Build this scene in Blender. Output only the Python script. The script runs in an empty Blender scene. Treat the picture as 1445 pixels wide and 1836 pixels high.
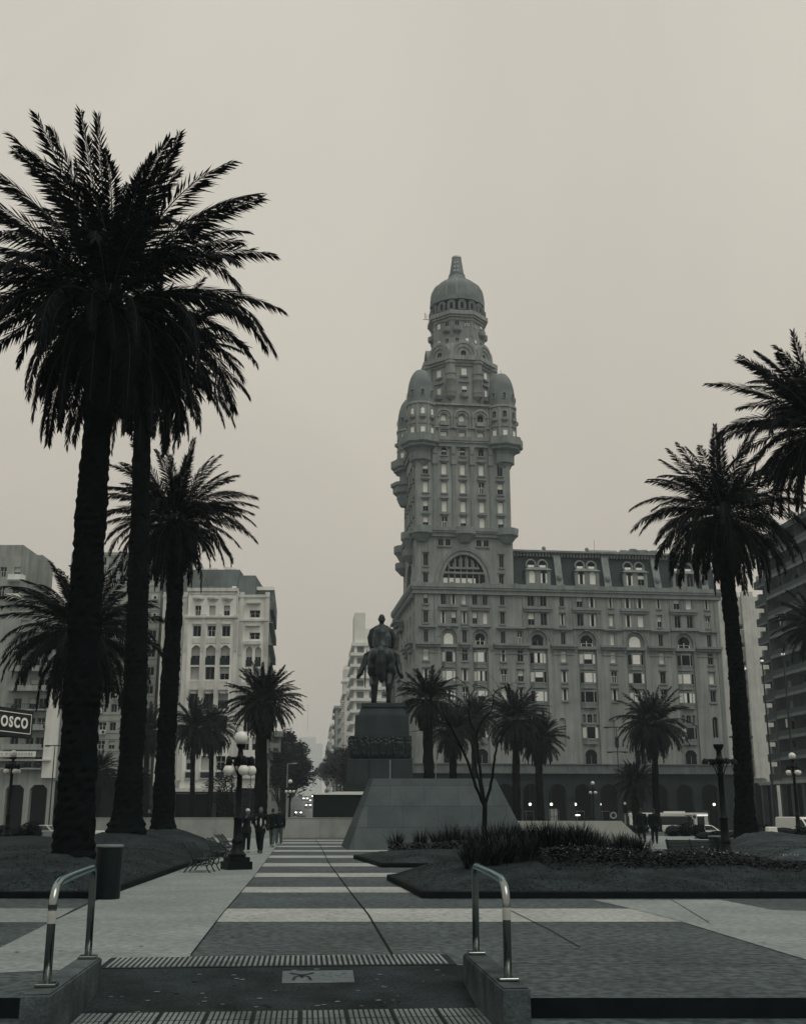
import bpy, bmesh, math, random
from mathutils import Vector, Matrix
C = bpy.context.scene
COL = C.collection
R = math.radians
PI = math.pi

# ------------------------------------------------------------------ camera
CAM_H = 1.6
F = 2000.0 / 1836.0
PITCH = R(15.03)
cam = bpy.data.cameras.new('camera')
cam.sensor_fit = 'VERTICAL'
cam.sensor_height = 36.0
cam.lens = 36.0 * F
cam.clip_end = 9000
camo = bpy.data.objects.new('camera', cam)
COL.objects.link(camo)
camo.location = (0, 0, CAM_H)
camo.rotation_euler = (R(90) + PITCH, 0, 0)
C.camera = camo

# ------------------------------------------------------------------ sky and light
SUN_EL, SUN_AZ = R(62), R(300)
w = bpy.data.worlds.new('World')
C.world = w
w.use_nodes = True
nt = w.node_tree
bg = nt.nodes['Background']
bg.inputs['Strength'].default_value = 0.1
sky = nt.nodes.new('ShaderNodeTexSky')
sky.sky_type = 'NISHITA'
sky.sun_disc = False
sky.sun_elevation = SUN_EL
sky.sun_rotation = SUN_AZ
sky.dust_density = 4.0
hsv = nt.nodes.new('ShaderNodeHueSaturation')
hsv.inputs['Saturation'].default_value = 0.0
nt.links.new(sky.outputs[0], hsv.inputs['Color'])
tc = nt.nodes.new('ShaderNodeTexCoord')
sep = nt.nodes.new('ShaderNodeSeparateXYZ')
nt.links.new(tc.outputs['Generated'], sep.inputs[0])
ramp = nt.nodes.new('ShaderNodeValToRGB')          # overcast: the cloud layer is brighter towards the zenith
cr = ramp.color_ramp
cr.elements[0].position = 0.0
cr.elements[0].color = (0.520, 0.462, 0.385, 1)
cr.elements[1].position = 1.0
cr.elements[1].color = (0.70, 0.655, 0.575, 1)
e = cr.elements.new(0.25); e.color = (0.575, 0.525, 0.448, 1)
e = cr.elements.new(0.55); e.color = (0.645, 0.607, 0.527, 1)
nt.links.new(sep.outputs['Z'], ramp.inputs[0])
nz = nt.nodes.new('ShaderNodeTexNoise')
nz.inputs['Scale'].default_value = 2.0
nz.inputs['Detail'].default_value = 4
nz.inputs['Distortion'].default_value = 0.6
nt.links.new(tc.outputs['Generated'], nz.inputs['Vector'])
mr = nt.nodes.new('ShaderNodeMapRange')
mr.inputs['From Min'].default_value = 0.3
mr.inputs['From Max'].default_value = 0.7
mr.inputs['To Min'].default_value = 8.6
mr.inputs['To Max'].default_value = 10.1
nt.links.new(nz.outputs['Fac'], mr.inputs['Value'])
vm = nt.nodes.new('ShaderNodeVectorMath')
vm.operation = 'SCALE'
nt.links.new(ramp.outputs[0], vm.inputs[0])
nt.links.new(mr.outputs[0], vm.inputs['Scale'])
mix = nt.nodes.new('ShaderNodeMix')
mix.data_type = 'RGBA'
mix.inputs['Factor'].default_value = 0.94
nt.links.new(hsv.outputs[0], mix.inputs[6])
nt.links.new(vm.outputs[0], mix.inputs[7])
nt.links.new(mix.outputs[2], bg.inputs['Color'])

sun = bpy.data.lights.new('sun', 'SUN')
sun.energy = 1.2
sun.angle = R(40)
sun.color = (1.0, 0.96, 0.88)
suno = bpy.data.objects.new('sun', sun)
COL.objects.link(suno)
suno.rotation_euler = (R(28), 0, R(40))
C.view_settings.view_transform = 'Standard'
C.view_settings.look = 'None'
C.view_settings.exposure = 0.0
C.view_settings.gamma = 1.0
C.cycles.max_bounces = 6
C.cycles.diffuse_bounces = 3
C.cycles.glossy_bounces = 2
C.cycles.transmission_bounces = 3
C.cycles.volume_bounces = 1
C.cycles.transparent_max_bounces = 6
C.cycles.use_denoising = True

# ------------------------------------------------------------------ measuring helpers
CP, SP = math.cos(PITCH), math.sin(PITCH)
def ray(px, py):
    u = (px - 722.5) / 2000.0
    v = (918 - py) / 2000.0
    return Vector((u, CP - v * SP, SP + v * CP))
def P(px, py, Y):
    d = ray(px, py)
    t = Y / d.y
    return Vector((d.x * t, Y, CAM_H + d.z * t))
def G(px, py, z=0.0):
    d = ray(px, py)
    t = (z - CAM_H) / d.z
    return Vector((d.x * t, d.y * t, z))

# ------------------------------------------------------------------ materials
def tone(v):
    """grey of reflectance v: cool and slightly green in the darks, warm in the lights (the photograph is split-toned)"""
    def lerp3(a, b, c):
        if v < 0.35:
            k = max(0.0, (v - 0.02) / 0.33) ** 0.7
            return a + (b - a) * k
        return b + (c - b) * min(1.0, (v - 0.35) / 0.4)
    return (v * lerp3(0.70, 0.935, 0.98), v, v * lerp3(1.12, 0.955, 0.955))
MATS = {}
def mat(name, v, rough=0.8, n=0.25, scale=3.0, bump=0.0, bscale=40.0, metal=0.0, streak=0.0, spec=None, speck=0.0, speck_scale=60):
    if name in MATS:
        return MATS[name]
    if spec is None: spec = 0.3 if rough < 0.78 else 0.08
    m = bpy.data.materials.new(name)
    m.use_nodes = True
    t = m.node_tree
    b = t.nodes['Principled BSDF']
    b.inputs['Roughness'].default_value = rough
    b.inputs['Metallic'].default_value = metal
    b.inputs['Specular IOR Level'].default_value = spec
    b.inputs['Specular Tint'].default_value = (0.70, 0.93, 1.0, 1)
    co = t.nodes.new('ShaderNodeTexCoord')
    c = tone(v)
    cur = None
    def layer(vec, sc, lo, hi, det=5, f0=0.3, f1=0.7):
        nonlocal cur
        x = t.nodes.new('ShaderNodeTexNoise')
        x.inputs['Scale'].default_value = sc
        x.inputs['Detail'].default_value = det
        x.inputs['Roughness'].default_value = 0.6
        t.links.new(vec, x.inputs['Vector'])
        r = t.nodes.new('ShaderNodeMapRange')
        r.inputs['From Min'].default_value = f0
        r.inputs['From Max'].default_value = f1
        r.inputs['To Min'].default_value = lo
        r.inputs['To Max'].default_value = hi
        t.links.new(x.outputs['Fac'], r.inputs['Value'])
        if cur is None:
            cur = r.outputs[0]
        else:
            mm = t.nodes.new('ShaderNodeMath')
            mm.operation = 'MULTIPLY'
            t.links.new(cur, mm.inputs[0])
            t.links.new(r.outputs[0], mm.inputs[1])
            cur = mm.outputs[0]
        return x
    layer(co.outputs['Object'], scale, 1 - n, 1 + n)
    if streak:
        mp = t.nodes.new('ShaderNodeMapping')
        mp.inputs['Scale'].default_value = (1.0, 1.0, 0.06)
        t.links.new(co.outputs['Object'], mp.inputs['Vector'])
        layer(mp.outputs[0], 1.6, 1 - streak, 1 + streak * 0.5, 6)
    if speck:
        layer(co.outputs['Object'], speck_scale, 1 - speck, 1 + speck, 2, 0.38, 0.62)
    sc = t.nodes.new('ShaderNodeVectorMath')
    sc.operation = 'SCALE'
    sc.inputs[0].default_value = c
    t.links.new(cur, sc.inputs['Scale'])
    t.links.new(sc.outputs[0], b.inputs['Base Color'])
    if bump:
        x = t.nodes.new('ShaderNodeTexNoise')
        x.inputs['Scale'].default_value = bscale
        x.inputs['Detail'].default_value = 6
        t.links.new(co.outputs['Object'], x.inputs['Vector'])
        bp = t.nodes.new('ShaderNodeBump')
        bp.inputs['Strength'].default_value = bump
        bp.inputs['Distance'].default_value = 0.05
        t.links.new(x.outputs['Fac'], bp.inputs['Height'])
        t.links.new(bp.outputs[0], b.inputs['Normal'])
    MATS[name] = m
    return m
def glow(name, col, strength):
    if name in MATS:
        return MATS[name]
    m = bpy.data.materials.new(name)
    m.use_nodes = True
    b = m.node_tree.nodes['Principled BSDF']
    b.inputs['Base Color'].default_value = (0.8, 0.8, 0.78, 1)
    b.inputs['Emission Color'].default_value = (*col, 1)
    b.inputs['Emission Strength'].default_value = strength
    MATS[name] = m
    return m

# ------------------------------------------------------------------ mesh builder
class MB:
    def __init__(self):
        self.v = []; self.f = []; self.m = []
    def add(self, verts, faces, mi=0):
        o = len(self.v)
        self.v += [tuple(x) for x in verts]
        for f in faces:
            self.f.append(tuple(i + o for i in f)); self.m.append(mi)
    def box(self, x0, x1, y0, y1, z0, z1, mi=0):
        self.add([(x0,y0,z0),(x1,y0,z0),(x1,y1,z0),(x0,y1,z0),(x0,y0,z1),(x1,y0,z1),(x1,y1,z1),(x0,y1,z1)],
                 [(3,2,1,0),(4,5,6,7),(0,1,5,4),(1,2,6,5),(2,3,7,6),(3,0,4,7)], mi)
    def obox(self, c, ax, ay, az, mi=0):
        c, ax, ay, az = map(Vector, (c, ax, ay, az))
        vs = [c + sx*ax + sy*ay + sz*az for sz in (-1,1) for (sx, sy) in ((-1,-1),(1,-1),(1,1),(-1,1))]
        self.add(vs, [(3,2,1,0),(4,5,6,7),(0,1,5,4),(1,2,6,5),(2,3,7,6),(3,0,4,7)], mi)
    def prism(self, poly, z0, z1, mi=0, shrink=None):
        n = len(poly)
        top = shrink or poly
        vs = [(p[0], p[1], z0) for p in poly] + [(p[0], p[1], z1) for p in top]
        fs = [tuple(range(n - 1, -1, -1)), tuple(range(n, 2 * n))]
        fs += [(i, (i + 1) % n, n + (i + 1) % n, n + i) for i in range(n)]
        self.add(vs, fs, mi)
    def lathe(self, prof, seg=16, c=(0,0,0), mi=0, a0=0.0, a1=2*PI, rf=None):
        full = abs(a1 - a0 - 2*PI) < 1e-6
        k = seg if full else seg + 1
        vs = []
        for (r, z) in prof:
            for j in range(k):
                a = a0 + (a1 - a0) * j / seg
                rr = r * (rf(a, z) if rf else 1.0)
                vs.append((c[0] + rr*math.cos(a), c[1] + rr*math.sin(a), c[2] + z))
        fs = []
        for i in range(len(prof) - 1):
            for j in range(k if full else k - 1):
                j2 = (j + 1) % k
                fs.append((i*k + j, i*k + j2, (i+1)*k + j2, (i+1)*k + j))
        self.add(vs, fs, mi)
        if full:
            n = len(prof)
            o = len(self.v) - n*k
            if prof[0][0] > 1e-4:
                self.f.append(tuple(o + j for j in range(k - 1, -1, -1))); self.m.append(mi)
            if prof[-1][0] > 1e-4:
                self.f.append(tuple(o + (n-1)*k + j for j in range(k))); self.m.append(mi)
    def tube(self, pts, rad, seg=8, mi=0, cap=True):
        pts = [Vector(p) for p in pts]
        if not hasattr(rad, '__len__'):
            rad = [rad] * len(pts)
        n = len(pts)
        t = (pts[1] - pts[0]).normalized()
        ref = Vector((0, 0, 1)) if abs(t.z) < 0.9 else Vector((1, 0, 0))
        nx = t.cross(ref).normalized()
        vs = []
        for i in range(n):
            a = pts[max(0, i-1)]; b = pts[min(n-1, i+1)]
            t = (b - a).normalized()
            nx = (nx - t * nx.dot(t)).normalized()
            ny = t.cross(nx)
            for j in range(seg):
                an = 2*PI*j/seg
                vs.append(pts[i] + (nx*math.cos(an) + ny*math.sin(an)) * rad[i])
        fs = []
        for i in range(n - 1):
            for j in range(seg):
                j2 = (j+1) % seg
                fs.append((i*seg+j, i*seg+j2, (i+1)*seg+j2, (i+1)*seg+j))
        if cap:
            fs.append(tuple(range(seg-1, -1, -1)))
            fs.append(tuple((n-1)*seg + j for j in range(seg)))
        self.add(vs, fs, mi)
    def ball(self, c, r, seg=12, rings=8, mi=0, sc=(1,1,1)):
        prof = [(math.sin(PI*i/rings)*r, -math.cos(PI*i/rings)*r) for i in range(rings+1)]
        o = len(self.v)
        self.lathe([(max(p[0], 1e-5), p[1]) for p in prof], seg, (0,0,0), mi)
        for i in range(o, len(self.v)):
            x = self.v[i]
            self.v[i] = (c[0]+x[0]*sc[0], c[1]+x[1]*sc[1], c[2]+x[2]*sc[2])
    def quad(self, a, b, c, d, mi=0):
        self.add([a, b, c, d], [(0,1,2,3)], mi)
    def mesh(self, name, mats, smooth=False, angle=None):
        me = bpy.data.meshes.new(name)
        me.from_pydata(self.v, [], self.f)
        if not isinstance(mats, (list, tuple)):
            mats = [mats]
        for m in mats:
            me.materials.append(m)
        if len(mats) > 1:
            me.polygons.foreach_set('material_index', self.m)
        if smooth:
            me.polygons.foreach_set('use_smooth', [True] * len(me.polygons))
            if angle:
                try:
                    me.set_sharp_from_angle(angle=R(angle))
                except Exception:
                    pass
        me.update()
        return me
    def build(self, name, mats, parent=None, smooth=False, angle=None, loc=None, rz=0.0):
        return ob(name, self.mesh(name, mats, smooth, angle), parent, loc, rz)

def ob(name, me, parent=None, loc=None, rz=0.0):
    o = bpy.data.objects.new(name, me)
    COL.objects.link(o)
    if parent is not None:
        o.parent = parent
    if loc is not None:
        o.location = loc
    if rz:
        o.rotation_euler = (0, 0, rz)
    return o
def tag(o, label, cat, group=None):
    o['label'] = label; o['category'] = cat
    if group: o['group'] = group
    return o
def thing(name, label, cat, loc=(0,0,0), rz=0.0, group=None):
    o = bpy.data.objects.new(name, None)
    o.empty_display_size = 0.3
    COL.objects.link(o)
    o.location = loc
    o.rotation_euler = (0, 0, rz)
    return tag(o, label, cat, group)
def struct(o, kind='structure'):
    o['kind'] = kind
    return o
def copy_tree(o, parent=None):
    c = o.copy()
    COL.objects.link(c)
    c.parent = parent
    for ch in list(o.children):
        copy_tree(ch, c)
    return c

# voxel-joined organic bodies: overlapping tapered limbs fused into one continuous surface
def blob_mesh(name, limbs, voxel, mats, smooth_it=3, extra=None):
    mb = MB()
    for L in limbs:
        if L[0] == 'e':                                   # ellipsoid: centre, radii
            mb.ball(L[1], 1.0, 14, 9, 0, L[2])
        else:                                             # limb: chain of (point, radius)
            pts = [p for p, r in L[1]]; rad = [r for p, r in L[1]]
            mb.tube(pts, rad, 10)
            for p, r in L[1]:
                mb.ball(p, r, 10, 7)
    tmp = mb.build('tmp', [])
    md = tmp.modifiers.new('r', 'REMESH'); md.mode = 'VOXEL'; md.voxel_size = voxel
    ms = tmp.modifiers.new('s', 'SMOOTH'); ms.factor = 0.5; ms.iterations = smooth_it
    dg = bpy.context.evaluated_depsgraph_get()
    dg.update()
    me = bpy.data.meshes.new_from_object(tmp.evaluated_get(dg))
    old = tmp.data
    bpy.data.objects.remove(tmp)
    bpy.data.meshes.remove(old)
    if extra is not None and extra.f:
        bm = bmesh.new(); bm.from_mesh(me)
        em = extra.mesh('x', [])
        bm.from_mesh(em); bm.to_mesh(me); bm.free()
        bpy.data.meshes.remove(em)
    me.name = name
    me.materials.clear()
    for m in (mats if isinstance(mats, (list, tuple)) else [mats]):
        me.materials.append(m)
    me.polygons.foreach_set('use_smooth', [True] * len(me.polygons))
    return me

# ------------------------------------------------------------------ walls with real openings
class Face:
    """a wall plane: x along the wall, d into the building, z up"""
    def __init__(self, ox, oy, a=0.0, oz=0.0):
        self.o = Vector((ox, oy, oz)); self.a = a
        self.u = Vector((math.cos(a), math.sin(a), 0)); self.n = Vector((-math.sin(a), math.cos(a), 0))
    def __call__(self, x, d, z):
        return self.o + self.u*x + self.n*d + Vector((0, 0, z))
def wall(mb, T, x0, x1, z0, z1, holes, depth=0.3, mi=0, mj=None):
    """holes: (xa, xb, za, zb, arch)"""
    mj = mi if mj is None else mj
    xs = sorted({round(x, 3) for x in [x0, x1] + [h[0] for h in holes] + [h[1] for h in holes] if x0-1e-6 <= x <= x1+1e-6})
    zs = sorted({round(z, 3) for z in [z0, z1] + [h[2] for h in holes] + [h[3] for h in holes] if z0-1e-6 <= z <= z1+1e-6})
    for j in range(len(zs)-1):
        zc = (zs[j]+zs[j+1])/2
        run = None
        for i in range(len(xs)-1):
            xc = (xs[i]+xs[i+1])/2
            inh = any(h[0] < xc < h[1] and h[2] < zc < h[3] for h in holes)
            if inh:
                if run is not None:
                    mb.quad(T(run,0,zs[j]), T(xs[i],0,zs[j]), T(xs[i],0,zs[j+1]), T(run,0,zs[j+1]), mi); run = None
            elif run is None:
                run = xs[i]
        if run is not None:
            mb.quad(T(run,0,zs[j]), T(xs[-1],0,zs[j]), T(xs[-1],0,zs[j+1]), T(run,0,zs[j+1]), mi)
    for h in holes:
        xa, xb, za, zb = h[:4]
        arch = h[4] if len(h) > 4 else 0
        if not arch:
            mb.quad(T(xa,0,za), T(xa,depth,za), T(xa,depth,zb), T(xa,0,zb), mj)
            mb.quad(T(xb,0,za), T(xb,0,zb), T(xb,depth,zb), T(xb,depth,za), mj)
            mb.quad(T(xa,0,zb), T(xa,depth,zb), T(xb,depth,zb), T(xb,0,zb), mj)
            mb.quad(T(xa,0,za), T(xb,0,za), T(xb,depth,za), T(xa,depth,za), mj)
        else:
            r = (xb-xa)/2; cx = (xa+xb)/2
            if arch < 0:                                  # chamfered head
                c_ = min(-arch, r*.7)
                for (px_, qx_) in ((xa, xa+c_), (xb, xb-c_)):
                    mb.add([T(px_,0,zb), T(px_,0,zb-c_), T(qx_,0,zb)], [(0,1,2)], mi)
                    mb.quad(T(px_,0,zb-c_), T(qx_,0,zb), T(qx_,depth,zb), T(px_,depth,zb-c_), mj)
                    mb.quad(T(px_,0,za), T(px_,depth,za), T(px_,depth,zb-c_), T(px_,0,zb-c_), mj)
                mb.quad(T(xa+c_,0,zb), T(xb-c_,0,zb), T(xb-c_,depth,zb), T(xa+c_,depth,zb), mj)
                mb.quad(T(xa,0,za), T(xb,0,za), T(xb,depth,za), T(xa,depth,za), mj)
                continue
            rz = min(r, zb-za) if arch is True or arch == 1 else arch
            zs_ = zb - rz
            n = 12
            arc = [(cx - r*math.cos(PI*k/n), zs_ + rz*math.sin(PI*k/n)) for k in range(n+1)]
            for k in range(n):
                cxn = xa if k < n/2 else xb
                a, b = arc[k], arc[k+1]
                mb.add([T(cxn,0,zb), T(a[0],0,a[1]), T(b[0],0,b[1])], [(0,1,2)], mi)
                mb.quad(T(a[0],0,a[1]), T(b[0],0,b[1]), T(b[0],depth,b[1]), T(a[0],depth,a[1]), mj)
            mb.quad(T(xa,0,za), T(xa,depth,za), T(xa,depth,zs_), T(xa,0,zs_), mj)
            mb.quad(T(xb,0,za), T(xb,0,zs_), T(xb,depth,zs_), T(xb,depth,za), mj)
            mb.quad(T(xa,0,za), T(xb,0,za), T(xb,depth,za), T(xa,depth,za), mj)
def fbox(mb, T, x0, x1, d0, d1, z0, z1, mi=0):
    c = T((x0+x1)/2, (d0+d1)/2, (z0+z1)/2)
    mb.obox(c, T.u*(x1-x0)/2, T.n*(d1-d0)/2, Vector((0,0,(z1-z0)/2)), mi)

GLASS = mat('window_glass', 0.006, rough=0.2, n=0.3, scale=0.4, spec=0.12)
FRAME = mat('window_frame_paint', 0.30, rough=0.6, n=0.15)
BLIND = mat('window_blind_white', 0.82, rough=0.7, n=0.08, scale=2.0)
DFRAME = mat('window_frame_dark', 0.06, rough=0.6)
WCACHE = {}
def window_mesh(w_, h_, kind, arch=False, mats=None):
    """kind: blind, half, shut, case, dark"""
    key = (round(w_,1), round(h_,1), kind, arch, id(mats) if mats else 0)
    if key in WCACHE:
        return WCACHE[key]
    mb = MB()
    a = w_/2
    if arch:
        n = 12; zs = h_-a
        pts = [(-a,0,0),(a,0,0)] + [(a*math.cos(PI*k/n), 0, zs+a*math.sin(PI*k/n)) for k in range(n+1)]
        mb.add(pts, [tuple(range(len(pts)))], 0)
    else:
        mb.quad((-a,0,0),(a,0,0),(a,0,h_),(-a,0,h_), 0)
    t = 0.07
    mb.box(-a, -a+t, -0.06, -0.004, 0, h_-(a if arch else 0), 1)
    mb.box(a-t, a, -0.06, -0.004, 0, h_-(a if arch else 0), 1)
    mb.box(-a+t, a-t, -0.06, -0.004, 0, t, 1)
    if not arch:
        mb.box(-a+t, a-t, -0.06, -0.004, h_-t, h_, 1)
    hh = h_-a if arch else h_-t
    if kind == 'blind':
        mb.quad((-a+t,-0.02,t),(a-t,-0.02,t),(a-t,-0.02,hh),(-a+t,-0.02,hh), 2)
        if arch:
            n = 10
            pts = [((a-t)*math.cos(PI*k/n), -0.02, hh+(a-t)*math.sin(PI*k/n)) for k in range(n+1)]
            mb.add(pts, [tuple(range(len(pts)))], 2)
    elif kind == 'half':
        z = h_*0.5
        mb.quad((-a+t,-0.02,z),(a-t,-0.02,z),(a-t,-0.02,hh),(-a+t,-0.02,hh), 2)
        mb.box(-0.03, 0.03, -0.05, -0.01, t, z, 1)
    elif kind == 'shut':
        s = w_*0.26
        mb.box(-a+0.01, -a+s, -0.12, -0.07, 0.05, hh, 2)
        mb.box(a-s, a-0.01, -0.12, -0.07, 0.05, hh, 2)
    elif kind == 'case':
        mb.box(-0.05, 0.05, -0.05, -0.01, t, hh, 2)
        mb.box(-a+t, -a+t+0.1, -0.05, -0.01, t, hh*0.62, 2)
        mb.box(a-t-0.1, a-t, -0.05, -0.01, t, hh*0.62, 2)
        mb.box(-a+t+0.1, a-t-0.1, -0.045, -0.012, hh*0.58, hh*0.62, 2)
    else:
        mb.box(-0.03, 0.03, -0.05, -0.01, t, hh, 1)
    me = mb.mesh('window', mats or [GLASS, FRAME, BLIND])
    WCACHE[key] = me
    return me
def put_window(parent, T, xa, xb, za, zb, kind, depth=0.3, arch=False, name='window', mats=None):
    me = window_mesh(xb-xa, zb-za, kind, arch, mats)
    return ob(name, me, parent, T((xa+xb)/2, depth-0.01, za), T.a)
# ------------------------------------------------------------------ setting: ground
M_dark = mat('paving_dark_aggregate', 0.063, rough=0.72, n=0.3, scale=0.55, bump=0.5, bscale=60, speck=0.5, speck_scale=8, spec=0.35)
M_light = mat('paving_light_terrazzo', 0.225, rough=0.68, n=0.2, scale=0.6, bump=0.3, bscale=60, speck=0.2, speck_scale=9, spec=0.35)
M_band = mat('paving_band_pale', 0.32, rough=0.68, n=0.18, scale=0.8, bump=0.3, bscale=60, speck=0.2, speck_scale=9, spec=0.35)
M_asph = mat('asphalt', 0.05, rough=0.8, n=0.2, scale=0.3, bump=0.2, bscale=30)
M_walk = mat('sidewalk_concrete', 0.16, rough=0.85, n=0.2, scale=0.5)
LOW = -1.6                                       # the streets round the plaza lie lower than its paving
def sheet(name, polys, m, kind='structure'):
    bm = bmesh.new()
    for p in polys:
        vs = [bm.verts.new(q) for q in p]
        bm.faces.new(vs)
    bm.normal_update()
    bmesh.ops.triangulate(bm, faces=bm.faces[:])
    me = bpy.data.meshes.new(name)
    bm.to_mesh(me); bm.free()
    me.materials.append(m)
    return struct(ob(name, me), kind)
AX = R(4.9)                                      # the plaza's long axis, a little left of the camera's
def RL(x, y, z=0.0):                             # ramp frame -> world
    c, s = math.cos(AX), math.sin(AX)
    return (-1.06 + x*c - y*s, 10.0 + x*s + y*c, z)
RAMP_W = 1.86
nl, nr = RL(-RAMP_W-0.1, 2.72), RL(RAMP_W+0.1, 2.72)
fl, fr = (-3.1, 10.7, 0), (0.85, 10.7, 0)
sheet('plaza_paving', [
    [(-70, 12.9, 0), (70, 12.9, 0), (70, 95, 0), (-70, 95, 0)],
    [(-70, 10.7, 0), fl, (nl[0], nl[1], 0), (nl[0], 12.9, 0), (-70, 12.9, 0)],
    [(nl[0], nl[1], 0), (nr[0], nr[1], 0), (nr[0], 12.9, 0), (nl[0], 12.9, 0)],
    [fr, (70, 10.7, 0), (70, 12.9, 0), (nr[0], 12.9, 0), (nr[0], nr[1], 0)]], M_dark)
sheet('lower_pavement', [[(-70, -12, -0.17), (70, -12, -0.17), (70, 10.7, -0.17), (-70, 10.7, -0.17)]], M_dark)
sheet('ramp_bed', [[(-6, 9, -0.19), (4, 9, -0.19), (4, 13.5, -0.19), (-6, 13.5, -0.19)]], M_asph)
kb = MB()
kb.quad((-70,10.7,-0.17),(fl[0],10.7,-0.17),(fl[0],10.7,0),(-70,10.7,0))
kb.quad((fr[0],10.7,-0.17),(70,10.7,-0.17),(70,10.7,0),(fr[0],10.7,0))
struct(kb.build('step_riser', mat('step_riser_stone', 0.012, rough=0.9)))
sheet('ground', [[(-3000, 120, LOW), (3000, 120, LOW), (3000, 6000, LOW), (-3000, 6000, LOW)],
                 [(-300, 95, -0.0), (300, 95, -0.0), (300, 120, LOW), (-300, 120, LOW)],
                 [(-3000, 120, LOW), (-3000, 95, -0.004), (-300, 95, -0.0), (-300, 120, LOW)],
                 [(3000, 120, LOW), (300, 120, LOW), (300, 95, 0), (3000, 95, 0)],
                 [(-3000, -300, -0.2), (3000, -300, -0.2), (3000, -12, -0.2), (-3000, -12, -0.2)],
                 [(-3000, -12, -0.2), (-70, -12, -0.2), (-70, 95, 0), (-3000, 95, 0)],
                 [(70, -12, -0.2), (3000, -12, -0.2), (3000, 95, 0), (70, 95, 0)]], M_asph)
# light bands in the paving (terrazzo laid flush: a sheet just above)
Z1 = 0.004
def gz(px, py): 
    g = G(px, py); return (g.x, g.y, Z1)
def along(x0, y0, y):                            # follow the plaza axis
    return x0 - (y - y0) * math.tan(AX)
bands = []
def band(y0, y1, xr):
    l0, l1 = xpath(y0), xpath(y1)
    bands.append([(l0, y0, Z1), (xr, y0, Z1), (xr, y1, Z1), (l1, y1, Z1)])
def xpath(y):                                    # right edge of the light path
    pts = [(13.6, G(340,1716).x), (19.0, G(398,1640).x), (28.8, G(455,1575).x), (46.0, G(488,1530).x), (73.0, G(500,1504).x)]
    for (a, xa), (b, xb) in zip(pts, pts[1:]):
        if y <= b:
            return xa + (xb-xa)*(y-a)/(b-a)
    return pts[-1][1]
for (y0, y1, xr) in ((17.75, 20.1, 5.6), (24.0, 25.75, 0.5), (29.6, 31.5, 3), (35.2, 37.4, -0.3), (41.6, 43.8, -1.2), (48.0, 50.0, 0.5), (54.2, 56.2, -2.2), (60.2, 62.2, -2.5), (66.0, 68.0, -2.8)):
    band(y0, y1, xr)
sheet('light_paving_band', bands, M_band)
# light path on the left, running up along the lawn
lp = [gz(-80, 1748), (RL(-RAMP_W-0.18, 2.6)[0], 12.55, Z1), (RL(-RAMP_W-0.1, 2.75)[0]+0.03, 12.75, Z1), (G(340,1716).x, 13.62, Z1)]
lp += [(xpath(y), y, Z1) for y in (19.0, 28.8, 46.0, 73.0)]
lp += [(-14.2, 73.0, Z1), (-12.0, 62.0, Z1), (-6.9, 46, Z1), (-6.35, 34, Z1), (-5.75, 22.6, Z1), gz(100, 1650), gz(0, 1700)]
sheet('light_path', [lp], M_light)
sheet('light_path_bed_front', [[gz(-400, 1629), gz(135, 1629), gz(92, 1654), gz(-400, 1654)]], M_light)
rp = [gz(1063,1614), gz(1291,1614), gz(1382,1632), gz(1600,1640), gz(1600,1768), gz(1445,1722), gz(1224,1654), gz(1140,1632)]
rp = [(p[0], p[1], 0.008) for p in rp]
sheet('light_path_bed_side', [rp], M_light)
sheet('light_path_lawn_side', [[(6.9, 32.0, Z1), (8.9, 30.9, Z1), (10.6, 28.7, Z1), (16, 27.6, Z1), (16, 31.2, Z1), (10.1, 32.1, Z1), (11.9, 43, Z1), (17.3, 64.2, Z1), (25, 68, Z1), (27, 80, Z1), (2, 78, Z1), (12.4, 63, Z1), (7.4, 40, Z1)]], M_light)
# joints
jm = mat('joint_filler_dark', 0.012, rough=0.95)
def joint(pts, wd=0.035):
    mb = MB()
    for a, b in zip(pts, pts[1:]):
        d = Vector((b[0]-a[0], b[1]-a[1], 0)).normalized(); s = Vector((-d.y, d.x, 0)) * wd/2
        z = Vector((0, 0, 0.012))
        a, b = Vector((a[0], a[1], 0)), Vector((b[0], b[1], 0))
        mb.quad(a - s + z, b - s + z, b + s + z, a + s + z)
    return mb
jb = joint([G(706,1717), G(660,1640), G(626,1597), G(590,1548), G(575,1518), G(566, 1506)], 0.028)
for pts in ([(xpath(y), y) for y in (13.7, 19, 28.8, 46.0, 72)], [G(908,1630), G(985,1668), G(1040,1700)], [G(1180,1600), G(1270,1655)],
            [G(845,1729), G(1445,1730)], [G(95,1652), G(190,1605)]):
    t = joint(pts, 0.016); jb.add(t.v, t.f)
struct(jb.build('paving_joints', jm))

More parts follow.
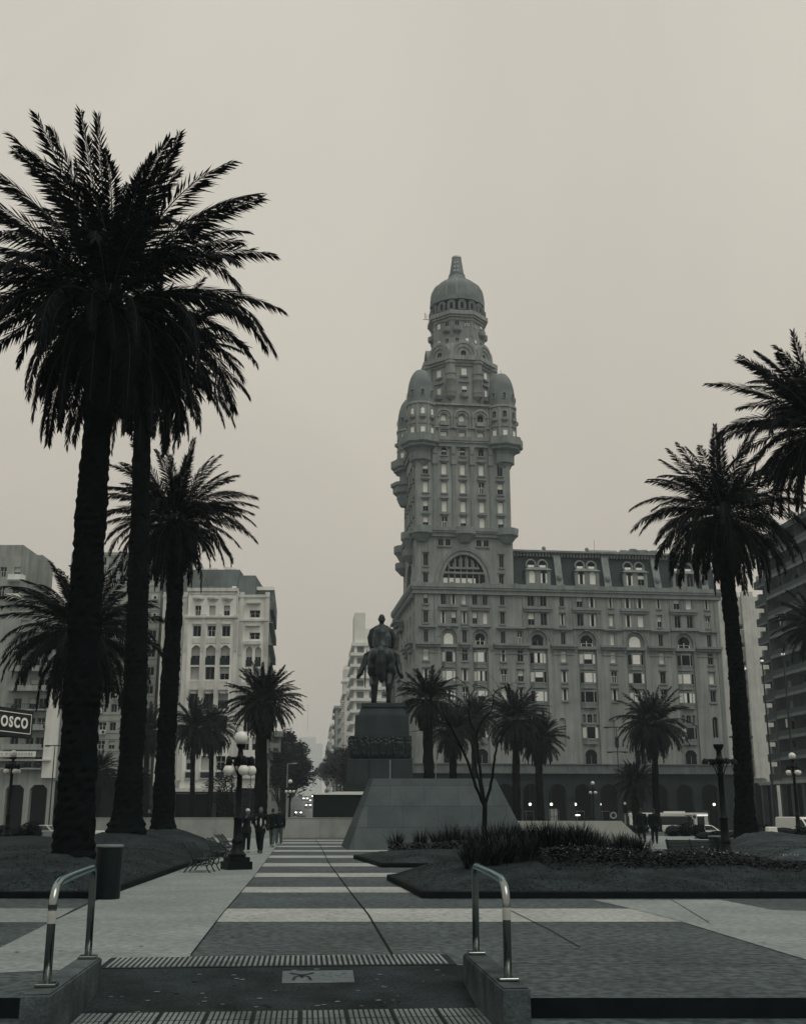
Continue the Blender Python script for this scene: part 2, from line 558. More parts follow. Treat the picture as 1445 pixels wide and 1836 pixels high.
# ------------------------------------------------------------------ the avenue beyond the plaza
av = MB()
prev = None
for (y, z) in ((118, -1.58), (190, LOW+0.02), (260, 0.6), (360, 5.4), (520, 8.5), (800, 10.5), (1900, 11)):
    cx = -11.5 - (y - 190) * math.tan(AX)
    a, b = (cx - 9, y, z), (cx + 9, y, z)
    if prev: av.quad(prev[0], prev[1], b, a)
    prev = (a, b)
struct(av.build('avenue_road', mat('avenue_asphalt', 0.10, rough=0.45, n=0.25, scale=0.2, spec=0.5)))
def avz(y):
    pts = ((118, -1.58), (190, LOW+0.02), (260, 0.6), (360, 5.4), (520, 8.5), (800, 10.5), (1900, 11))
    for (a, za), (b, zb) in zip(pts, pts[1:]):
        if y <= b: return za + (zb-za)*(y-a)/(b-a)
    return 11
def avx(y): return -11.5 - (y - 190) * math.tan(AX)
sheet('street_sidewalk', [[(-60, 145, LOW+0.12), (-19, 145, LOW+0.12), (-19, 160, LOW+0.12), (-60, 160, LOW+0.12)],
                          [(1, 180, LOW+0.12), (62, 182, LOW+0.12), (62, 200, LOW+0.12), (1, 192, LOW+0.12)]], M_walk)

# ------------------------------------------------------------------ the tall palace with its tower
M_pal = mat('palace_render_grey', 0.30, rough=0.9, n=0.18, scale=0.22, streak=0.32, bump=0.25, bscale=6)
M_pald = mat('palace_moulding', 0.25, rough=0.9, n=0.16, scale=0.6, streak=0.2, bump=0.2, bscale=8)
M_mans = mat('mansard_slate', 0.026, rough=0.7, n=0.25, scale=0.8)
M_dome = mat('dome_tiles_grey', 0.19, rough=0.85, n=0.25, scale=0.5, bump=0.25, bscale=5)
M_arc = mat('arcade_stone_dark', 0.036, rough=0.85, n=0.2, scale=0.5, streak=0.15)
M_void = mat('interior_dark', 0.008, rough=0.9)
PA = R(7.0)
PO = Vector((2.1, 190.0, 0))
pal = thing('palace', 'huge grey ornate palace block with a tall domed tower rising behind the horse statue', 'palace', PO, PA)
pu = Vector((math.cos(PA), math.sin(PA), 0)); pn = Vector((-math.sin(PA), math.cos(PA), 0))
def SL(px, py, d=0.0):
    r = ray(px, py); c = Vector((0, 0, CAM_H)); o = PO + pn*d
    t = (o - c).dot(pn) / r.dot(pn)
    q = c + r*t
    return ((q - o).dot(pu), q.z)
def sx(px, py=1150): return SL(px, py)[0]
def sz(py, px=830): return SL(px, py)[1]
rnd = random.Random(5)
W_T = 17.6; D_T = 18.0; W_M = 54.5; D_M = 30.0
Z_ARC = sz(1376)
Z_L1b, Z_L1t = sz(1061), sz(1047)
Z_L2b, Z_L2t = sz(961), sz(947)
Z_L3b, Z_L3t = sz(797), sz(784)
FT = Face(0, 0)                               # front wall of everything below the first ledge
LT = Face(0, D_M, -PI/2)                      # avenue wall (x runs from back to front)
# --- main block front
cols_pair = [(794.6, 813.5), (851, 869)]
bay_c = [804.4, 861.0, 964, 1051.8, 1138, 1225.9]
bay_w = [2.4, 2.4, 3.0, 3.0, 3.0, 3.0]
sing = [763.6, 832.7, 901.3, 931.3, 1008.6, 1096.4, 1182.7, 1269]
KINDS_W = ['blind', 'dark', 'shut', 'case', 'half', 'dark', 'dark', 'shut', 'dark']
holes = []; wins = []
def addw(xc, zc, w_, h_, kind=None, arch=0):
    h = (xc - w_/2, xc + w_/2, zc - h_/2, zc + h_/2, arch)
    holes.append(h); wins.append((h, kind or rnd.choice(KINDS_W)))
zr = {k: sz(k) for k in (1073, 1107, 1140, 1174, 1210, 1243)}
tops = {763.6: [0,1,2,3,4,5]}
for c in sing:
    x = sx(c, 1120)
    for k, py in enumerate((1073, 1107, 1140, 1174, 1210, 1243)):
        if c == 931.3 and k < 2: continue
        wd = 0.8 if k < 3 else 1.0
        addw(x, zr[py] - (0.2 if k == 2 else 0), wd, 2.0 if k != 2 else 2.2, None if k != 3 else rnd.choice(['blind','dark','shut']))
    if c > 905 and c != 931.3:
        addw(x, sz(1300), 1.0, 3.6, 'dark', 1) if c == 1269 else None
for c, wd in zip(bay_c, bay_w):
    x = sx(c, 1120)
    off = 0.92 if c < 900 else 1.12
    for py in (1073, 1107):
        for s in (-1, 1):
            addw(x + s*off, zr[py], 0.85 if c < 900 else 1.15, 2.15)
# recessed bow-window niches under big arches
niches = []
for c, wd in zip(bay_c, bay_w):
    x = sx(c, 1150)
    h = (x - wd/2 - 0.15, x + wd/2 + 0.15, Z_ARC + 0.1, sz(1128), 1)
    niches.append(h)
blindn = []
for c in (905, 1008.6, 1096.4, 1182.7):
    x = sx(c, 1310); blindn.append((x-.55, x+.55, sz(1338), sz(1285), 1))
mb = MB()
wall(mb, FT, 0, W_M, Z_ARC, Z_L1t, holes + niches + blindn, 0.35)
for h in blindn: mb.quad((h[0], .3, h[2]), (h[1], .3, h[2]), (h[1], .3, h[3]), (h[0], .3, h[3]))
# avenue-side wall
lh = []
for k in range(7):
    xx = 2.5 + k*4.2
    for py in (1073, 1107, 1140, 1174, 1210, 1243):
        lh.append((xx - 0.5, xx + 0.5, zr[py] - 1, zr[py] + 1))
wall(mb, LT, 0, D_M, Z_ARC, Z_L1t, lh, 0.35)
RT = Face(W_M, 0, PI/2)
rh = [(xx - 0.5, xx + 0.5, zr[py] - 1, zr[py] + 1) for xx in (3.5, 7.5, 11.5, 15.5, 19.5) for py in (1073, 1107, 1140, 1174, 1210)]
wall(mb, RT, 0, D_M, LOW, Z_L1t, rh, 0.35)
mb.quad((0,D_M,LOW),(W_M,D_M,LOW),(W_M,D_M,Z_L1t),(0,D_M,Z_L1t))
mb.quad((0,0.02,Z_L1t-.02),(W_M,0.02,Z_L1t-.02),(W_M,D_M,Z_L1t-.02),(0,D_M,Z_L1t-.02))
block = mb.build('facade', M_pal, pal)
# dark lining behind openings of niches
for h in niches:
    pass
nw = 0
for h, k in wins:
    put_window(pal, FT, h[0], h[1], h[2], h[3], k, 0.35, bool(h[4]))
lwb = MB()
for h in lh:
    a, b, c_, d_ = LT(h[0], .33, h[2]), LT(h[1], .33, h[2]), LT(h[1], .33, h[3]), LT(h[0], .33, h[3])
    lwb.quad(a, b, c_, d_)
for h in rh:
    a, b, c_, d_ = RT(h[0], .33, h[2]), RT(h[1], .33, h[2]), RT(h[1], .33, h[3]), RT(h[0], .33, h[3])
    lwb.quad(a, b, c_, d_)
struct(lwb.build('side_window_panes', GLASS, pal), 'stuff')
# niches: back wall + bow windows + spandrels
nb = MB()
def bow(wd, hh, kind, seed):
    """three-light bow window with sill and head ledges, front at -0.45"""
    r = random.Random(seed)
    m = MB()
    a = wd/2; b = a*0.55; dd = 0.5
    pts = [(-a, 0), (-b, -dd), (b, -dd), (a, 0)]
    m.prism([(x*1.06, y*1.15) for x, y in pts], -0.28, 0.0, 3)
    m.prism([(x*1.06, y*1.15) for x, y in pts], hh, hh + 0.28, 3)
    m.prism(pts, -1.0, -0.28, 3)
    for i, ((x0, y0), (x1, y1)) in enumerate(zip(pts, pts[1:])):
        m.quad((x0,y0,0),(x1,y1,0),(x1,y1,hh),(x0,y0,hh), 0)
        nn = Vector((y0-y1, x1-x0, 0)).normalized() * -0.03
        if nn.y > 0: nn = -nn
        q = (lambda t, z: (x0+(x1-x0)*t+nn.x, y0+(y1-y0)*t+nn.y, z))
        k = kind if i == 1 else r.choice(['blind', 'dark', 'blind'])
        if k == 'blind': m.quad(q(.08,.06), q(.92,.06), q(.92,hh-.06), q(.08,hh-.06), 2)
        elif k == 'half': m.quad(q(.08,hh*.45), q(.92,hh*.45), q(.92,hh-.06), q(.08,hh-.06), 2)
        elif k == 'split':
            m.quad(q(.06,.06), q(.36,.06), q(.36,hh-.06), q(.06,hh-.06), 2); m.quad(q(.66,.06), q(.94,.06), q(.94,hh-.06), q(.66,hh-.06), 2)
        m.obox(((x0+nn.x), (y0+nn.y), hh/2), (0.06,0,0), (0,0.06,0), (0,0,hh/2), 1)
        m.obox(((x1+nn.x), (y1+nn.y), hh/2), (0.06,0,0), (0,0.06,0), (0,0,hh/2), 1)
    return m.mesh('bow_window', [GLASS, FRAME, BLIND, M_pald])
seed = 0
for i, (h, wd) in enumerate(zip(niches, bay_w)):
    xc = (h[0]+h[1])/2
    nb.quad((h[0], 0.36, h[2]), (h[1], 0.36, h[2]), (h[1], 0.36, h[3]), (h[0], 0.36, h[3]), 0)
    for k, py in enumerate((1178, 1212, 1247)):
        seed += 1
        z = sz(py) - 0.85
        ob('bow_window', bow(wd*0.94, 1.75, ['blind','split','dark','half','blind'][(seed*7+i) % 5], seed), pal, (xc, 0.36, z))
    # triple small arches below and a box window, then the ground-floor arched door
    a = window_mesh(0.9, 1.5, 'dark', True)
    for s in (-1, 0, 1):
        w2 = 0.55 if s else 0.95
        ob('arched_window', window_mesh(w2, 1.5, 'dark', True), pal, (xc + s*0.95, 0.30, sz(1294)))
    nb.box(h[0]+.1, h[1]-.1, -0.12, 0.35, sz(1297), sz(1294.5), 1)
    ob('bow_window', bow(wd*0.9, 1.9, 'case', seed+50), pal, (xc, 0.34, sz(1322)))
    ob('arched_window', window_mesh(2.1, 3.0, 'dark', True), pal, (xc, 0.30, sz(1376)+0.1))
    # arched top light
    ob('arched_window', window_mesh(wd*0.72, 2.1, rnd.choice(['blind','dark','dark','case']), True), pal, (xc, 0.32, sz(1156)))
    nb.box(h[0]-.1, h[1]+.1, -0.35, 0.3, sz(1161), sz(1155.5), 1)
    # arch surround: raised ring
    r0, r1 = (h[1]-h[0])/2 + 0.02, (h[1]-h[0])/2 + 0.6
    zc = h[3] - (h[1]-h[0])/2
    for r_a, r_b, dp in ((r0, r0+.28, -.10), (r0+.33, r1, -.16)):
        pr = []
        n = 16
        for k in range(n):
            t0, t1 = PI*k/n, PI*(k+1)/n
            p = [(xc - rr*math.cos(t), zc + rr*math.sin(t)) for rr, t in ((r_a,t0),(r_b,t0),(r_b,t1),(r_a,t1))]
            nb.add([(p[0][0],dp,p[0][1]),(p[1][0],dp,p[1][1]),(p[2][0],dp,p[2][1]),(p[3][0],dp,p[3][1]),
                    (p[0][0],0.01,p[0][1]),(p[1][0],0.01,p[1][1]),(p[2][0],0.01,p[2][1]),(p[3][0],0.01,p[3][1])],
                   [(0,1,2,3),(0,3,7,4),(1,5,6,2),(0,4,5,1),(3,2,6,7)], 1)
    nb.box(xc-.35, xc+.35, -.3, 0.0, h[3]+.02, h[3]+.7, 1)
nb.build('niche', [M_pal, M_pald], pal)
# mouldings: hoods, sills, string courses, ledges
mo = MB()
for h, k in wins:
    w_ = h[1]-h[0]
    if h[4]: continue
    mo.box(h[0]-.18, h[1]+.18, -.22, -.002, h[2]-.28, h[2]-.04)
    if w_ < 1.2:
        mo.box(h[0]-.2, h[1]+.2, -.26, -.002, h[3]+.12, h[3]+.34)
        mo.box(h[0]-.14, h[1]+.14, -.12, -.002, h[3]+.34, h[3]+.5)
for i, c in enumerate(bay_c):
    x = sx(c, 1120); hw = 1.75 if c < 900 else 2.6
    mo.box(x-hw, x+hw, -.5, -.002, sz(1090), sz(1086)); mo.box(x-hw+.1, x+hw-.1, -.32, -.002, sz(1094), sz(1090)-.003)
    mo.box(x-hw, x+hw, -.45, -.002, sz(1124), sz(1120.5))
    for s in (-.28, .28):
        mo.lathe([(0.16, sz(1084)), (0.14, sz(1064))], 8, (x+s*(1 if c < 900 else 1.0), -.05, 0))
for a, b in ((742, 788), (822, 843), (884, 948), (986, 1032), (1075, 1120), (1160, 1206), (1246, 1292)):
    x0, x1 = max(sx(a, 1155), -0.0), min(sx(b, 1155), W_M)
    mo.box(x0, x1, -.75, -.003, sz(1157), sz(1153)); mo.box(x0+.15, x1-.15, -.5, -.002, sz(1161), sz(1157)-.003)
    mo.box(x0+.3, x1-.3, -.12, -.002, sz(1171.5), sz(1170))
    mo.box(x0+.6, x1-.6, -.55, -.002, sz(1126), sz(1123.3))
for c in (782, 822, 843, 880, 940, 988, 1030, 1073, 1118, 1160, 1204, 1247):
    x = sx(c, 1120)
    mo.box(x-.28, x+.28, -.14, -.002, sz(1166), Z_L1b-.05)
for x in (0.3, W_M-.5):
    mo.box(x-.3, x+.4, -.1, -.002, Z_ARC, Z_L1b-.05)
def ledge(mb, x0, x1, y0, y1, z0, z1, o):
    h = z1-z0
    mb.box(x0-o*.55, x1+o*.55, y0-o*.55, y1+o*.5, z0-h*.35, z0+h*.18)
    mb.box(x0-o*.85, x1+o*.85, y0-o*.85, y1+o*.8, z0+h*.18+.003, z0+h*.45)
    mb.box(x0-o, x1+o, y0-o, y1+o, z0+h*.45+.003, z1)
ledge(mo, 0, W_M, 0, D_M, Z_L1b, Z_L1t, 0.8)
for k in range(38):                                    # blocks of the parapet
    x = 0.4 + k*W_M/38.5
    if k % 2 == 0: mo.box(x, x+.5, -.86, -.5, Z_L1t+.003-.7, Z_L1t+.16)
for k in range(26):                                    # row of brackets under the ledge on the avenue side
    y = .6 + k*1.12
    mo.box(-.75, -.02, y, y+.35, Z_L1b-1.1, Z_L1b-.4)
# projecting corner balconies, avenue side
for (y0, y1, z0, z1, o) in ((16, 22, sz(1100), sz(1086), 1.9), (24, 29.5, sz(1120), sz(1100), 1.9), (10, 14, sz(1160), sz(1150), 1.0), (3, 8, sz(1160), sz(1150), 1.0),
                            (20, 27, sz(1190), sz(1180), 1.0), (8, 18, sz(1225), sz(1216), 1.0), (8, 24, sz(1262), sz(1254), 1.0)):
    mo.box(-o, -.003, y0, y1, z0+.9, z1); mo.box(-o*.75, -.004, y0+.4, y1-.4, z0+.3, z0+.895); mo.box(-o*.45, -.005, y0+.8, y1-.8, z0-.5, z0+.295)
mo.build('moulding', M_pald, pal)
# --- mansard roof of the long wing
Z_R = sz(993, 1050) ; Z_RT = sz(985, 1000)
rf = MB()
x0, x1 = W_T+.05, W_M
rf.quad((x0, .4, Z_L1t), (x1, .4, Z_L1t), (x1, 2.2, Z_R), (x0, 2.2, Z_R))
rf.quad((x1, .4, Z_L1t), (x1, D_M-.4, Z_L1t), (x1-1.8, D_M-2.2, Z_R), (x1-1.8, 2.2, Z_R))
rf.quad((x0, D_M-.4, Z_L1t), (x1, D_M-.4, Z_L1t), (x1-1.8, D_M-2.2, Z_R), (x0, D_M-2.2, Z_R))
rf.quad((x0, 2.2, Z_R+.02), (x1-1.8, 2.2, Z_R+.02), (x1-1.8, D_M-2.2, Z_R+.02), (x0, D_M-2.2, Z_R+.02))
roof = rf.build('mansard_roof', M_mans, pal)
rm = MB()
rm.box(x0, x1-1.2, 1.3, D_M-2, Z_R+.3, Z_RT)
rm.box(x0, x1-1.0, 1.05, D_M-2.1, Z_RT-.28, Z_RT+.05)
for k in range(62):
    xx = x0+.3+k*.57
    if xx < x1-1.8: rm.box(xx, xx+.3, 1.55, 2.2, Z_R-.35, Z_R+.3)
for c in (1002.7, 1089, 1178, 1262):
    x = sx(c, 1025)
    rm.obox((x, 1.05, (Z_L1t+Z_R)/2), (.62, 0, 0), (0, .35, .0), (0, .88, (Z_R-Z_L1t)/2))
    rm.ball((x, .15, Z_L1t+1.6), .5, 10, 7, 0, (1, .8, 1.3))
rm.build('roof_cornice', M_pald, roof)
for i, c in enumerate((964, 1051.8, 1138, 1225.9)):
    x = sx(c+1, 1035)
    d = MB()
    zb, zt = Z_L1t, sz(1024, 1050)
    D0 = Face(x-2.2, .15)
    wall(d, D0, 0, 4.4, zb, zt, [(.55, 1.75, zb+.5, zb+2.9, 1), (2.65, 3.85, zb+.5, zb+2.9, 1)], .25)
    d.box(x-2.2, x-2.19, .16, 2.0, zb, zt); d.box(x+2.19, x+2.2, .16, 2.0, zb, zt)
    d.prism([(x-2.5, -.15), (x+2.5, -.15), (x+2.5, 1.8), (x-2.5, 1.8)], zt, zt+.5, 0, [(x-1.6, .1), (x+1.6, .1), (x+1.6, 1.8), (x-1.6, 1.8)])
    dm = d.build('dormer', M_pald, roof)
    for xx in (x-1.05, x+1.05):
        ob('dormer_window', window_mesh(1.2, 2.4, rnd.choice(['blind','shut','dark','half']), True), dm, (xx, .39, zb+.5))
        o2 = MB()
        zc = sz(1013, 1050)
        rr = .85
        o2.tube([(xx+rr*math.cos(2*PI*k/16), 1.0+.12*math.sin(2*PI*k/16), zc+rr*1.1*math.sin(2*PI*k/16)) for k in range(17)], .16, 6)
        o2.add([(xx+rr*.8*math.cos(2*PI*k/12), 1.0, zc+rr*.9*math.sin(2*PI*k/12)) for k in range(12)], [tuple(range(12))], 1)
        o2.add([(xx+rr*.7*math.cos(PI+PI*k/8), .95, zc-.05+rr*.75*math.sin(PI+PI*k/8)) for k in range(9)], [tuple(range(9))], 2)
        o2.tube([(xx, 1.0, zc), (xx, 1.9, zc)], [rr, rr*.9], 12, 0, False)
        o2.build('oval_window', [M_pald, GLASS, BLIND], roof)
ph = MB()
xa, xb = sx(1068, 985), sx(1118, 985)
ph.box(xa, xb, 4, 10, Z_RT-.1, sz(977.5, 1090))
for k in range(5): ph.box(xa+1+k*.9, xa+1.05+k*.9, 3.96, 4.0, Z_RT+.2, sz(979, 1090))
ph.build('roof_plant_room', mat('plant_room_panel', 0.42, rough=.6, n=.1), roof)
dm = MB()
for c in (1128, 1145, 1152, 1165, 1172, 1182):
    x = sx(c, 985); s = .9+rnd.random()*.4
    dm.prism([(x-s, 3), (x+s, 3), (x+s, 4.2), (x-s, 4.2)], Z_RT, Z_RT+.7+rnd.random()*.9, 0, [(x-s*.5, 3), (x+s*.5, 3), (x+s*.5, 4.2), (x-s*.5, 4.2)])
for c in (1060, 982):
    x = sx(c, 985)
    dm.tube([(x, 3, Z_RT-.2), (x, 3, Z_RT+.6)], .05, 6); dm.ball((x, 2.9, Z_RT+.8), .38, 8, 6, 0, (1, .5, 1))
dm.tube([(sx(1083, 985), 6, Z_RT+1), (sx(1083, 985), 6, Z_RT+3.5)], .04, 5)
dm.build('roof_clutter', M_pald, roof)

# --- arcade at street level
Z_A0 = LOW
ar = MB()
AF = Face(0, -1.6)
ach = []
sp = 4.4
first = sx(949, 1430)
k = -9
for k in range(-4, 9):
    c = first + (k)*sp*1.0
    if 1.6 < c < W_M-1.6: ach.append((c-1.5, c+1.5, Z_A0, sz(1405), 1))
wall(ar, AF, -1.6, W_M+.2, Z_A0, Z_ARC-1.0, ach, 1.0)
AFL = Face(-1.6, D_M, -PI/2)
achl = [(3+k*4.6-1.5, 3+k*4.6+1.5, Z_A0, sz(1405), 1) for k in range(6)]
wall(ar, AFL, 0, D_M+1.6, Z_A0, Z_ARC-1.0, achl, 1.0)
AFR = Face(W_M+.2, -1.6, PI/2)
wall(ar, AFR, 0, D_M, Z_A0, Z_ARC-1.0, [(4-1.5, 4+1.5, Z_A0, sz(1405), 1)], 1.0)
for h in ach:
    for x in (h[0]-.7, h[1]+.7):
        ar.box(x-.78, x+.78, -1.72, -1.55, sz(1432.5), sz(1430))
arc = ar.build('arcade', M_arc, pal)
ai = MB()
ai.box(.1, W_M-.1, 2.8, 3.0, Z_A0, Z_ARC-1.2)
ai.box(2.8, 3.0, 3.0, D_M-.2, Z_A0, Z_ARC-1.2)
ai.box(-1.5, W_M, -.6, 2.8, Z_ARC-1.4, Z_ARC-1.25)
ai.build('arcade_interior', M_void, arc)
at = MB()
at.box(-2.0, W_M+.5, -2.3, -.003, Z_ARC-1.0, Z_ARC-.75); at.box(-1.75, W_M+.3, -1.95, -.004, Z_ARC-.747, Z_ARC+.45)
at.box(-1.95, W_M+.45, -2.15, -.005, Z_ARC+.453, Z_ARC+.62)
at.box(-2.0, -.003, -.003, D_M, Z_ARC-1.0, Z_ARC+.6)
k = 0
for h in ach:
    at.box(h[0]-.95, h[0]-.45, -2.05, -1.955, Z_ARC-.74, Z_ARC+.45)
at.build('arcade_parapet', mat('parapet_stone', 0.17, rough=.9, n=.2, scale=.6, streak=.25), arc)
shop = MB()
for i, h in enumerate(ach):
    shop.quad((h[0]+.2, 2.78, Z_A0), (h[1]-.2, 2.78, Z_A0), (h[1]-.2, 2.78, Z_A0+3.2), (h[0]+.2, 2.78, Z_A0+3.2), 0)
    for t in (0, .5, 1): shop.box(h[0]+.2+t*2.55, h[0]+.26+t*2.55, 2.70, 2.775, Z_A0, Z_A0+3.2, 1)
    shop.box(h[0]+.2, h[1]-.2, 2.70, 2.772, Z_A0+3.2, Z_A0+3.3, 1)
shop.build('shop_front', [GLASS, FRAME], arc)
LAMPG = glow('arcade_lamp_glow', (1.0, 0.96, 0.86), 3.0)
for c in (949, 987, 1030, 1074, 1178, 1448-170):
    l = MB()
    x = sx(c, 1442); z = sz(1442)
    l.ball((0, 0, 0), .22, 10, 7, 0); l.tube([(0, 0, .25), (0, 0, Z_ARC-1.4-z)], .03, 5, 1)
    l.build('hanging_lamp', [LAMPG, DFRAME], arc, loc=(x, -.4, z))
lit = MB()                                              # lit shop signs and a bright gridded shop window
lit.box(sx(1025, 1455), sx(1034, 1455), 2.55, 2.65, sz(1457), sz(1453.5))
lit.box(sx(1038, 1462), sx(1047, 1462), 2.5, 2.6, sz(1463), sz(1460.5))
lit.box(sx(964, 1354), sx(980, 1354), .0, .05, sz(1356), sz(1352.8))
lit.build('lit_sign', glow('shop_sign_glow', (1, .97, .88), 2.0), arc)
gw = MB()
xa, xb, za, zb = sx(964, 1460), sx(996, 1460), LOW+.1, sz(1450)
gw.quad((xa, -1.2, za), (xb, -1.2, za), (xb, -1.2, zb), (xa, -1.2, zb), 0)
for k in range(6): 
    x = xa + (xb-xa)*k/5
    gw.box(x-.04, x+.04, -1.28, -1.21, za, zb, 1)
for k in range(4):
    z = za + (zb-za)*k/3
    gw.box(xa, xb, -1.27, -1.212, z-.03, z+.03, 1)
gw.build('glazed_kiosk_screen', [mat('frosted_glass', .35, rough=.3), DFRAME], arc)

# --- tower: storey with the great arch
tw = MB()
zc0 = Z_L1t; ctr = W_T/2
acx, rO, rI = sx(832, 1020), 54*.0965, 39*.0965
T0 = Face(0.15, 0.15)
hh = [(acx-.15-rI, acx-.15+rI, zc0, sz(994.6), rI)]
small = []
for c in (763.4, 899):
    small.append((sx(c,1004)-.15-.42, sx(c,1004)-.15+.42, sz(1015), sz(993)))
    small.append((sx(c,1035)-.15-.42, sx(c,1035)-.15+.42, sz(1046), sz(1028)))
for c in (790.7, 803.5, 858.8, 872):
    small.append((sx(c,973)-.15-.45, sx(c,973)-.15+.45, sz(978.5), sz(967)))
WT2 = W_T-.3
wall(tw, T0, 0, WT2, zc0, Z_L2t, hh + small, .4)
T0L = Face(.15, D_T-.15, -PI/2)
wall(tw, T0L, 0, D_T-.3, zc0, Z_L2t, [(4.9, 12.5, zc0, sz(994.6), 3.8)] + [(xx-.42, xx+.42, sz(1015), sz(993)) for xx in (2, 15.4)], .4)
T0R = Face(W_T-.15, .15, PI/2)
wall(tw, T0R, 0, D_T-.3, zc0, Z_L2t, [(xx-.45, xx+.45, sz(1012), sz(993)) for xx in (3, 8, 13)], .4)
tw.quad((.15, D_T-.15, zc0), (W_T-.15, D_T-.15, zc0), (W_T-.15, D_T-.15, Z_L2t), (.15, D_T-.15, Z_L2t))
# shaft
sh_cols = [763.4, 797, 830.5, 863.9, 897.2]
sh_rows = [841, 873.7, 907.5, 936.5]
S0 = Face(.3, .3); WS = W_T-.6
shh = []; shw = []
for i, c in enumerate(sh_cols):
    x = sx(c, 870) - .3
    for j, py in enumerate(sh_rows):
        h = (x-.5, x+.5, sz(py)-1.05, sz(py)+1.05, 0); shh.append(h); shw.append(h)
    if 0 < i < 4:
        h = (x-.5, x+.5, sz(816), sz(802), 1); shh.append(h); shw.append(h)
wall(tw, S0, 0, WS, Z_L2t, Z_L3t, shh, .35)
S0L = Face(.3, D_T-.3, -PI/2)
slh = [(x-.5, x+.5, sz(py)-1.05, sz(py)+1.05, 0) for x in (3, 6, 8.7, 11.4, 14.4) for py in sh_rows]
wall(tw, S0L, 0, D_T-.6, Z_L2t, Z_L3t, slh, .35)
S0R = Face(W_T-.3, .3, PI/2)
wall(tw, S0R, 0, D_T-.6, Z_L2t, Z_L3t, slh, .35)
tw.quad((.3, D_T-.3, Z_L2t), (W_T-.3, D_T-.3, Z_L2t), (W_T-.3, D_T-.3, Z_L3t), (.3, D_T-.3, Z_L3t))
tower = tw.build('tower_wall', M_pal, pal)
for h in small:
    put_window(tower, T0, h[0], h[1], h[2], h[3], 'dark', .4, name='tower_window')
kinds = ['blind','blind','blind','half','half','blind','blind','half','case','dark','blind','blind','case','blind','half','blind','dark','half','blind','half']
for i, h in enumerate(shw):
    put_window(tower, S0, h[0], h[1], h[2], h[3], kinds[(i*7+3) % len(kinds)], .35, bool(h[4]), name='tower_window')
sd = MB()
for TT, hs in ((S0L, slh), (S0R, slh)):
    for h in hs: sd.quad(TT(h[0], .3, h[2]), TT(h[1], .3, h[2]), TT(h[1], .3, h[3]), TT(h[0], .3, h[3]))
for xx in (3, 8, 13): sd.quad(T0R(xx-.45, .3, sz(1012)), T0R(xx+.45, .3, sz(1012)), T0R(xx+.45, .3, sz(993)), T0R(xx-.45, .3, sz(993)))
for xx in (2, 15.4): sd.quad(T0L(xx-.42, .3, sz(1015)), T0L(xx+.42, .3, sz(1015)), T0L(xx+.42, .3, sz(993)), T0L(xx-.42, .3, sz(993)))
sd.quad(T0L(4.9, .38, zc0), T0L(12.5, .38, zc0), T0L(12.5, .38, sz(994)), T0L(4.9, .38, sz(994)))
struct(sd.build('side_window_panes', GLASS, tower), 'stuff')
# great arch infill: two tiers of arched lights
ga = MB()
ga.quad((acx-rI, .52, zc0), (acx+rI, .52, zc0), (acx+rI, .52, sz(994.6)), (acx-rI, .52, sz(994.6)), 0)
zt0, zt1 = sz(1028.5), sz(1025)
ga.box(acx-rI, acx+rI, .1, .5, zt0, zt1, 1)
for k in range(7):
    x = acx + (k-3)*1.08
    ga.box(x-.62, x-.44, .3, .5, zc0, zt0, 1)
    if k in (0, 1, 2, 3, 4): ga.quad((x-.4, .49, zc0+.2), (x+.4, .49, zc0+.2), (x+.4, .49, zt0-.7), (x-.4, .49, zt0-.7), 2)
    elif k == 5: ga.quad((x-.4, .49, zc0+.2), (x-.1, .49, zc0+.2), (x-.1, .49, zt0-.7), (x-.4, .49, zt0-.7), 2)
    hgt = math.sqrt(max(0, rI*rI - (x-acx)**2))/rI*(sz(994.6)-zc0) + zc0
    if hgt > zt1 + .8:
        ga.box(x-.62, x-.44, .3, .5, zt1, min(hgt, hgt), 1); ga.box(x-.5, x+.5, .05, .5, zt1+.5, zt1+.85, 1)
        ga.box(x-.4, x-.3, .35, .48, zt1+.85, hgt-.5, 3); ga.box(x+.25, x+.35, .35, .48, zt1+.85, hgt-.5, 3)
ga.box(acx+3.5*1.08-.1, acx+3.5*1.08+.08, .3, .5, zc0, zt0, 1)
ga.build('great_arch_window', [GLASS, M_pald, BLIND, FRAME], tower)
tm = MB()
def ring_arch(mb, cx, y, z0, ra, rb, za, zb, dp, n=24):
    for k in range(n):
        t0, t1 = PI*k/n, PI*(k+1)/n
        p = [(cx - r*math.cos(t), z0 + z*math.sin(t)) for r, z, t in ((ra,za,t0),(rb,zb,t0),(rb,zb,t1),(ra,za,t1))]
        mb.add([(q[0], y-dp, q[1]) for q in p] + [(q[0], y+.02, q[1]) for q in p], [(0,1,2,3),(0,3,7,4),(1,5,6,2)])
zh = sz(994.6)-zc0
ring_arch(tm, acx, .15, zc0, rI+.05, rI+.55, zh+.05, zh+.45, .16)
ring_arch(tm, acx, .15, zc0, rI+.8, rO, zh+.75, zh+1.25, .24)
for h in small:
    tm.box(h[0], h[1]+.3, -.12, .14, h[2]-.3, h[2]-.05)
    if h[3]-h[2] > 1.3: tm.box(h[0]-.05, h[1]+.35, -.15, .14, h[3]+.1, h[3]+.4)
for h in shw:
    if h[4]: 
        tm.box(h[0]+.1, h[1]+.5, 0.05, .29, h[2]-.3, h[2]-.05)
        ring_arch(tm, (h[0]+h[1])/2+.3, .3, h[3]-.5, .55, .75, .55, .75, .12, 10); continue
    tm.box(h[0]+.1, h[1]+.5, .05, .29, h[2]-.25, h[2]-.02); tm.box(h[0]+.0, h[1]+.6, -.05, .29, h[3]+.35, h[3]+.6); tm.box(h[0]+.15, h[1]+.45, .1, .29, h[3]+.15, h[3]+.35)
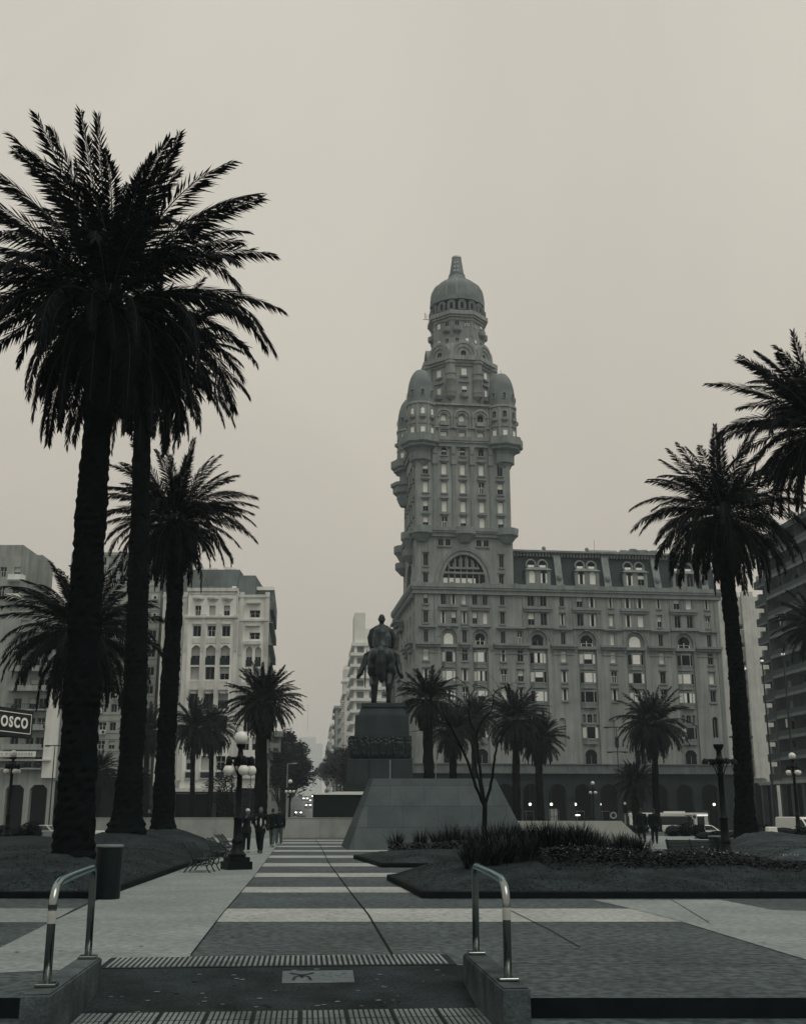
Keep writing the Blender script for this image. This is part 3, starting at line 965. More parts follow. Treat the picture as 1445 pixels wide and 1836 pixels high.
for TT in (S0L,):
    for h in slh: 
        fbox(tm, TT, h[0]-.2, h[1]+.2, -.3, -.002, h[3]+.3, h[3]+.6); fbox(tm, TT, h[0]-.2, h[1]+.2, -.25, -.002, h[2]-.3, h[2]-.05)
for c in (780, 813.7, 847, 880.5):
    x = sx(c, 870)
    tm.box(x-.32, x+.32, .16, .295, Z_L2t, sz(830)); tm.box(x-.16, x+.16, .08, .158, Z_L2t, sz(830))
    tm.box(x-.45, x+.45, -.1, .294, sz(833), sz(800)); tm.box(x-.3, x+.3, -.25, -.102, sz(815), sz(803))
ledge(tm, .15, W_T-.15, .15, D_T-.15, Z_L2b+.2, Z_L2t, .9)
for i, x in enumerate((1.2, W_T/2+.1, W_T-1.2)):        # bulging balconies of the second ledge
    bl_ = MB()
    bl_.lathe([(.9, Z_L2b-1.2), (1.7, Z_L2b-.1), (2.1, Z_L2b+.2), (2.1, Z_L2t+.02)], 20, (x, .4, 0)); bl_.build('ledge_balcony', M_pald, pal)
for y in (5, D_T-2):
    bl_ = MB()
    bl_.lathe([(.9, Z_L2b-1.6), (1.7, Z_L2b-.2), (2.1, Z_L2b+.2), (2.1, Z_L2t+.02)], 16, (.2, y, 0))
    bl_.lathe([(.7, Z_L2b-4), (1.5, Z_L2b-3.1), (1.8, Z_L2b-2.8), (1.8, Z_L2b-1.7)], 16, (.2, y+.5, 0)); bl_.build('ledge_balcony', M_pald, pal)
tm.build('tower_moulding', M_pald, tower)
# corbelled corners and third ledge
cb = MB()
ledge(cb, .3, W_T-.3, .3, D_T-.3, Z_L3b, Z_L3t, .75)
corners = [(1.35, 1.5), (W_T-1.25, 1.5), (1.35, D_T-1.5), (W_T-1.25, D_T-1.5)]
def lobes(a, z): return 1 + .055*math.cos(8*a)
zk = sz(826)
for (x, y) in corners:
    dz = 0
    cb.lathe([(1.2, zk-1.0), (1.55, zk-.2), (2.0, zk), (2.0, sz(808)-.3), (2.3, sz(806)), (3.1, sz(806)+.25), (3.1, sz(800)), (3.4, sz(798.5)), (3.4, Z_L3b-.2), (3.6, Z_L3b), (3.6, Z_L3t+.03)], 32, (x, y, 0), 0, rf=lobes)
for k in range(3):                                      # bracket stacks hanging lower on the avenue side
    y = D_T-1.5+.0
cb.lathe([(1.0, sz(872)), (1.3, sz(866)), (1.6, sz(858)), (1.6, sz(852)), (2.3, sz(848)), (2.3, sz(838)), (2.7, sz(836)), (2.7, sz(830))], 24, (.2, D_T-3.0, 0), 0, rf=lobes)
cb.build('corbelled_ledge', M_pald, tower)
# crown storey between the corner turrets
cs = MB()
Z_C0, Z_C1 = Z_L3t, sz(722)
CF = Face(.6, .9); WC = W_T-1.2
ch = []
for c in (797, 829.4, 862.6):
    x = sx(c, 750) - .6
    ch.append((x-.55, x+.55, sz(753.5), sz(740.5), 1)); ch.append((x-.6, x+.6, sz(784), sz(771), 0))
wall(cs, CF, 0, WC, Z_C0, Z_C1, ch, .4)
cs.box(.6, .9, .9, D_T-.9, Z_C0, Z_C1); cs.box(W_T-.9, W_T-.6, .9, D_T-.9, Z_C0, Z_C1); cs.box(.6, W_T-.6, D_T-1.2, D_T-.9, Z_C0, Z_C1)
cs.box(.7, W_T-.7, 1.4, D_T-1, Z_C1-.3, Z_C1-.1)
for h in ch:
    xc = (h[0]+h[1])/2+.6
    if h[4]:
        ring_arch(cs, xc, .9, h[3]-.6, .8, 1.15, .8, 1.15, .2, 14); ring_arch(cs, xc, .9, h[3]-.6, 1.25, 1.55, 1.25, 1.75, .35, 14)
        cs.box(xc-1.55, xc-1.3, .6, .9, sz(765), h[3]-.6); cs.box(xc+1.3, xc+1.55, .6, .9, sz(765), h[3]-.6)
        cs.box(xc-.8, xc+.8, .3, .9, h[2]-.9, h[2]-.1)
        cs.box(xc-1.7, xc+1.7, .5, .9, sz(766), sz(764))
    else:
        cs.box(xc-.95, xc-.75, .65, .9, h[2], h[3]+.3); cs.box(xc+.75, xc+.95, .65, .9, h[2], h[3]+.3); cs.box(xc-1.1, xc+1.1, .6, .9, h[3]+.3, h[3]+.6)
cs.box(.6, W_T-.6, .4, .9, Z_C1-.35, Z_C1)
crown = cs.build('crown_storey', M_pal, tower)
for h, k in zip(ch, ('blind', 'blind', 'blind', 'blind', 'dark', 'blind')):
    put_window(tower, CF, h[0], h[1], h[2], h[3], k, .4, bool(h[4]), name='tower_window')
# turrets
TURW = []
for i, (x, y) in enumerate(corners):
    t = MB()
    zt0, zt1 = Z_L3t, sz(729.5)
    Rt = 2.45
    t.lathe([(Rt, zt0), (Rt, zt1), (Rt+.25, zt1+.1), (Rt+.25, zt1+.5), (Rt, zt1+.55)], 24, (0, 0, 0))
    for a in [2*PI*k/8 + PI/8 for k in range(8)]:
        t.tube([(Rt*math.cos(a), Rt*math.sin(a), zt0), (Rt*math.cos(a), Rt*math.sin(a), zt1)], .22, 6)
    t.lathe([(Rt+.12, sz(765)), (Rt+.22, sz(763)), (Rt+.02, sz(762))], 24)
    tt = t.build('turret', M_pal, tower, loc=(x, y, 0), smooth=True, angle=35)
    d = MB()
    zd0, zd1 = zt1+.55, sz(664)
    prof = [(math.sqrt(max(0, 1-(q/1.06)**2.6))*2.4, zd0 + (zd1-zd0)*q) for q in [0, .1, .2, .3, .4, .5, .6, .7, .8, .87, .93, .97, 1.0]]
    d.lathe(prof, 32, (0,0,0), 0, rf=lambda a, z: 1+.045*abs(math.cos(8*a)))
    d.build('turret_dome', M_dome, tt, smooth=True, angle=50)
    for a in [-PI/2 + k*PI/4 for k in range(-2, 3)]:
        for (z0, z1, arch, kd, w2) in ((sz(750), sz(736), True, ['blind', 'dark'][i % 2], .8), (sz(782), sz(770), False, 'blind', .9), (sz(714), sz(704), True, 'dark', .6)):
            rr = Rt + (.05 if z0 < sz(728) else .12)
            o = ob('turret_window', window_mesh(w2, z1-z0, kd, arch), tt, (rr*math.cos(a), rr*math.sin(a), z0), a + PI/2)
        bb = MB()
        bb.lathe([(.3, sz(756)), (.62, sz(753.5)), (.62, sz(749))], 10, (Rt*math.cos(a), Rt*math.sin(a), 0))
        bb.build('turret_balcony', M_pald, tt)
# upper stages, all turned about the tower's axis
AXC = (W_T/2 + .85, D_T/2)
def zx(py, d=0.0): return SL(819, py, D_T/2 - d)[1]      # height of a row seen on something d in front of the axis
up = MB()
Rd1 = 6.55
oct_ = lambda R_, a0=PI/8, n=8: [(R_*math.cos(a0+2*PI*k/n)/math.cos(PI/n), R_*math.sin(a0+2*PI*k/n)/math.cos(PI/n)) for k in range(n)]
up.prism(oct_(Rd1-.4), Z_C1-2, zx(648, Rd1))
def octledge(mb, R_, z0, z1):
    h = z1-z0
    mb.prism(oct_(R_*.9), z0-h*.4, z0); mb.prism(oct_(R_*.95), z0+.003, z0+h*.35); mb.prism(oct_(R_), z0+h*.35+.003, z1)
octledge(up, 7.1, zx(648, 7), zx(636.5, 7))
u1 = up.build('upper_drum', M_pal, tower, loc=(AXC[0], AXC[1], 0))
cm = MB()
for k in range(8):                                       # bowed oriels at the corners
    a = PI/8 + k*PI/4
    c = ((Rd1+.0)*math.cos(a), (Rd1+.0)*math.sin(a), 0)
    cm.lathe([(.3, zx(716, Rd1)), (.75, zx(712, Rd1)), (.95, zx(710, Rd1)), (.95, zx(703, Rd1)), (1.02, zx(702, Rd1)), (.88, zx(701, Rd1)), (.88, zx(683, Rd1)), (1.05, zx(681, Rd1)), (1.05, zx(679, Rd1)), (.92, zx(678, Rd1)), (.92, zx(671, Rd1)), (1.08, zx(670, Rd1)), (.9, zx(669, Rd1)), (.9, zx(653, Rd1)), (1.1, zx(651, Rd1)), (1.1, zx(647, Rd1))], 16, c)
cm.build('corner_oriel', M_pal, u1, smooth=True, angle=40)
for k in range(8):
    ow = MB()
    a = k*PI/4
    for (py0, py1, kd, w2) in ((671.5, 658, 'blind', 1.1), (703, 690, ['half', 'blind'][k % 2], .95)):
        rr = Rd1 - .35
        z0, z1 = zx(py0, Rd1), zx(py1, Rd1)
        ob('drum_window', window_mesh(w2, z1-z0, kd), u1, (rr*math.cos(a), rr*math.sin(a), z0), a+PI/2)
    ow.lathe([(.3, zx(713, Rd1)), (.8, zx(711, Rd1)), (.8, zx(704, Rd1))], 12, ((Rd1-.4)*math.cos(a), (Rd1-.4)*math.sin(a), 0))
    z0 = zx(682.5, Rd1)
    d = Vector((math.cos(a), math.sin(a), 0)); s = Vector((-d.y, d.x, 0))
    ow.build('drum_balcony', M_pald, u1); ow = MB()
    ow.obox(d*(Rd1-.25) + Vector((0,0,z0)), s*.95, d*.25, (0,0,.16)); ow.build('window_hood', M_pald, u1); ow = MB()
    ow.obox(d*(Rd1-.25) + Vector((0,0,zx(673, Rd1))), s*.75, d*.25, (0,0,.16)); ow.build('window_sill', M_pald, u1)
# ring of round-topped gables
gz_ = MB()
zg0, zg1 = zx(636.5, 6.4), zx(610, 6.0)
gz_.prism(oct_(5.9), zg0-.3, zx(614, 5), 0, oct_(4.9))
for k in range(8):
    a = k*PI/4
    d = Vector((math.cos(a), math.sin(a), 0)); s = Vector((-d.y, d.x, 0))
    for (ra, rb, off) in ((0.0, 1.5, 5.95), (1.5, 2.05, 6.15), (2.05, 2.5, 6.3)):
        n = 16; hsc = (zg1-zg0)/2.5
        for j in range(n):
            t0, t1 = PI*j/n, PI*(j+1)/n
            pts = [d*off + s*(-r*math.cos(t)) + Vector((0,0,zg0 + r*hsc*math.sin(t))) for r, t in ((ra,t0),(rb,t0),(rb,t1),(ra,t1))]
            bk = [p - d*(1.4) for p in pts]
            gz_.add(pts + bk, [(0,1,2,3),(1,5,6,2),(0,3,7,4)])
g1 = gz_.build('gable_ring', M_pal, u1)
for k in range(8):
    a = k*PI/4
    ob('gable_window', window_mesh(1.05, zx(626.5, 6)-zx(637, 6), 'dark', True), u1, (6.02*math.cos(a), 6.02*math.sin(a), zg0), a+PI/2)
# second drum
d2 = MB()
zd0, zd1 = zx(622, 5), zx(566, 5)
Rd2 = 4.75
d2.prism(oct_(Rd2), zd0-1, zd1)
octledge(d2, 5.55, zx(566, 5.5), zx(555, 5.5))
dd = d2.build('small_drum', M_pal, u1)
for k in range(8):
    a = k*PI/4
    d = Vector((math.cos(a), math.sin(a), 0)); s = Vector((-d.y, d.x, 0))
    for j, q in enumerate((-.95, .95)):
        c = d*(Rd2+.04) + s*q
        z0, z1 = zx(584, 5), zx(573.5, 5)
        ob('drum_window', window_mesh(.85, z1-z0, ['dark', 'case', 'case', 'half', 'blind', 'dark'][(k*2+j) % 6]), dd, (c.x, c.y, z0), a+PI/2)
        z0, z1 = zx(611, 5), zx(604, 5)
        ob('drum_window', window_mesh(.75, z1-z0, ['dark', 'blind', 'dark', 'blind'][(k+j) % 4]), dd, (c.x, c.y, z0), a+PI/2)
        hm = MB(); hm.obox(c + Vector((0, 0, zx(572, 5))), s*.65, d*.18, (0, 0, .14)); hm.build('window_hood', M_pald, dd)
        if j == k % 2:
            db = MB(); db.lathe([(.3, zx(596, 5)), (.85, zx(593, 5)), (.9, zx(591, 5)), (.9, zx(585, 5))], 12, tuple(c)); db.build('drum_balcony', M_pald, dd)
    a += PI/8
    db = MB(); db.lathe([(.2, zx(604, 5)), (.36, zx(600, 5)), (.36, zx(568, 5))], 8, ((Rd2+.2)*math.cos(a), (Rd2+.2)*math.sin(a), 0)); db.build('half_column', M_pald, dd)
db = MB()
db.tube([(-6.2, 1, zx(570, 0)), (-6.2, 1, zx(560, 0))], .06, 5); db.tube([(-6.6, 1, zx(572, 0)), (-5.4, 1, zx(572, 0))], .06, 5); db.tube([(-5.9, 1, zx(572, 0)), (-5.9, 1, zx(562, 0))], .05, 5)
db.build('maintenance_platform', DFRAME, dd)
# dome and lantern cone
dm = MB()
prof = [(5.15, 556), (5.1, 548), (5.0, 538), (4.88, 531), (4.68, 526), (4.25, 520.6), (3.4, 514.5), (2.6, 509.7), (2.08, 505), (1.68, 499), (1.5, 495)]
dm.lathe([(r, zx(py)) for r, py in prof], 48, (0,0,0), 0, rf=lambda a, z: 1 + (.05*abs(math.cos(8*a)) if z < zx(505) else 0))
for k in range(16):
    a = k*PI/8 + PI/16
    dm.tube([((r*1.01)*math.cos(a), (r*1.01)*math.sin(a), zx(py)) for r, py in prof[1:8]], .2, 6, 1)
dome = dm.build('dome', [M_dome, M_pald], u1, smooth=True, angle=50)
dw = MB()
for k in range(16):
    a = k*PI/8
    d = Vector((math.cos(a), math.sin(a), 0)); s = Vector((-d.y, d.x, 0))
    c = d*5.25
    zc = zx(543, 5)
    for j in range(8):
        t0, t1 = PI*j/8, PI*(j+1)/8
        pts = [c + s*(-r*math.cos(t)) + Vector((0,0,zc + r*math.sin(t))) for r, t in ((.5,t0),(.75,t0),(.75,t1),(.5,t1))]
        dw.add(pts + [p-d*.5 for p in pts], [(0,1,2,3),(1,5,6,2),(0,3,7,4)], 0)
    dw.obox(c + s*.62 + Vector((0,0,zc-.7)), s*.12, d*.25, (0,0,.7), 0); dw.obox(c - s*.62 + Vector((0,0,zc-.7)), s*.12, d*.25, (0,0,.7), 0)
    dw.quad(c - s*.5 + Vector((0,0,zc-1.35)) - d*.06, c + s*.5 + Vector((0,0,zc-1.35)) - d*.06, c + s*.5 + Vector((0,0,zc+.45)) - d*.06, c - s*.5 + Vector((0,0,zc+.45)) - d*.06, 0); dw.quad(c - s*.26 + Vector((0,0,zc-1.1)) - d*.04, c + s*.26 + Vector((0,0,zc-1.1)) - d*.04, c + s*.26 + Vector((0,0,zc+.15)) - d*.04, c - s*.26 + Vector((0,0,zc+.15)) - d*.04, 1)
dw.build('dome_lucarne', [M_dome, GLASS], dome)
cn = MB()
cn.lathe([(1.62, zx(497)), (1.66, zx(495.5)), (1.45, zx(494.5)), (.92, zx(465)), (.8, zx(464.8))], 16, (0,0,0), 0)
cn.lathe([(.98, zx(464.5)), (.98, zx(462))], 16, (0,0,0), 1)
for a in (-PI/2, -PI/2-.5, PI/2, 0.3):
    for q in (.1, .38, .66):
        r = 1.5*(1-q) + .92*q
        cn.ball((r*math.cos(a), r*math.sin(a), zx(494)+(zx(466)-zx(494))*q), .2, 6, 5, 1)
cn.build('lantern_cone', [M_dome, mat('lantern_pale', .6)], dome, smooth=True, angle=40)
ob_ = MB(); ob_.tube([(0, 0, sz(664)), (0, 0, sz(655))], .04, 5); ob_.build('antenna', DFRAME, tower, loc=(W_T-1.25, 1.5, 0))
# ------------------------------------------------------------------ ramp, its side walls and handrails
M_conc = mat('ramp_concrete', 0.025, rough=0.85, n=0.6, scale=1.3, bump=0.25, bscale=30, speck=0.35, speck_scale=40)
M_kerbc = mat('plinth_concrete', 0.075, rough=0.85, n=0.55, scale=2.2, bump=0.25, bscale=25, speck=0.15, speck_scale=40)
M_steel = mat('handrail_steel', 0.30, rough=0.22, metal=1.0, n=0.15, scale=8)
M_black = mat('painted_iron_black', 0.005, rough=0.5, spec=.15, n=0.2, scale=4)
rb = MB()
W_ = RAMP_W
pf = [(-0.6, -0.165), (1.0, -0.165), (2.65, -0.002), (2.72, 0.002)]
for (a, za), (b, zb) in zip(pf, pf[1:]):
    rb.quad((-W_-.14, a, za), (W_+.14, a, za), (W_+.14, b, zb), (-W_-.14, b, zb))
struct(rb.build('ramp', M_conc, None, loc=(-1.06, 10.0, 0), rz=AX))
M_tact = mat('tactile_bar_pale', 0.17, rough=0.5, n=0.8, scale=.75, speck=0.2, speck_scale=50)
M_tactd = mat('tactile_base_dark', 0.025, rough=0.8, n=0.3)
tb = MB()
tb.box(-W_-.06, W_+.02, 2.73, 3.62, -0.02, 0.009, 1)
nb_ = 64
for k in range(nb_):
    x = -W_ + .02 + k*(2*W_-.06)/nb_
    tb.box(x, x+.028, 2.76, 3.58, 0.009, 0.018, 0)
tag(tb.build('tactile_strip', [M_tact, M_tactd], None, loc=(-1.06, 10.0, 0), rz=AX), 'upper tactile strip of long pale bars where the ramp meets the plaza', 'tactile paving')
tb = MB()
for k in range(9):
    x0 = -W_ + k*.4135
    tb.box(x0+.006, x0+.407, .57, .99, -0.18, -0.158, 1); tb.box(x0+.006, x0+.407, .14, .562, -0.18, -0.158, 1)
    for i in range(8):
        for j in range(19):
            xx = x0+.025+i*.048; yy = .155+j*.044
            if j == 9: continue
            tb.box(xx, xx+.030, yy, yy+.030, -0.158, -0.150, 0)
tag(tb.build('tactile_strip', [M_tact, M_tactd], None, loc=(-1.06, 10.0, 0), rz=AX), 'lower tactile strip of small pale studs at the foot of the ramp', 'tactile paving')
# dried gum and specks trodden into the ramp and the paving
gm = MB(); rg = random.Random(19)
for i in range(150):
    if i < 55:
        x, y = rg.uniform(-1.7, 1.7), rg.uniform(1.05, 2.6); q = RL(x, y); z = -0.165 + (y-1.0)/1.65*.163 + .004
    else:
        q = (rg.uniform(-5, 6), 13.8 + 14*rg.random()**1.6, 0); z = .0145
        if abs(q[0]) > .36*q[1] or (q[1] > 22 and (q[0] < -5 or q[0] > -.5)): continue
    rr_ = rg.uniform(.012, .034)
    gm.add([(q[0]+rr_*math.cos(k*PI/4)*rg.uniform(.7, 1.2), q[1]+rr_*1.1*math.sin(k*PI/4)*rg.uniform(.7, 1.2), z) for k in range(8)], [tuple(range(8))], 0 if rg.random() < .6 else 1)
struct(gm.build('trodden_specks', [mat('speck_pale', .15), mat('speck_dark', .02)]), 'stuff')
# stencilled plate on the ramp
pl = MB()
yz = lambda y: -0.165 + (y-1.0)/1.65*.163 + 0.004
def pq(x0, x1, y0, y1, dz, mi): pl.quad((x0,y0,yz(y0)+dz),(x1,y0,yz(y0)+dz),(x1,y1,yz(y1)+dz),(x0,y1,yz(y1)+dz), mi)
pq(0.02, 0.75, 2.02, 2.52, 0, 0)
def stroke(pts, wd=.03):
    for a, b in zip(pts, pts[1:]):
        d = Vector((b[0]-a[0], b[1]-a[1])).normalized(); s = Vector((-d.y, d.x))*wd/2
        q = [(a[0]-s.x,a[1]-s.y),(b[0]-s.x,b[1]-s.y),(b[0]+s.x,b[1]+s.y),(a[0]+s.x,a[1]+s.y)]
        pl.add([(x, y, yz(y)+.004) for x, y in q], [(0,1,2,3)], 1)
stroke([(.10,2.42),(.16,2.36),(.22,2.34),(.28,2.36),(.34,2.42)], .04)
stroke([(.13,2.12),(.15,2.26),(.21,2.31),(.22,2.22)]); stroke([(.31,2.12),(.29,2.26),(.23,2.31),(.22,2.22)])
for (x0, x1, y0, y1) in ((.42,.45,2.3,2.45),(.45,.50,2.27,2.31),(.50,.53,2.12,2.45),(.45,.48,2.12,2.2),(.57,.62,2.3,2.44),(.62,.68,2.36,2.4),(.60,.68,2.22,2.26)):
    pq(x0, x1, y0, y1, .003, 2)
plate = pl.build('floor_plate', [mat('plate_pale', 0.105, rough=.7, n=.25, scale=5), mat('plate_ink', 0.03), mat('plate_ink_worn', 0.12, n=.4, scale=12)], None, loc=(-1.06, 10.0, 0), rz=AX)
tag(plate, 'pale worn plate with an arch emblem set into the ramp', 'plate')
def plinth(x0, label):
    m = MB()
    prof = [(-0.35, .2), (1.95, .2)]
    m.prism([(x0, -.35), (x0+.235, -.35), (x0+.235, 1.98), (x0, 1.98)], -0.2, .195, 0)
    m.prism([(x0+.012, -.33), (x0+.222, -.33), (x0+.222, 1.96), (x0+.012, 1.96)], .195, .21, 0)
    o = m.build('ramp_wall', M_kerbc, None, loc=(-1.06, 10.0, 0), rz=AX)
    bv = o.modifiers.new('b', 'BEVEL'); bv.width = .012; bv.segments = 2
    tag(o, label, 'low wall')
plinth(-W_-.13, 'low concrete wall edging the ramp on the side of the litter bin')
plinth(W_-.015, 'low concrete wall edging the ramp on the side of the flower bed')
def handrail(xc, label, sticker):
    t = thing('handrail', label, 'handrail', RL(xc, 0, .21), AX)
    r = .035; H_ = .83; y0, y1 = 0.02, 1.84
    m = MB()
    pts = [(0, y0, .03), (0, y0, H_-.22)]
    for k in range(1, 8):
        a = PI/2*k/8
        pts.append((0, y0+.16*(1-math.cos(a)), H_-.22+.16*math.sin(a)+.02*k/8))
    pts += [(0, y0+.24, H_-.02), (0, y0+.7, H_+.0), (0, y1-.12, H_+.02)]
    for k in range(1, 7):
        a = PI/2*k/6
        pts.append((0, y1-.12+.10*math.sin(a), H_+.02-.10*(1-math.cos(a))))
    pts += [(0, y1, .5), (0, y1, .03)]
    m.tube(pts, r, 14)
    m.build('rail', M_steel, t, smooth=True)
    for y in (y0, y1):
        b = MB()
        b.box(-.085, .085, y-.075, y+.075, 0.002, .03)
        o = b.build('base_plate', M_steel, t)
        bv = o.modifiers.new('b', 'BEVEL'); bv.width = .006
    s = MB()
    s.tube([(0, y0, H_-.34), (0, y0, H_-.24)], r+.002, 14, 0, False)
    if sticker == 2: s.tube([(0, y0, H_-.23), (0, y0, H_-.19)], r+.002, 14, 1, False)
    s.build('sticker', [mat('sticker_grey', .45, rough=.5), mat('sticker_dark', .04)], t)
handrail(-W_-.01, 'steel handrail hoop of the ramp in front of the litter bin', 2)
handrail(W_+.1, 'steel handrail hoop of the ramp in front of the planted bed', 1)

# ------------------------------------------------------------------ lawns
M_grass = mat('lawn_soil_and_turf', 0.027, rough=0.95, n=0.62, scale=0.7, bump=0.6, bscale=14, speck=0.35, speck_scale=9)
M_grassd = mat('lawn_turf_right', 0.050, rough=0.95, n=0.6, scale=0.7, bump=0.6, bscale=14, speck=0.3, speck_scale=9)
M_kerb = mat('lawn_kerb_stone', 0.009, rough=0.85, n=0.3)
M_blade = mat('grass_blade', 0.040, rough=0.8, n=0.35, scale=2)
def seg_dist(p, a, b):
    ax, ay = a; bx, by = b
    dx, dy = bx-ax, by-ay
    t = max(0, min(1, ((p[0]-ax)*dx+(p[1]-ay)*dy)/(dx*dx+dy*dy)))
    return math.hypot(p[0]-ax-t*dx, p[1]-ay-t*dy)
def inside(p, poly):
    c = False; n = len(poly)
    for i in range(n):
        x0, y0 = poly[i]; x1, y1 = poly[(i+1) % n]
        if (y0 > p[1]) != (y1 > p[1]) and p[0] < (x1-x0)*(p[1]-y0)/(y1-y0)+x0: c = not c
    return c
BEDS = []
def bed_z(poly, hmax, bumps, p):
    d = min(seg_dist(p, poly[i], poly[(i+1) % len(poly)]) for i in range(len(poly)))
    z = .11 + hmax*(1-math.exp(-d/1.3))
    for (bx, by, h, s) in bumps:
        z += h*math.exp(-((p[0]-bx)**2+(p[1]-by)**2)/(2*s*s)) * min(1, d/.8)
    z += (.03*math.sin(p[0]*2.1+p[1]*.7) + .025*math.sin(p[1]*2.9-p[0]*1.3)) * min(1, d/.6)
    return z
def bed(name, poly, hmax, bumps, m, c, rings=14, step=.5, blades=0, seed=1):
    n = len(poly)
    out = []
    for i in range(n):
        a, b = poly[i], poly[(i+1) % n]
        L = math.hypot(b[0]-a[0], b[1]-a[1]); k = max(1, int(L/step))
        out += [(a[0]+(b[0]-a[0])*j/k, a[1]+(b[1]-a[1])*j/k) for j in range(k)]
    mb = MB(); N = len(out)
    ts = [(i/rings)**1.5*.5+(i/rings)*.5 for i in range(rings)]
    for t in ts:
        for o in out:
            p = (o[0]+(c[0]-o[0])*t, o[1]+(c[1]-o[1])*t)
            mb.v.append((p[0], p[1], bed_z(poly, hmax, bumps, p)))
    mb.v.append((c[0], c[1], bed_z(poly, hmax, bumps, c)))
    for i in range(rings-1):
        for j in range(N):
            j2 = (j+1) % N
            mb.f.append((i*N+j, i*N+j2, (i+1)*N+j2, (i+1)*N+j)); mb.m.append(0)
    for j in range(N):
        mb.f.append(((rings-1)*N+j, (rings-1)*N+(j+1) % N, rings*N)); mb.m.append(0)
    g = struct(mb.build(name, m, smooth=True))
    kb = MB()
    for i in range(n):
        a, b = Vector((*poly[i], 0)), Vector((*poly[(i+1) % n], 0))
        d = (b-a).normalized(); s = Vector((d.y, -d.x, 0))
        kb.obox((a+b)/2 + Vector((0,0,.055)) + s*.02, (b-a)/2 + d*.05, s*.07, (0,0,.075))
    ko = kb.build('lawn_kerb', M_kerb)
    bv = ko.modifiers.new('b', 'BEVEL'); bv.width = .02
    struct(ko)
    if blades:
        r = random.Random(seed); bb = MB(); k = 0
        xs = [p[0] for p in poly]; ys = [p[1] for p in poly]
        x0, x1, y0, y1 = max(min(xs), -14), min(max(xs), 16), min(ys), max(ys)
        while k < blades:
            p = (r.uniform(x0, x1), y0 + (y1-y0)*r.random()**1.7)
            if abs(p[0]) > .37*p[1]+.5 or not inside(p, poly): continue
            if math.sin(p[0]*1.7+2)*math.sin(p[1]*1.1) + r.random()*.9 < .15: continue
            z = bed_z(poly, hmax, bumps, p) - .01
            h = r.uniform(.015, .05); a = r.uniform(0, 2*PI); wv = .012+.008*r.random(); l = r.uniform(-.04, .04); l2 = r.uniform(-.04, .04)
            ca, sa = math.cos(a)*wv, math.sin(a)*wv
            bb.add([(p[0]-ca, p[1]-sa, z), (p[0]+ca, p[1]+sa, z), (p[0]+l, p[1]+l2, z+h)], [(0,1,2)])
            k += 1
        struct(bb.build('grass', M_blade), 'stuff')
    BEDS.append((poly, hmax, bumps))
PALM_A, PALM_B, PALM_C = (-8.0, 28.0), (-10.3, 43.0), (-10.3, 50.0)
bedL = [(-32, 22.5), (-5.85, 22.5), (-6.45, 34), (-7.0, 46), (-9.0, 57), (-11, 62), (-30, 62)]
bed('lawn_beside_path', bedL, .30, [(*PALM_A, .22, 1.5), (*PALM_B, .5, 1.5), (*PALM_C, .55, 1.4), (-7.2, 25.5, .12, 1.6), (-9.0, 36, .15, 2.5)], M_grass, (-13, 40), blades=9000, seed=3)
bedR1 = [(.45, 22.5), (30, 22.4), (30, 27), (10.4, 28.3), (8.6, 30.4), (6.5, 31.6), (1.1, 31.6), (-.3, 28.3)]
bed('lawn_planted', bedR1, .26, [(2.5, 27.8, .22, 1.8), (6, 27.5, .12, 2.0)], M_grass, (6.5, 27), rings=12, step=.35, blades=6000, seed=4)
bedR2 = [(-.55, 34.6), (6.8, 34.6), (7.0, 43.5), (.2, 44.0), (-1.65, 41)]
bed('lawn_small', bedR2, .22, [(1.0, 38, .12, 1.5)], M_grass, (3, 39.5), rings=10, step=.4, blades=1500, seed=5)
bedR3 = [(10.2, 32.2), (30, 30.6), (40, 62), (17.4, 64), (12.0, 43)]
PALM_E = (15.1, 51.0)
bed('lawn_palm', bedR3, .30, [(*PALM_E, .45, 1.8), (13.0, 36, .15, 2)], M_grassd, (18, 47), rings=12, blades=2500, seed=6)
def ground_z(x, y):
    for poly, h, b in BEDS:
        if inside((x, y), poly): return bed_z(poly, h, b, (x, y))
    if y > 95: return max(LOW, -(y-95)/25*1.6)
    return 0.0

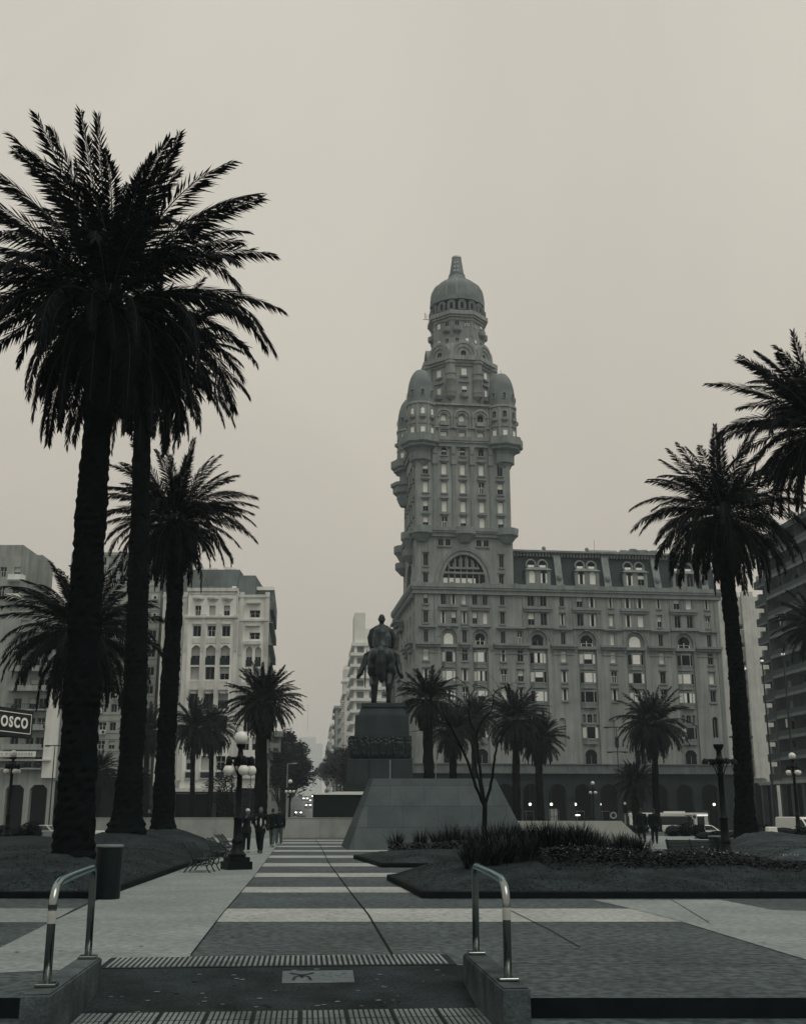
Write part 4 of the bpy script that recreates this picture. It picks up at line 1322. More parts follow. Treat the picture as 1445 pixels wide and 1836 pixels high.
# ------------------------------------------------------------------ palms
M_trunk = mat('palm_trunk_bark', 0.006, rough=0.95, spec=.02, n=0.35, scale=2.5, bump=0.5, bscale=12)
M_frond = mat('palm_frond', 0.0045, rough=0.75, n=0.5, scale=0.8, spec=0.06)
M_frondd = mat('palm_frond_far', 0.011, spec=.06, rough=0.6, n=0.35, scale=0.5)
M_rach = mat('palm_frond_rib', 0.012, rough=0.6)
def palm_crown(seed, L, n=95, pairs=52, wv=.022, el0=86, el1=-66, droop=1.0, leaf=.118, pw=.85):
    r = random.Random(seed); mb = MB()
    a0 = r.uniform(0, 6)
    for i in range(n):
        f = i/(n-1)
        e0 = R(el0 + (el1-el0)*f**pw + r.uniform(-12, 12)); a = a0 + i*2.399963 + r.uniform(-.25, .25)
        ln = L*(.80+.24*math.sin(PI*min(1, f*1.15+.15)))*(r.uniform(.86, 1.06) if f < .6 else r.uniform(.62, 1.08))
        bend = R((18 + 52*max(0, math.cos(e0))**1.2)*droop + r.uniform(-6, 14))
        sw = r.uniform(-.6, .6)
        N = 12
        p = Vector((math.cos(a)*.22, math.sin(a)*.22, .25*math.sin(e0)))
        pts = [p.copy()]; tans = []
        for k in range(N):
            s = (k+.5)/N
            e = max(e0 - bend*s**1.35, R(-88)); az = a + sw*s*s
            t = Vector((math.cos(e)*math.cos(az), math.cos(e)*math.sin(az), math.sin(e)))
            tans.append(t); p = p + t*ln/N; pts.append(p.copy())
        rr = [.035*(1-.85*k/N)*(L/5) for k in range(N+1)]
        mb.tube(pts, rr, 3, 1, False)
        tw = r.uniform(-.5, .5)
        for j in range(pairs):
            s = .10 + .90*j/pairs
            k = min(N-1, int(s*N)); fr = s*N-k
            q = pts[k].lerp(pts[k+1], fr); t = tans[k]
            az = a + sw*s*s
            side = Vector((-math.sin(az), math.cos(az), 0)); upn = side.cross(t)
            c_, s_ = math.cos(tw), math.sin(tw)
            side, upn = side*c_ + upn*s_, upn*c_ - side*s_
            prof = min(1, (s-.05)*5) * (1 - .62*max(0, (s-.45)/.55)**1.6)
            ll = ln*leaf*prof*r.uniform(.85, 1.12)
            an = R(54 - 32*s + r.uniform(-7, 7))
            for sg in (-1, 1):
                v = R(r.choice((-12, 14, 32)))
                d = t*math.cos(an) + (side*sg*math.cos(v) + upn*math.sin(v))*math.sin(an)
                d.z -= .18; d.normalize()
                wvec = (t - d*t.dot(d)).normalized()*wv*(L/5)*1.0
                m_ = q + d*ll*.4
                e_ = q + d*ll; e_.z -= ll*.06
                mb.add([q, m_+wvec, e_, m_-wvec], [(0,1,2,3)], 0)
    return mb
def palm_trunk_mesh(seed, H, r0, r1, flare=1.35, boot=1.25, segs=18, lean=(0, 0), bumps=.055, rings=None):
    r = random.Random(seed); mb = MB()
    n = rings or int(H/.11)
    top = H+.5
    ph = [r.uniform(0, 6) for _ in range(6)]
    for i in range(n+1):
        z = -0.25 + (H+.25)*i/n; f = i/n
        rad = r0 + (r1-r0)*min(1, f*1.3)
        rad *= 1 + (flare-1)*math.exp(-max(0, z)/.55)
        rad *= 1 + (boot-1)*math.exp(-((z-H+.9)/.8)**2)
        rad *= 1 + .05*math.sin(z*1.9+ph[0]) * math.sin(z*.63+ph[1]) + .03*math.sin(z*4.1+ph[2])
        ox = lean[0]*f*f + .08*math.sin(f*5+ph[3]); oy = lean[1]*f*f
        for j in range(segs):
            a = 2*PI*j/segs
            b = bumps*((1 if (i//2+j+(i % 2)) % 3 == 0 else -.5)*.7 + r.uniform(-.75, .75))
            q = rad*(1+b*(1.0 if z > .3 else .5) + (.02 if i % 2 else -.012)*(1+math.sin(i*.37+j)))
            mb.v.append((ox+q*math.cos(a), oy+q*math.sin(a), z))
    for i in range(n):
        for j in range(segs):
            j2 = (j+1) % segs
            mb.f.append((i*segs+j, i*segs+j2, (i+1)*segs+j2, (i+1)*segs+j)); mb.m.append(0)
    mb.f.append(tuple(n*segs+j for j in range(segs))); mb.m.append(0)
    return mb
def palm(label, x, y, zc, crown_me, r0, r1, seed, scale=1.0, lean=(0, 0), rot=None, far=False, group=None, flare=1.35, boot=1.3):
    z0 = ground_z(x, y) - .08
    t = thing('palm_tree', label, 'palm', (x, y, z0), 0, group)
    H = zc - z0
    tr = palm_trunk_mesh(seed, H, r0, r1, flare=flare, boot=boot, lean=lean, segs=10 if far else 22, bumps=.05 if far else .07, rings=int(H/.25) if far else None)
    tr.build('trunk', M_trunk, t, smooth=False)
    c = ob('crown', crown_me, t, (lean[0], lean[1], H-.15), rot if rot is not None else seed*1.7)
    c.scale = (scale,)*3
    return t
NEARP = 'tall palms of the plaza lawns'
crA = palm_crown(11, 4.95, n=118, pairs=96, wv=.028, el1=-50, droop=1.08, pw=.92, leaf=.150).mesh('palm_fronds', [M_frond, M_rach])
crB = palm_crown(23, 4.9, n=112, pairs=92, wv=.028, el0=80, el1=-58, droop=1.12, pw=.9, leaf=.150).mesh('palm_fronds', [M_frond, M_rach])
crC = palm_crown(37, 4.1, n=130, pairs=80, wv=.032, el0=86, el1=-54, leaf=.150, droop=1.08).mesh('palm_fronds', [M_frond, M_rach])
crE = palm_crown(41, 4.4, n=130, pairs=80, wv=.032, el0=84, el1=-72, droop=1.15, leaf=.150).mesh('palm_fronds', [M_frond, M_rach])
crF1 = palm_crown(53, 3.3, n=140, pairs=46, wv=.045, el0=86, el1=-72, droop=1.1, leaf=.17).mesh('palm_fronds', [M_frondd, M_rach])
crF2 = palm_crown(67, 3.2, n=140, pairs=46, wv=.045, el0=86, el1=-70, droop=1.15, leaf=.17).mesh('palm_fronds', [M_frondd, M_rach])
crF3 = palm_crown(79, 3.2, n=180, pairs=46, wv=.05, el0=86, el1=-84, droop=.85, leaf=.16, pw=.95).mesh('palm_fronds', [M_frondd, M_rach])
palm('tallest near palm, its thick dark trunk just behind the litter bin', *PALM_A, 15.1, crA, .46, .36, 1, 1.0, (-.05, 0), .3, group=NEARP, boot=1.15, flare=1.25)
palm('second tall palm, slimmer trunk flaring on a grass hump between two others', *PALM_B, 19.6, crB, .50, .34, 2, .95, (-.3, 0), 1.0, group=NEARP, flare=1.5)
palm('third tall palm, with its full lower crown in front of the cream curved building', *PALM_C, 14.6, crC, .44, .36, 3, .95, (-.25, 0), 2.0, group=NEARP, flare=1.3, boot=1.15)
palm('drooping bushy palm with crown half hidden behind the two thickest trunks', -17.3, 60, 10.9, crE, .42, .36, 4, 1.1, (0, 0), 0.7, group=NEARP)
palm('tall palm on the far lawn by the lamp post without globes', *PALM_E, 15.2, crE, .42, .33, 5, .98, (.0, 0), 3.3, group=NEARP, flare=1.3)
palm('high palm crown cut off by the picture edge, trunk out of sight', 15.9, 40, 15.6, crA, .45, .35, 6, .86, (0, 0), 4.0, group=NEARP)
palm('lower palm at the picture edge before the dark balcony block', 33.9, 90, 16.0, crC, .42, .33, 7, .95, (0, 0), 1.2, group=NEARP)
FARP = 'palms in the middle distance'
for (lab, x, y, zc, cr, sc, r0, rz) in (
    ('dense palm with thick trunk at the cream building corner, beside the avenue', -11.4, 92, 10.3, crF3, 1.02, .55, 0.2),
    ('small palm before the cream building, left trunk of the close pair', -22.9, 125, 10.6, crF2, 1.15, .30, 1.1),
    ('small palm before the cream building, right trunk of the close pair', -21.3, 127, 10.3, crF2, 1.0, .30, 2.7),
    ('small palm seen between the second and third tall trunks', -30.2, 135, 10.9, crF1, 1.05, .35, 4.0),
    ('dark stumpy palm with a pale straight trunk in the shade of the panelled block', -33.2, 125, 6.0, crF3, .75, .42, 3.0),
    ('broad palm right beside the monument pedestal', 2.25, 100, 11.2, crF2, .98, .50, 0.0),
    ('palm behind the bare tree, nearer to the monument', 5.1, 115, 9.6, crF1, 1.0, .42, 1.9),
    ('pale feathery palm behind the forks of the bare tree', 8.3, 132, 12.3, crF2, .95, .35, 3.6),
    ('full palm to the right of the bare tree, before the grey palace', 10.9, 110, 10.2, crF2, 1.12, .42, 5.0),
    ('lower palm overlapping its fuller neighbour before the palace', 14.3, 120, 9.0, crF3, .95, .42, 0.9),
    ('lone slender palm before the palace arcade, behind the bus', 22.9, 104, 9.4, crF1, 1.12, .33, 2.2),
    ('short shaggy palm in front of the arcade arches', 24.2, 120, 4.6, crF3, .78, .5, 4.4)):
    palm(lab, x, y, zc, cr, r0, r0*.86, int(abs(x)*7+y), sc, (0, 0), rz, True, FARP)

# ------------------------------------------------------------------ bare forked tree
M_bark = mat('smooth_bark_dark', 0.008, rough=0.8, n=0.3, scale=6)
bt = thing('bare_tree', 'slender leafless tree with upswept forked branches in the planted bed', 'tree', (2.62, 36.0, 0))
def pt(px, py, dy=0): 
    q = P(px, py, 36+dy); return Vector((q.x-2.62, dy, q.z))
m = MB()
m.tube([Vector((0, 0, -.05)), pt(868, 1500), pt(869, 1450), pt(869, 1437)], [.11, .085, .075, .08], 10)
m.build('trunk', M_bark, bt, smooth=True)
m = MB()
rt = random.Random(9)
def limb(pp, r0, r1, dys):
    pts = [pt(a, b, d) for (a, b), d in zip(pp, dys)]
    fine = []
    n = len(pts)
    for i in range(n-1):
        p0, p1, p2, p3 = pts[max(0, i-1)], pts[i], pts[i+1], pts[min(n-1, i+2)]
        for k in range(5):
            t = k/5
            q = .5*((2*p1) + (p2-p0)*t + (2*p0-5*p1+4*p2-p3)*t*t + (3*p1-p0-3*p2+p3)*t**3)
            q += Vector((rt.uniform(-.012, .012), rt.uniform(-.012, .012), 0)); fine.append(q)
    fine.append(pts[-1])
    N = len(fine)
    m.tube(fine, [.72*(r0+(r1-r0)*i/(N-1)) for i in range(N)], 7)
limb([(867,1442),(853,1410),(838,1365),(822,1330),(806,1300),(797,1285)], .075, .03, (0,-.1,-.3,-.5,-.7,-.8))
limb([(806,1300),(785,1293),(762,1285)], .03, .01, (-.7,-.9,-1.2))
limb([(806,1300),(800,1270),(812,1250),(808,1235)], .025, .008, (-.7,-.6,-.5,-.5))
limb([(830,1345),(800,1316),(772,1306),(745,1311),(728,1313)], .025, .008, (-.4,-.5,-.7,-.9,-1.0))
limb([(868,1440),(862,1395),(857,1350),(853,1315)], .07, .05, (0,.2,.4,.6))
limb([(853,1315),(843,1295),(840,1270),(842,1248),(835,1228),(820,1216)], .04, .01, (.6,.7,.7,.8,.9,1.0))
limb([(842,1248),(850,1236),(848,1228),(862,1230),(876,1238),(884,1248)], .022, .010, (.8,.7,.6,.6,.5,.5))
limb([(854,1318),(866,1290),(880,1275),(884,1255),(888,1240),(900,1234),(914,1228),(924,1223)], .038, .007, (.6,.5,.4,.3,.2,.1,.1,0))
limb([(897,1240),(890,1226),(885,1218)], .012, .006, (.2,.2,.2))
limb([(870,1440),(880,1405),(886,1362),(892,1335),(902,1312)], .07, .03, (0,.0,-.2,-.3,-.3))
limb([(902,1312),(918,1298),(930,1284),(938,1272)], .022, .007, (-.3,-.3,-.2,-.1))
limb([(866,1440),(858,1400),(850,1355)], .05, .03, (0,.2,.5))
limb([(850,1355),(845,1330),(848,1318)], .025, .012, (.5,.6,.7))
for (a, b, c_, d) in ((724,1313,716,1317),(808,1235,800,1228),(820,1216,812,1222),(924,1223,930,1215),(914,1228,922,1232),(885,1218,880,1212)):
    limb([(a,b),((a+c_)/2,(b+d)/2-1),(c_,d)], .009, .005, (0,0,0))
m.build('branches', M_bark, bt, smooth=True)

# ------------------------------------------------------------------ tall grass clumps and flower border
M_flax = mat('flax_leaf', 0.010, rough=0.6, n=0.35, scale=2, spec=0.15)
M_flaxp = mat('flax_leaf_pale', 0.06, rough=0.5, n=0.3, scale=2, spec=0.3)
def clump_mesh(seed, n, h):
    r = random.Random(seed); mb = MB()
    for i in range(n):
        a = r.uniform(0, 2*PI); rad = r.uniform(0, .22); e = R(r.uniform(58, 88)); L = h*r.uniform(.65, 1.15)
        bend = R(r.uniform(10, 70)); p = Vector((rad*math.cos(a), rad*math.sin(a), 0)); N = 5
        wv = r.uniform(.012, .022)
        s = Vector((-math.sin(a), math.cos(a), 0))*wv
        vs = []
        for k in range(N+1):
            f = k/N
            ww = s*(1-f**2.2)
            vs += [p-ww, p+ww]
            ee = e - bend*f**1.5
            p = p + Vector((math.cos(ee)*math.cos(a), math.cos(ee)*math.sin(a), math.sin(ee)))*L/N
        mb.add(vs, [(2*k, 2*k+1, 2*k+3, 2*k+2) for k in range(N)], 0 if r.random() < .86 else 1)
    return mb.mesh('grass_clump', [M_flax, M_flaxp])
cl = [clump_mesh(s, 120, 1.0) for s in (1, 2, 3, 4)]
rr = random.Random(8)
spots = []
for i in range(44):                                     # thick row behind the flower border
    f = i/43
    x = 1.75 + f*3.95 + rr.uniform(-.12, .12); y = 28.6 + rr.uniform(-1.5, 1.6) - .0*f
    spots.append((x, y, rr.uniform(.64, .93) * (1.0 if f < .7 else .85), 'a'))
for i in range(16):
    spots.append((1.35+rr.uniform(-.1, .5)+.17*(i % 8), 25.6+(i//2)*.42+rr.uniform(-.2, .2), rr.uniform(.55, .8), 'a'))
for (x, y, s) in ((-.25, 41.2, .8), (.65, 41.5, .85), (1.25, 41.8, .8), (1.65, 41.2, .95), (2.1, 41.6, 1.0), (2.6, 41.4, .95)):
    spots.append((x, y, s, 'b'))
for (x, y, s) in ((7.75, 30.2, .5), (8.1, 30.0, .42), (6.3, 30.9, .6), (6.8, 30.9, .55), (7.2, 30.6, .5)):
    spots.append((x, y, s, 'c'))
LBL = {'a': ('dense dark clump of sword-leaved grass in the thick row behind the flower border', 'clumps of the thick sword-grass row'),
       'b': ('tufted clump of upright dark grass on the small bed before the sloped stone block', 'clumps on the small bed'),
       'c': ('thin grass clump at the end of the row, in front of the bench', 'clumps before the bench')}
first_c = {}
for i, (x, y, s, g) in enumerate(spots):
    o = ob('grass_clump', cl[i % 4], None, (x, y, ground_z(x, y)-.03), i*2.1)
    o.scale = (s*1.05, s*1.05, s)
    tag(o, LBL[g][0], 'grass clump', LBL[g][1])
# flower border: low leaves and small white blooms
fb = MB(); r = random.Random(77)
M_leaf = mat('border_leaf', 0.007, rough=.7, n=.4, scale=3); M_flow = mat('white_bloom', .3, rough=.6)
def leafq(mb, c, s, r, mi):
    a, b = r.uniform(0, 2*PI), r.uniform(-.9, .9)
    u = Vector((math.cos(a), math.sin(a), b*.6)).normalized()*s; v = Vector((-math.sin(a), math.cos(a), r.uniform(-.7, .7))).normalized()*s*.55
    c = Vector(c)
    mb.add([c-u, c+v, c+u, c-v], [(0,1,2,3)], mi)
for i in range(15000):
    f = .17+.83*r.random(); x = 1.8 + f*7.5
    yc = 25.9 + .6*math.sin(f*3) + (f-.8)*4*(f > .8); y = yc + r.gauss(0, .55)
    hgt = .30*max(0, 1-abs(y-yc)/1.5)*(1-.5*max(0, f-.75)*4)
    z = ground_z(x, y) + r.random()*hgt
    leafq(fb, (x, y, z), r.uniform(.02, .05), r, 0)
for i in range(170):
    f = .15+.85*r.random(); x = 2.2+f*6.9; yc = 25.9 + .6*math.sin(f*3) + (f-.8)*4*(f > .8); y = yc+r.gauss(0, .5)
    leafq(fb, (x, y, ground_z(x, y)+.24+.08*r.random()), r.uniform(.015, .032), r, 1)
for i in range(2200):
    x = r.uniform(-.5, 3.3); y = 40.2+r.gauss(0, .45); leafq(fb, (x, y, ground_z(x, y)+r.random()*.25), r.uniform(.03, .08), r, 0)
struct(fb.build('flower_border', [M_leaf, M_flow]), 'stuff')
# ------------------------------------------------------------------ monument: pedestal, horse and rider
M_gran = mat('pedestal_granite', 0.034, rough=0.7, n=0.22, scale=0.5, streak=0.35, bump=0.15, bscale=10)
M_gran2 = mat('pedestal_granite_dark', 0.022, rough=0.7, n=0.25, scale=0.6, streak=0.3)
M_brz = mat('bronze_dark', 0.008, rough=0.45, n=0.35, scale=1.2, streak=0.4, spec=0.4)
M_slab = mat('platform_slab_pale', 0.38, rough=0.8, n=0.12)
MX, MY = -1.75, 86.0
def mz(py): return P(683, py, 83.5).z
def mx(px, py, Y=83.5): return P(px, py, Y).x - MX
ped = thing('pedestal', 'dark stepped granite pedestal with a bronze relief band carrying the horse statue', 'pedestal', (MX, MY, 0))
def pbox(name, px0, px1, py0, py1, yf, yb, m, top=0.0, bevel=.05):
    b = MB()
    x0, x1 = mx(px0, py1), mx(px1, py1)
    zz0, zz1 = mz(py1), mz(py0)
    b.prism([(x0, yf), (x1, yf), (x1, yb), (x0, yb)], zz0, zz1, 0, [(x0+top, yf+top), (x1-top, yf+top), (x1-top, yb-top), (x0+top, yb-top)])
    o = b.build(name, m, ped)
    bv = o.modifiers.new('b', 'BEVEL'); bv.width = bevel; bv.segments = 2
    return o
pbox('base_block', 621, 741, 1361, 1412, -2.9, 4.6, M_gran, .06)
jb2 = MB()
for px in (662, 702): jb2.box(mx(px,1390)-.02, mx(px,1390)+.02, -2.93, -2.85, mz(1411), mz(1362))
jb2.box(mx(699.5,1390)-.05, mx(699.5,1390)+.06, -2.925, -2.86, mz(1411), mz(1363), 1)
jb2.build('joint', [mat('granite_joint', .02), mat('lime_stain', .2)], ped)
pbox('band_core', 627, 738, 1319, 1361, -2.5, 4.3, M_gran2)
pbox('upper_block', 635, 734, 1281, 1319, -2.2, 4.0, M_gran, .05)
pbox('cap_block', 642, 729, 1267, 1281, -2.0, 3.8, M_gran, .2)
pbox('plinth', 647, 727, 1258.5, 1267, -1.9, 3.7, M_gran2, .05)
# relief frieze: crowded figures
r = random.Random(31)
limbs = []
x0, x1 = mx(629, 1340), mx(737, 1340); z0, z1 = mz(1361), mz(1317)
H_ = z1-z0
for side in (0, 1):
    n = 19 if side == 0 else 24
    for i in range(n):
        f = (i+.5)/n
        lean = r.uniform(-.10, .10); hh = H_*r.uniform(.78, .97)
        def Q(u, z, d):
            if side == 0: return (x0+(x1-x0)*f+u, -2.48-d, z0+z)
            return (x0-.0-d, -2.4+6.5*f+u, z0+z)
        limbs.append(('l', [(Q(-.05, .05, .03), .09), (Q(lean*.4, hh*.45, .08), .14), (Q(lean, hh*.74, .09), .16), (Q(lean*1.1, hh*.85, .09), .07)]))
        limbs.append(('e', Q(lean*1.15, hh*.93-.02, .11), (.11, .11, .14)))
        limbs.append(('l', [(Q(lean, hh*.74, .12), .07), (Q(lean+r.choice((-.2, .2)), hh*.5, .17), .055), (Q(lean+r.uniform(-.15, .15), hh*r.uniform(.35, .75), .2), .045)]))
        limbs.append(('l', [(Q(.05+lean*.3, hh*.42, .10), .10), (Q(r.uniform(-.1, .16), hh*.2, .16), .075), (Q(r.uniform(-.1, .16), .05, .06), .06)]))
        if r.random() < .4: limbs.append(('l', [(Q(.2, .1, .1), .022), (Q(.2+r.uniform(-.05, .1), H_*.98, .1), .022)]))
    limbs.append(('l', [((x0-.1, -2.5, z0+.02), .07), ((x1+.1, -2.5, z0+.02), .07)]))
me = blob_mesh('relief', limbs, .042, M_brz, 2)
ob('relief_band', me, ped)
st = MB()
for k in range(4):
    o = .10*k
    st.box(mx(619, 1410)-o, mx(743,1410)+o, -3.0-o, 4.7+o, mz(1408.5+k*4.2), mz(1405.3+k*4.2), 0)
    st.box(mx(619, 1410)+.15-o, mx(743,1410)-.25+o, -2.8-o, 4.5+o, mz(1409.5+k*4.2), mz(1408.5+k*4.2)-.002, 1)
st.build('steps', [M_gran, M_void], ped)
zt, zb = mz(1420), mz(1426)
q0 = [(-4.4-.0, -5.2), (5.2, -5.2), (5.2, 6), (-4.4, 6)]
hs = MB()
hs.prism([(-4.55, -6.0), (5.6, -6.0), (5.6, 7.0), (-4.55, 7.0)], zb, zt, 0, [(-3.0, -4.2), (4.0, -4.2), (4.0, 5.6), (-3.0, 5.6)])
hs.build('sloping_slab', M_slab, ped)
pb = MB(); pb.box(-4.5, 5.5, -5.9, 6.9, -0.3, zb-.01)
pb.build('platform', mat('platform_side_dark', .008, rough=.6), ped)

# horse: rear towards the camera, built at life size and scaled to the monument
SC = 2.95
hz0 = mz(1258.5)
hs_t = thing('horse_statue', 'dark bronze horse statue seen from behind, standing on the pedestal', 'statue', (MX+.05, MY+.6, hz0))
def hind(s, dy):
    return ('l', [((s*.155, .10, 1.22), .215), ((s*.185, .02, .98), .165), ((s*.185, .12+dy, .76), .115), ((s*.185, -.16+dy, .53), .078), ((s*.19, -.12+dy, .30), .055), ((s*.19, -.10+dy, .14), .058), ((s*.19, -.04+dy, .07), .060)])
def fore(s, dy):
    return ('l', [((s*.20, 1.35, 1.05), .19), ((s*.19, 1.40+dy, .80), .11), ((s*.18, 1.38+dy, .50), .072), ((s*.18, 1.38+dy, .25), .05), ((s*.18, 1.36+dy, .14), .054), ((s*.18, 1.42+dy, .06), .058)])
limbs = [('e', (0, .12, 1.25), (.30, .36, .30)), ('e', (.13, .06, 1.27), (.20, .3, .27)), ('e', (-.13, .06, 1.27), (.20, .3, .27)),
         ('e', (0, .75, 1.18), (.30, .62, .32)), ('e', (0, 1.25, 1.20), (.27, .38, .34)),
         ('l', [((0, 1.35, 1.32), .26), ((0, 1.65, 1.62), .20), ((-.03, 1.85, 1.86), .15), ((-.05, 1.95, 1.94), .13)]),
         ('l', [((-.05, 1.92, 1.95), .13), ((-.07, 2.10, 1.80), .105), ((-.09, 2.30, 1.58), .075), ((-.10, 2.36, 1.52), .07)]),
         ('l', [((-.11, 1.88, 2.06), .035), ((-.13, 1.90, 2.17), .012)]), ('l', [((.01, 1.88, 2.06), .035), ((.03, 1.90, 2.17), .012)]),
         hind(-1, .03), hind(1, -.10), fore(-1, 0), fore(1, .18)]
for s, dy in ((-1, .03), (1, -.10)):
    limbs.append(('l', [((s*.19, -.04+dy, .055), .065), ((s*.19, .0+dy, .02), .08)]))
for s, dy in ((-1, 0), (1, .18)):
    limbs.append(('l', [((s*.18, 1.43+dy, .055), .062), ((s*.18, 1.46+dy, .02), .072)]))
body = ob('body', blob_mesh('horse_body', limbs, .026, M_brz, 4), hs_t); body.scale = (SC*1.04, SC, SC)
tl = [('l', [((0, -.18, 1.50), .06), ((0, -.30, 1.42), .07), ((.0, -.33, 1.22), .095), ((.01, -.30, .98), .10), ((.015, -.26, .74), .08), ((.02, -.25, .58), .03)])]
rr2 = random.Random(3)
for k in range(12):
    u = rr2.uniform(-.075, .075)
    tl.append(('l', [((u*.5, -.36, 1.4), .03), ((u*1.2, -.42+abs(u), 1.1), .035), ((u*1.3, -.38+abs(u), .8), .03), ((u+.02, -.30, rr2.uniform(.55, .66)), .012)]))
tail = ob('tail', blob_mesh('horse_tail', tl, .018, M_brz, 1), hs_t); tail.scale = (SC*1.1, SC, SC)
# rider
rd = thing('rider_statue', 'dark bronze rider in a cape seen from behind, seated on the horse statue', 'statue', (MX+.05, MY+.6, hz0))
RB = [('l', [((0, .62, 1.50), .20), ((0, .60, 1.72), .17), ((0, .58, 1.95), .19), ((0, .58, 2.10), .15), ((0, .60, 2.22), .066), ((0, .61, 2.27), .062)]),
      ('e', (0, .62, 2.375), (.082, .10, .125)), ('e', (0, .725, 2.37), (.018, .03, .03)),
      ('e', (-.086, .62, 2.37), (.014, .025, .035)), ('e', (.086, .62, 2.37), (.014, .025, .035)),
      ('l', [((-.14, .58, 2.08), .075), ((-.25, .56, 1.88), .06), ((-.26, .66, 1.66), .052), ((-.20, .86, 1.60), .045)]),
      ('l', [((.14, .58, 2.08), .075), ((.25, .56, 1.88), .06), ((.27, .64, 1.66), .052), ((.22, .84, 1.60), .045)])]
for s in (-1, 1):
    e_ = .06 if s < 0 else 0
    RB.append(('l', [((s*.10, .60, 1.50), .14), ((s*.36, .74, 1.38), .11), ((s*(.42+e_*.5), .66, 1.12), .08), ((s*(.45+e_), .56, .95), .066), ((s*(.47+e_), .52, .88), .062), ((s*(.50+e_*1.2), .66, .83), .055), ((s*(.51+e_*1.2), .76, .82), .045)]))
ex = MB()
for s in (-1, 1):
    hx = s*.20
    RB.append(('e', (hx, .90, 1.595), (.045, .055, .035)))
    for k in range(4):
        x = hx-.033+k*.022; L_ = (.05, .058, .055, .044)[k]
        ex.tube([(x, .94, 1.60), (x, .94+L_, 1.595), (x, .945+L_*.9, 1.565), (x, .93, 1.56)], [.011, .010, .009, .008], 6)
    ex.tube([(hx-s*.04, .90, 1.60), (hx-s*.062, .93, 1.60), (hx-s*.06, .96, 1.59)], [.013, .011, .008], 6)
o = ob('body', blob_mesh('rider_body', RB, .02, M_brz, 3, ex), rd); o.scale = (SC*1.08, SC, SC)
cp = [('l', [((0, .52, 2.13), .11), ((0, .48, 1.95), .20), ((0, .44, 1.72), .19), ((0, .38, 1.56), .20)]),
      ('l', [((-.10, .56, 2.13), .08), ((-.23, .54, 2.04), .075), ((-.285, .53, 1.86), .07), ((-.27, .52, 1.66), .05)]),
      ('l', [((.10, .56, 2.13), .08), ((.23, .54, 2.04), .075), ((.29, .53, 1.86), .07), ((.28, .52, 1.66), .05)])]
for k in range(7):
    u = -.21+k*.07
    cp.append(('l', [((u*.6, .46, 2.10), .03), ((u, .32, 1.85), .035), ((u*1.0, .24, 1.56), .03)]))
o = ob('cape', blob_mesh('cape', cp, .022, M_brz, 2), rd); o.scale = (SC*1.1, SC*1.0, SC)
hr = [('e', (0, .595, 2.40), (.088, .10, .112)), ('e', (0, .56, 2.33), (.075, .07, .07))]
o = ob('hair', blob_mesh('hair', hr, .014, M_brz, 1), rd); o.scale = (SC,)*3
sw = MB()
sw.tube([(-.40, .62, 1.42), (-.42, .46, 1.20), (-.425, .30, .80), (-.42, .22, .50)], [.018, .022, .02, .012], 8)
sw.tube([(-.40, .62, 1.40), (-.395, .66, 1.54)], .014, 6); sw.tube([(-.45, .58, 1.43), (-.35, .66, 1.41)], .012, 6)
o = sw.build('sword', M_brz, rd, smooth=True); o.scale = (SC,)*3

# ------------------------------------------------------------------ sloped stone block and low walls of the sunken court
def panel_mat(name, v, sw_, sh, rough=.85, var=.16, mortar=.55):
    m = mat(name, v, rough=rough, n=.16, scale=.8, streak=.1, bump=.15, bscale=25, speck=.12, speck_scale=35)
    t = m.node_tree; b = t.nodes['Principled BSDF']
    src = b.inputs['Base Color'].links[0].from_socket
    co = t.nodes.new('ShaderNodeTexCoord'); mp = t.nodes.new('ShaderNodeMapping')
    mp.inputs['Rotation'].default_value = (R(-90), 0, 0)
    t.links.new(co.outputs['Object'], mp.inputs['Vector'])
    br = t.nodes.new('ShaderNodeTexBrick')
    br.inputs['Scale'].default_value = 1.0; br.inputs['Brick Width'].default_value = sw_; br.inputs['Row Height'].default_value = sh
    br.inputs['Mortar Size'].default_value = .012; br.inputs['Bias'].default_value = 0.0; br.offset = 0.37
    br.inputs['Color1'].default_value = (1-var, 1-var, 1-var, 1); br.inputs['Color2'].default_value = (1+var*.6,)*3 + (1,); br.inputs['Mortar'].default_value = (mortar,)*3 + (1,)
    t.links.new(mp.outputs[0], br.inputs['Vector'])
    mx_ = t.nodes.new('ShaderNodeVectorMath'); mx_.operation = 'MULTIPLY'
    t.links.new(src, mx_.inputs[0]); t.links.new(br.outputs['Color'], mx_.inputs[1]); t.links.new(mx_.outputs[0], b.inputs['Base Color'])
    return m
M_wedge = panel_mat('granite_panels_grey', 0.085, 1.55, .92)
M_lowall = panel_mat('granite_panels_pale', 0.34, 2.2, 1.6, var=.08, mortar=.7)
M_lowall2 = panel_mat('granite_panels_bright', 0.50, 3.2, 1.6, var=.06, mortar=.8)
wg = MB()
bl, br_ = G(624.5, 1524), G(945, 1521)
zt = 3.12
tl_, tr_ = P(669, 1396, 53.2), P(888, 1396, 53.2)
lb = G(611.5, 1517)
V = [(bl.x, bl.y, -.02), (br_.x, bl.y, -.02), (br_.x+.3, lb.y+.6, -.02), (lb.x, lb.y, -.02), (tl_.x, 53.2, tl_.z), (tr_.x, 53.2, tl_.z), (tr_.x, 54.6, tl_.z), (tl_.x-.25, 54.6, tl_.z)]
wg.add(V, [(0,1,5,4), (1,2,6,5), (2,3,7,6), (3,0,4,7), (4,5,6,7)])
o = tag(wg.build('stone_block', M_wedge), 'big grey stone block with sloping sides, clad in granite panels, before the pedestal', 'monument')
bv = o.modifiers.new('b', 'BEVEL'); bv.width = .025
lw = MB()
a, b = P(308, 1467, 73), P(640, 1467, 73)
lw.box(a.x-6, b.x+.3, 73, 73.5, -.1, a.z)
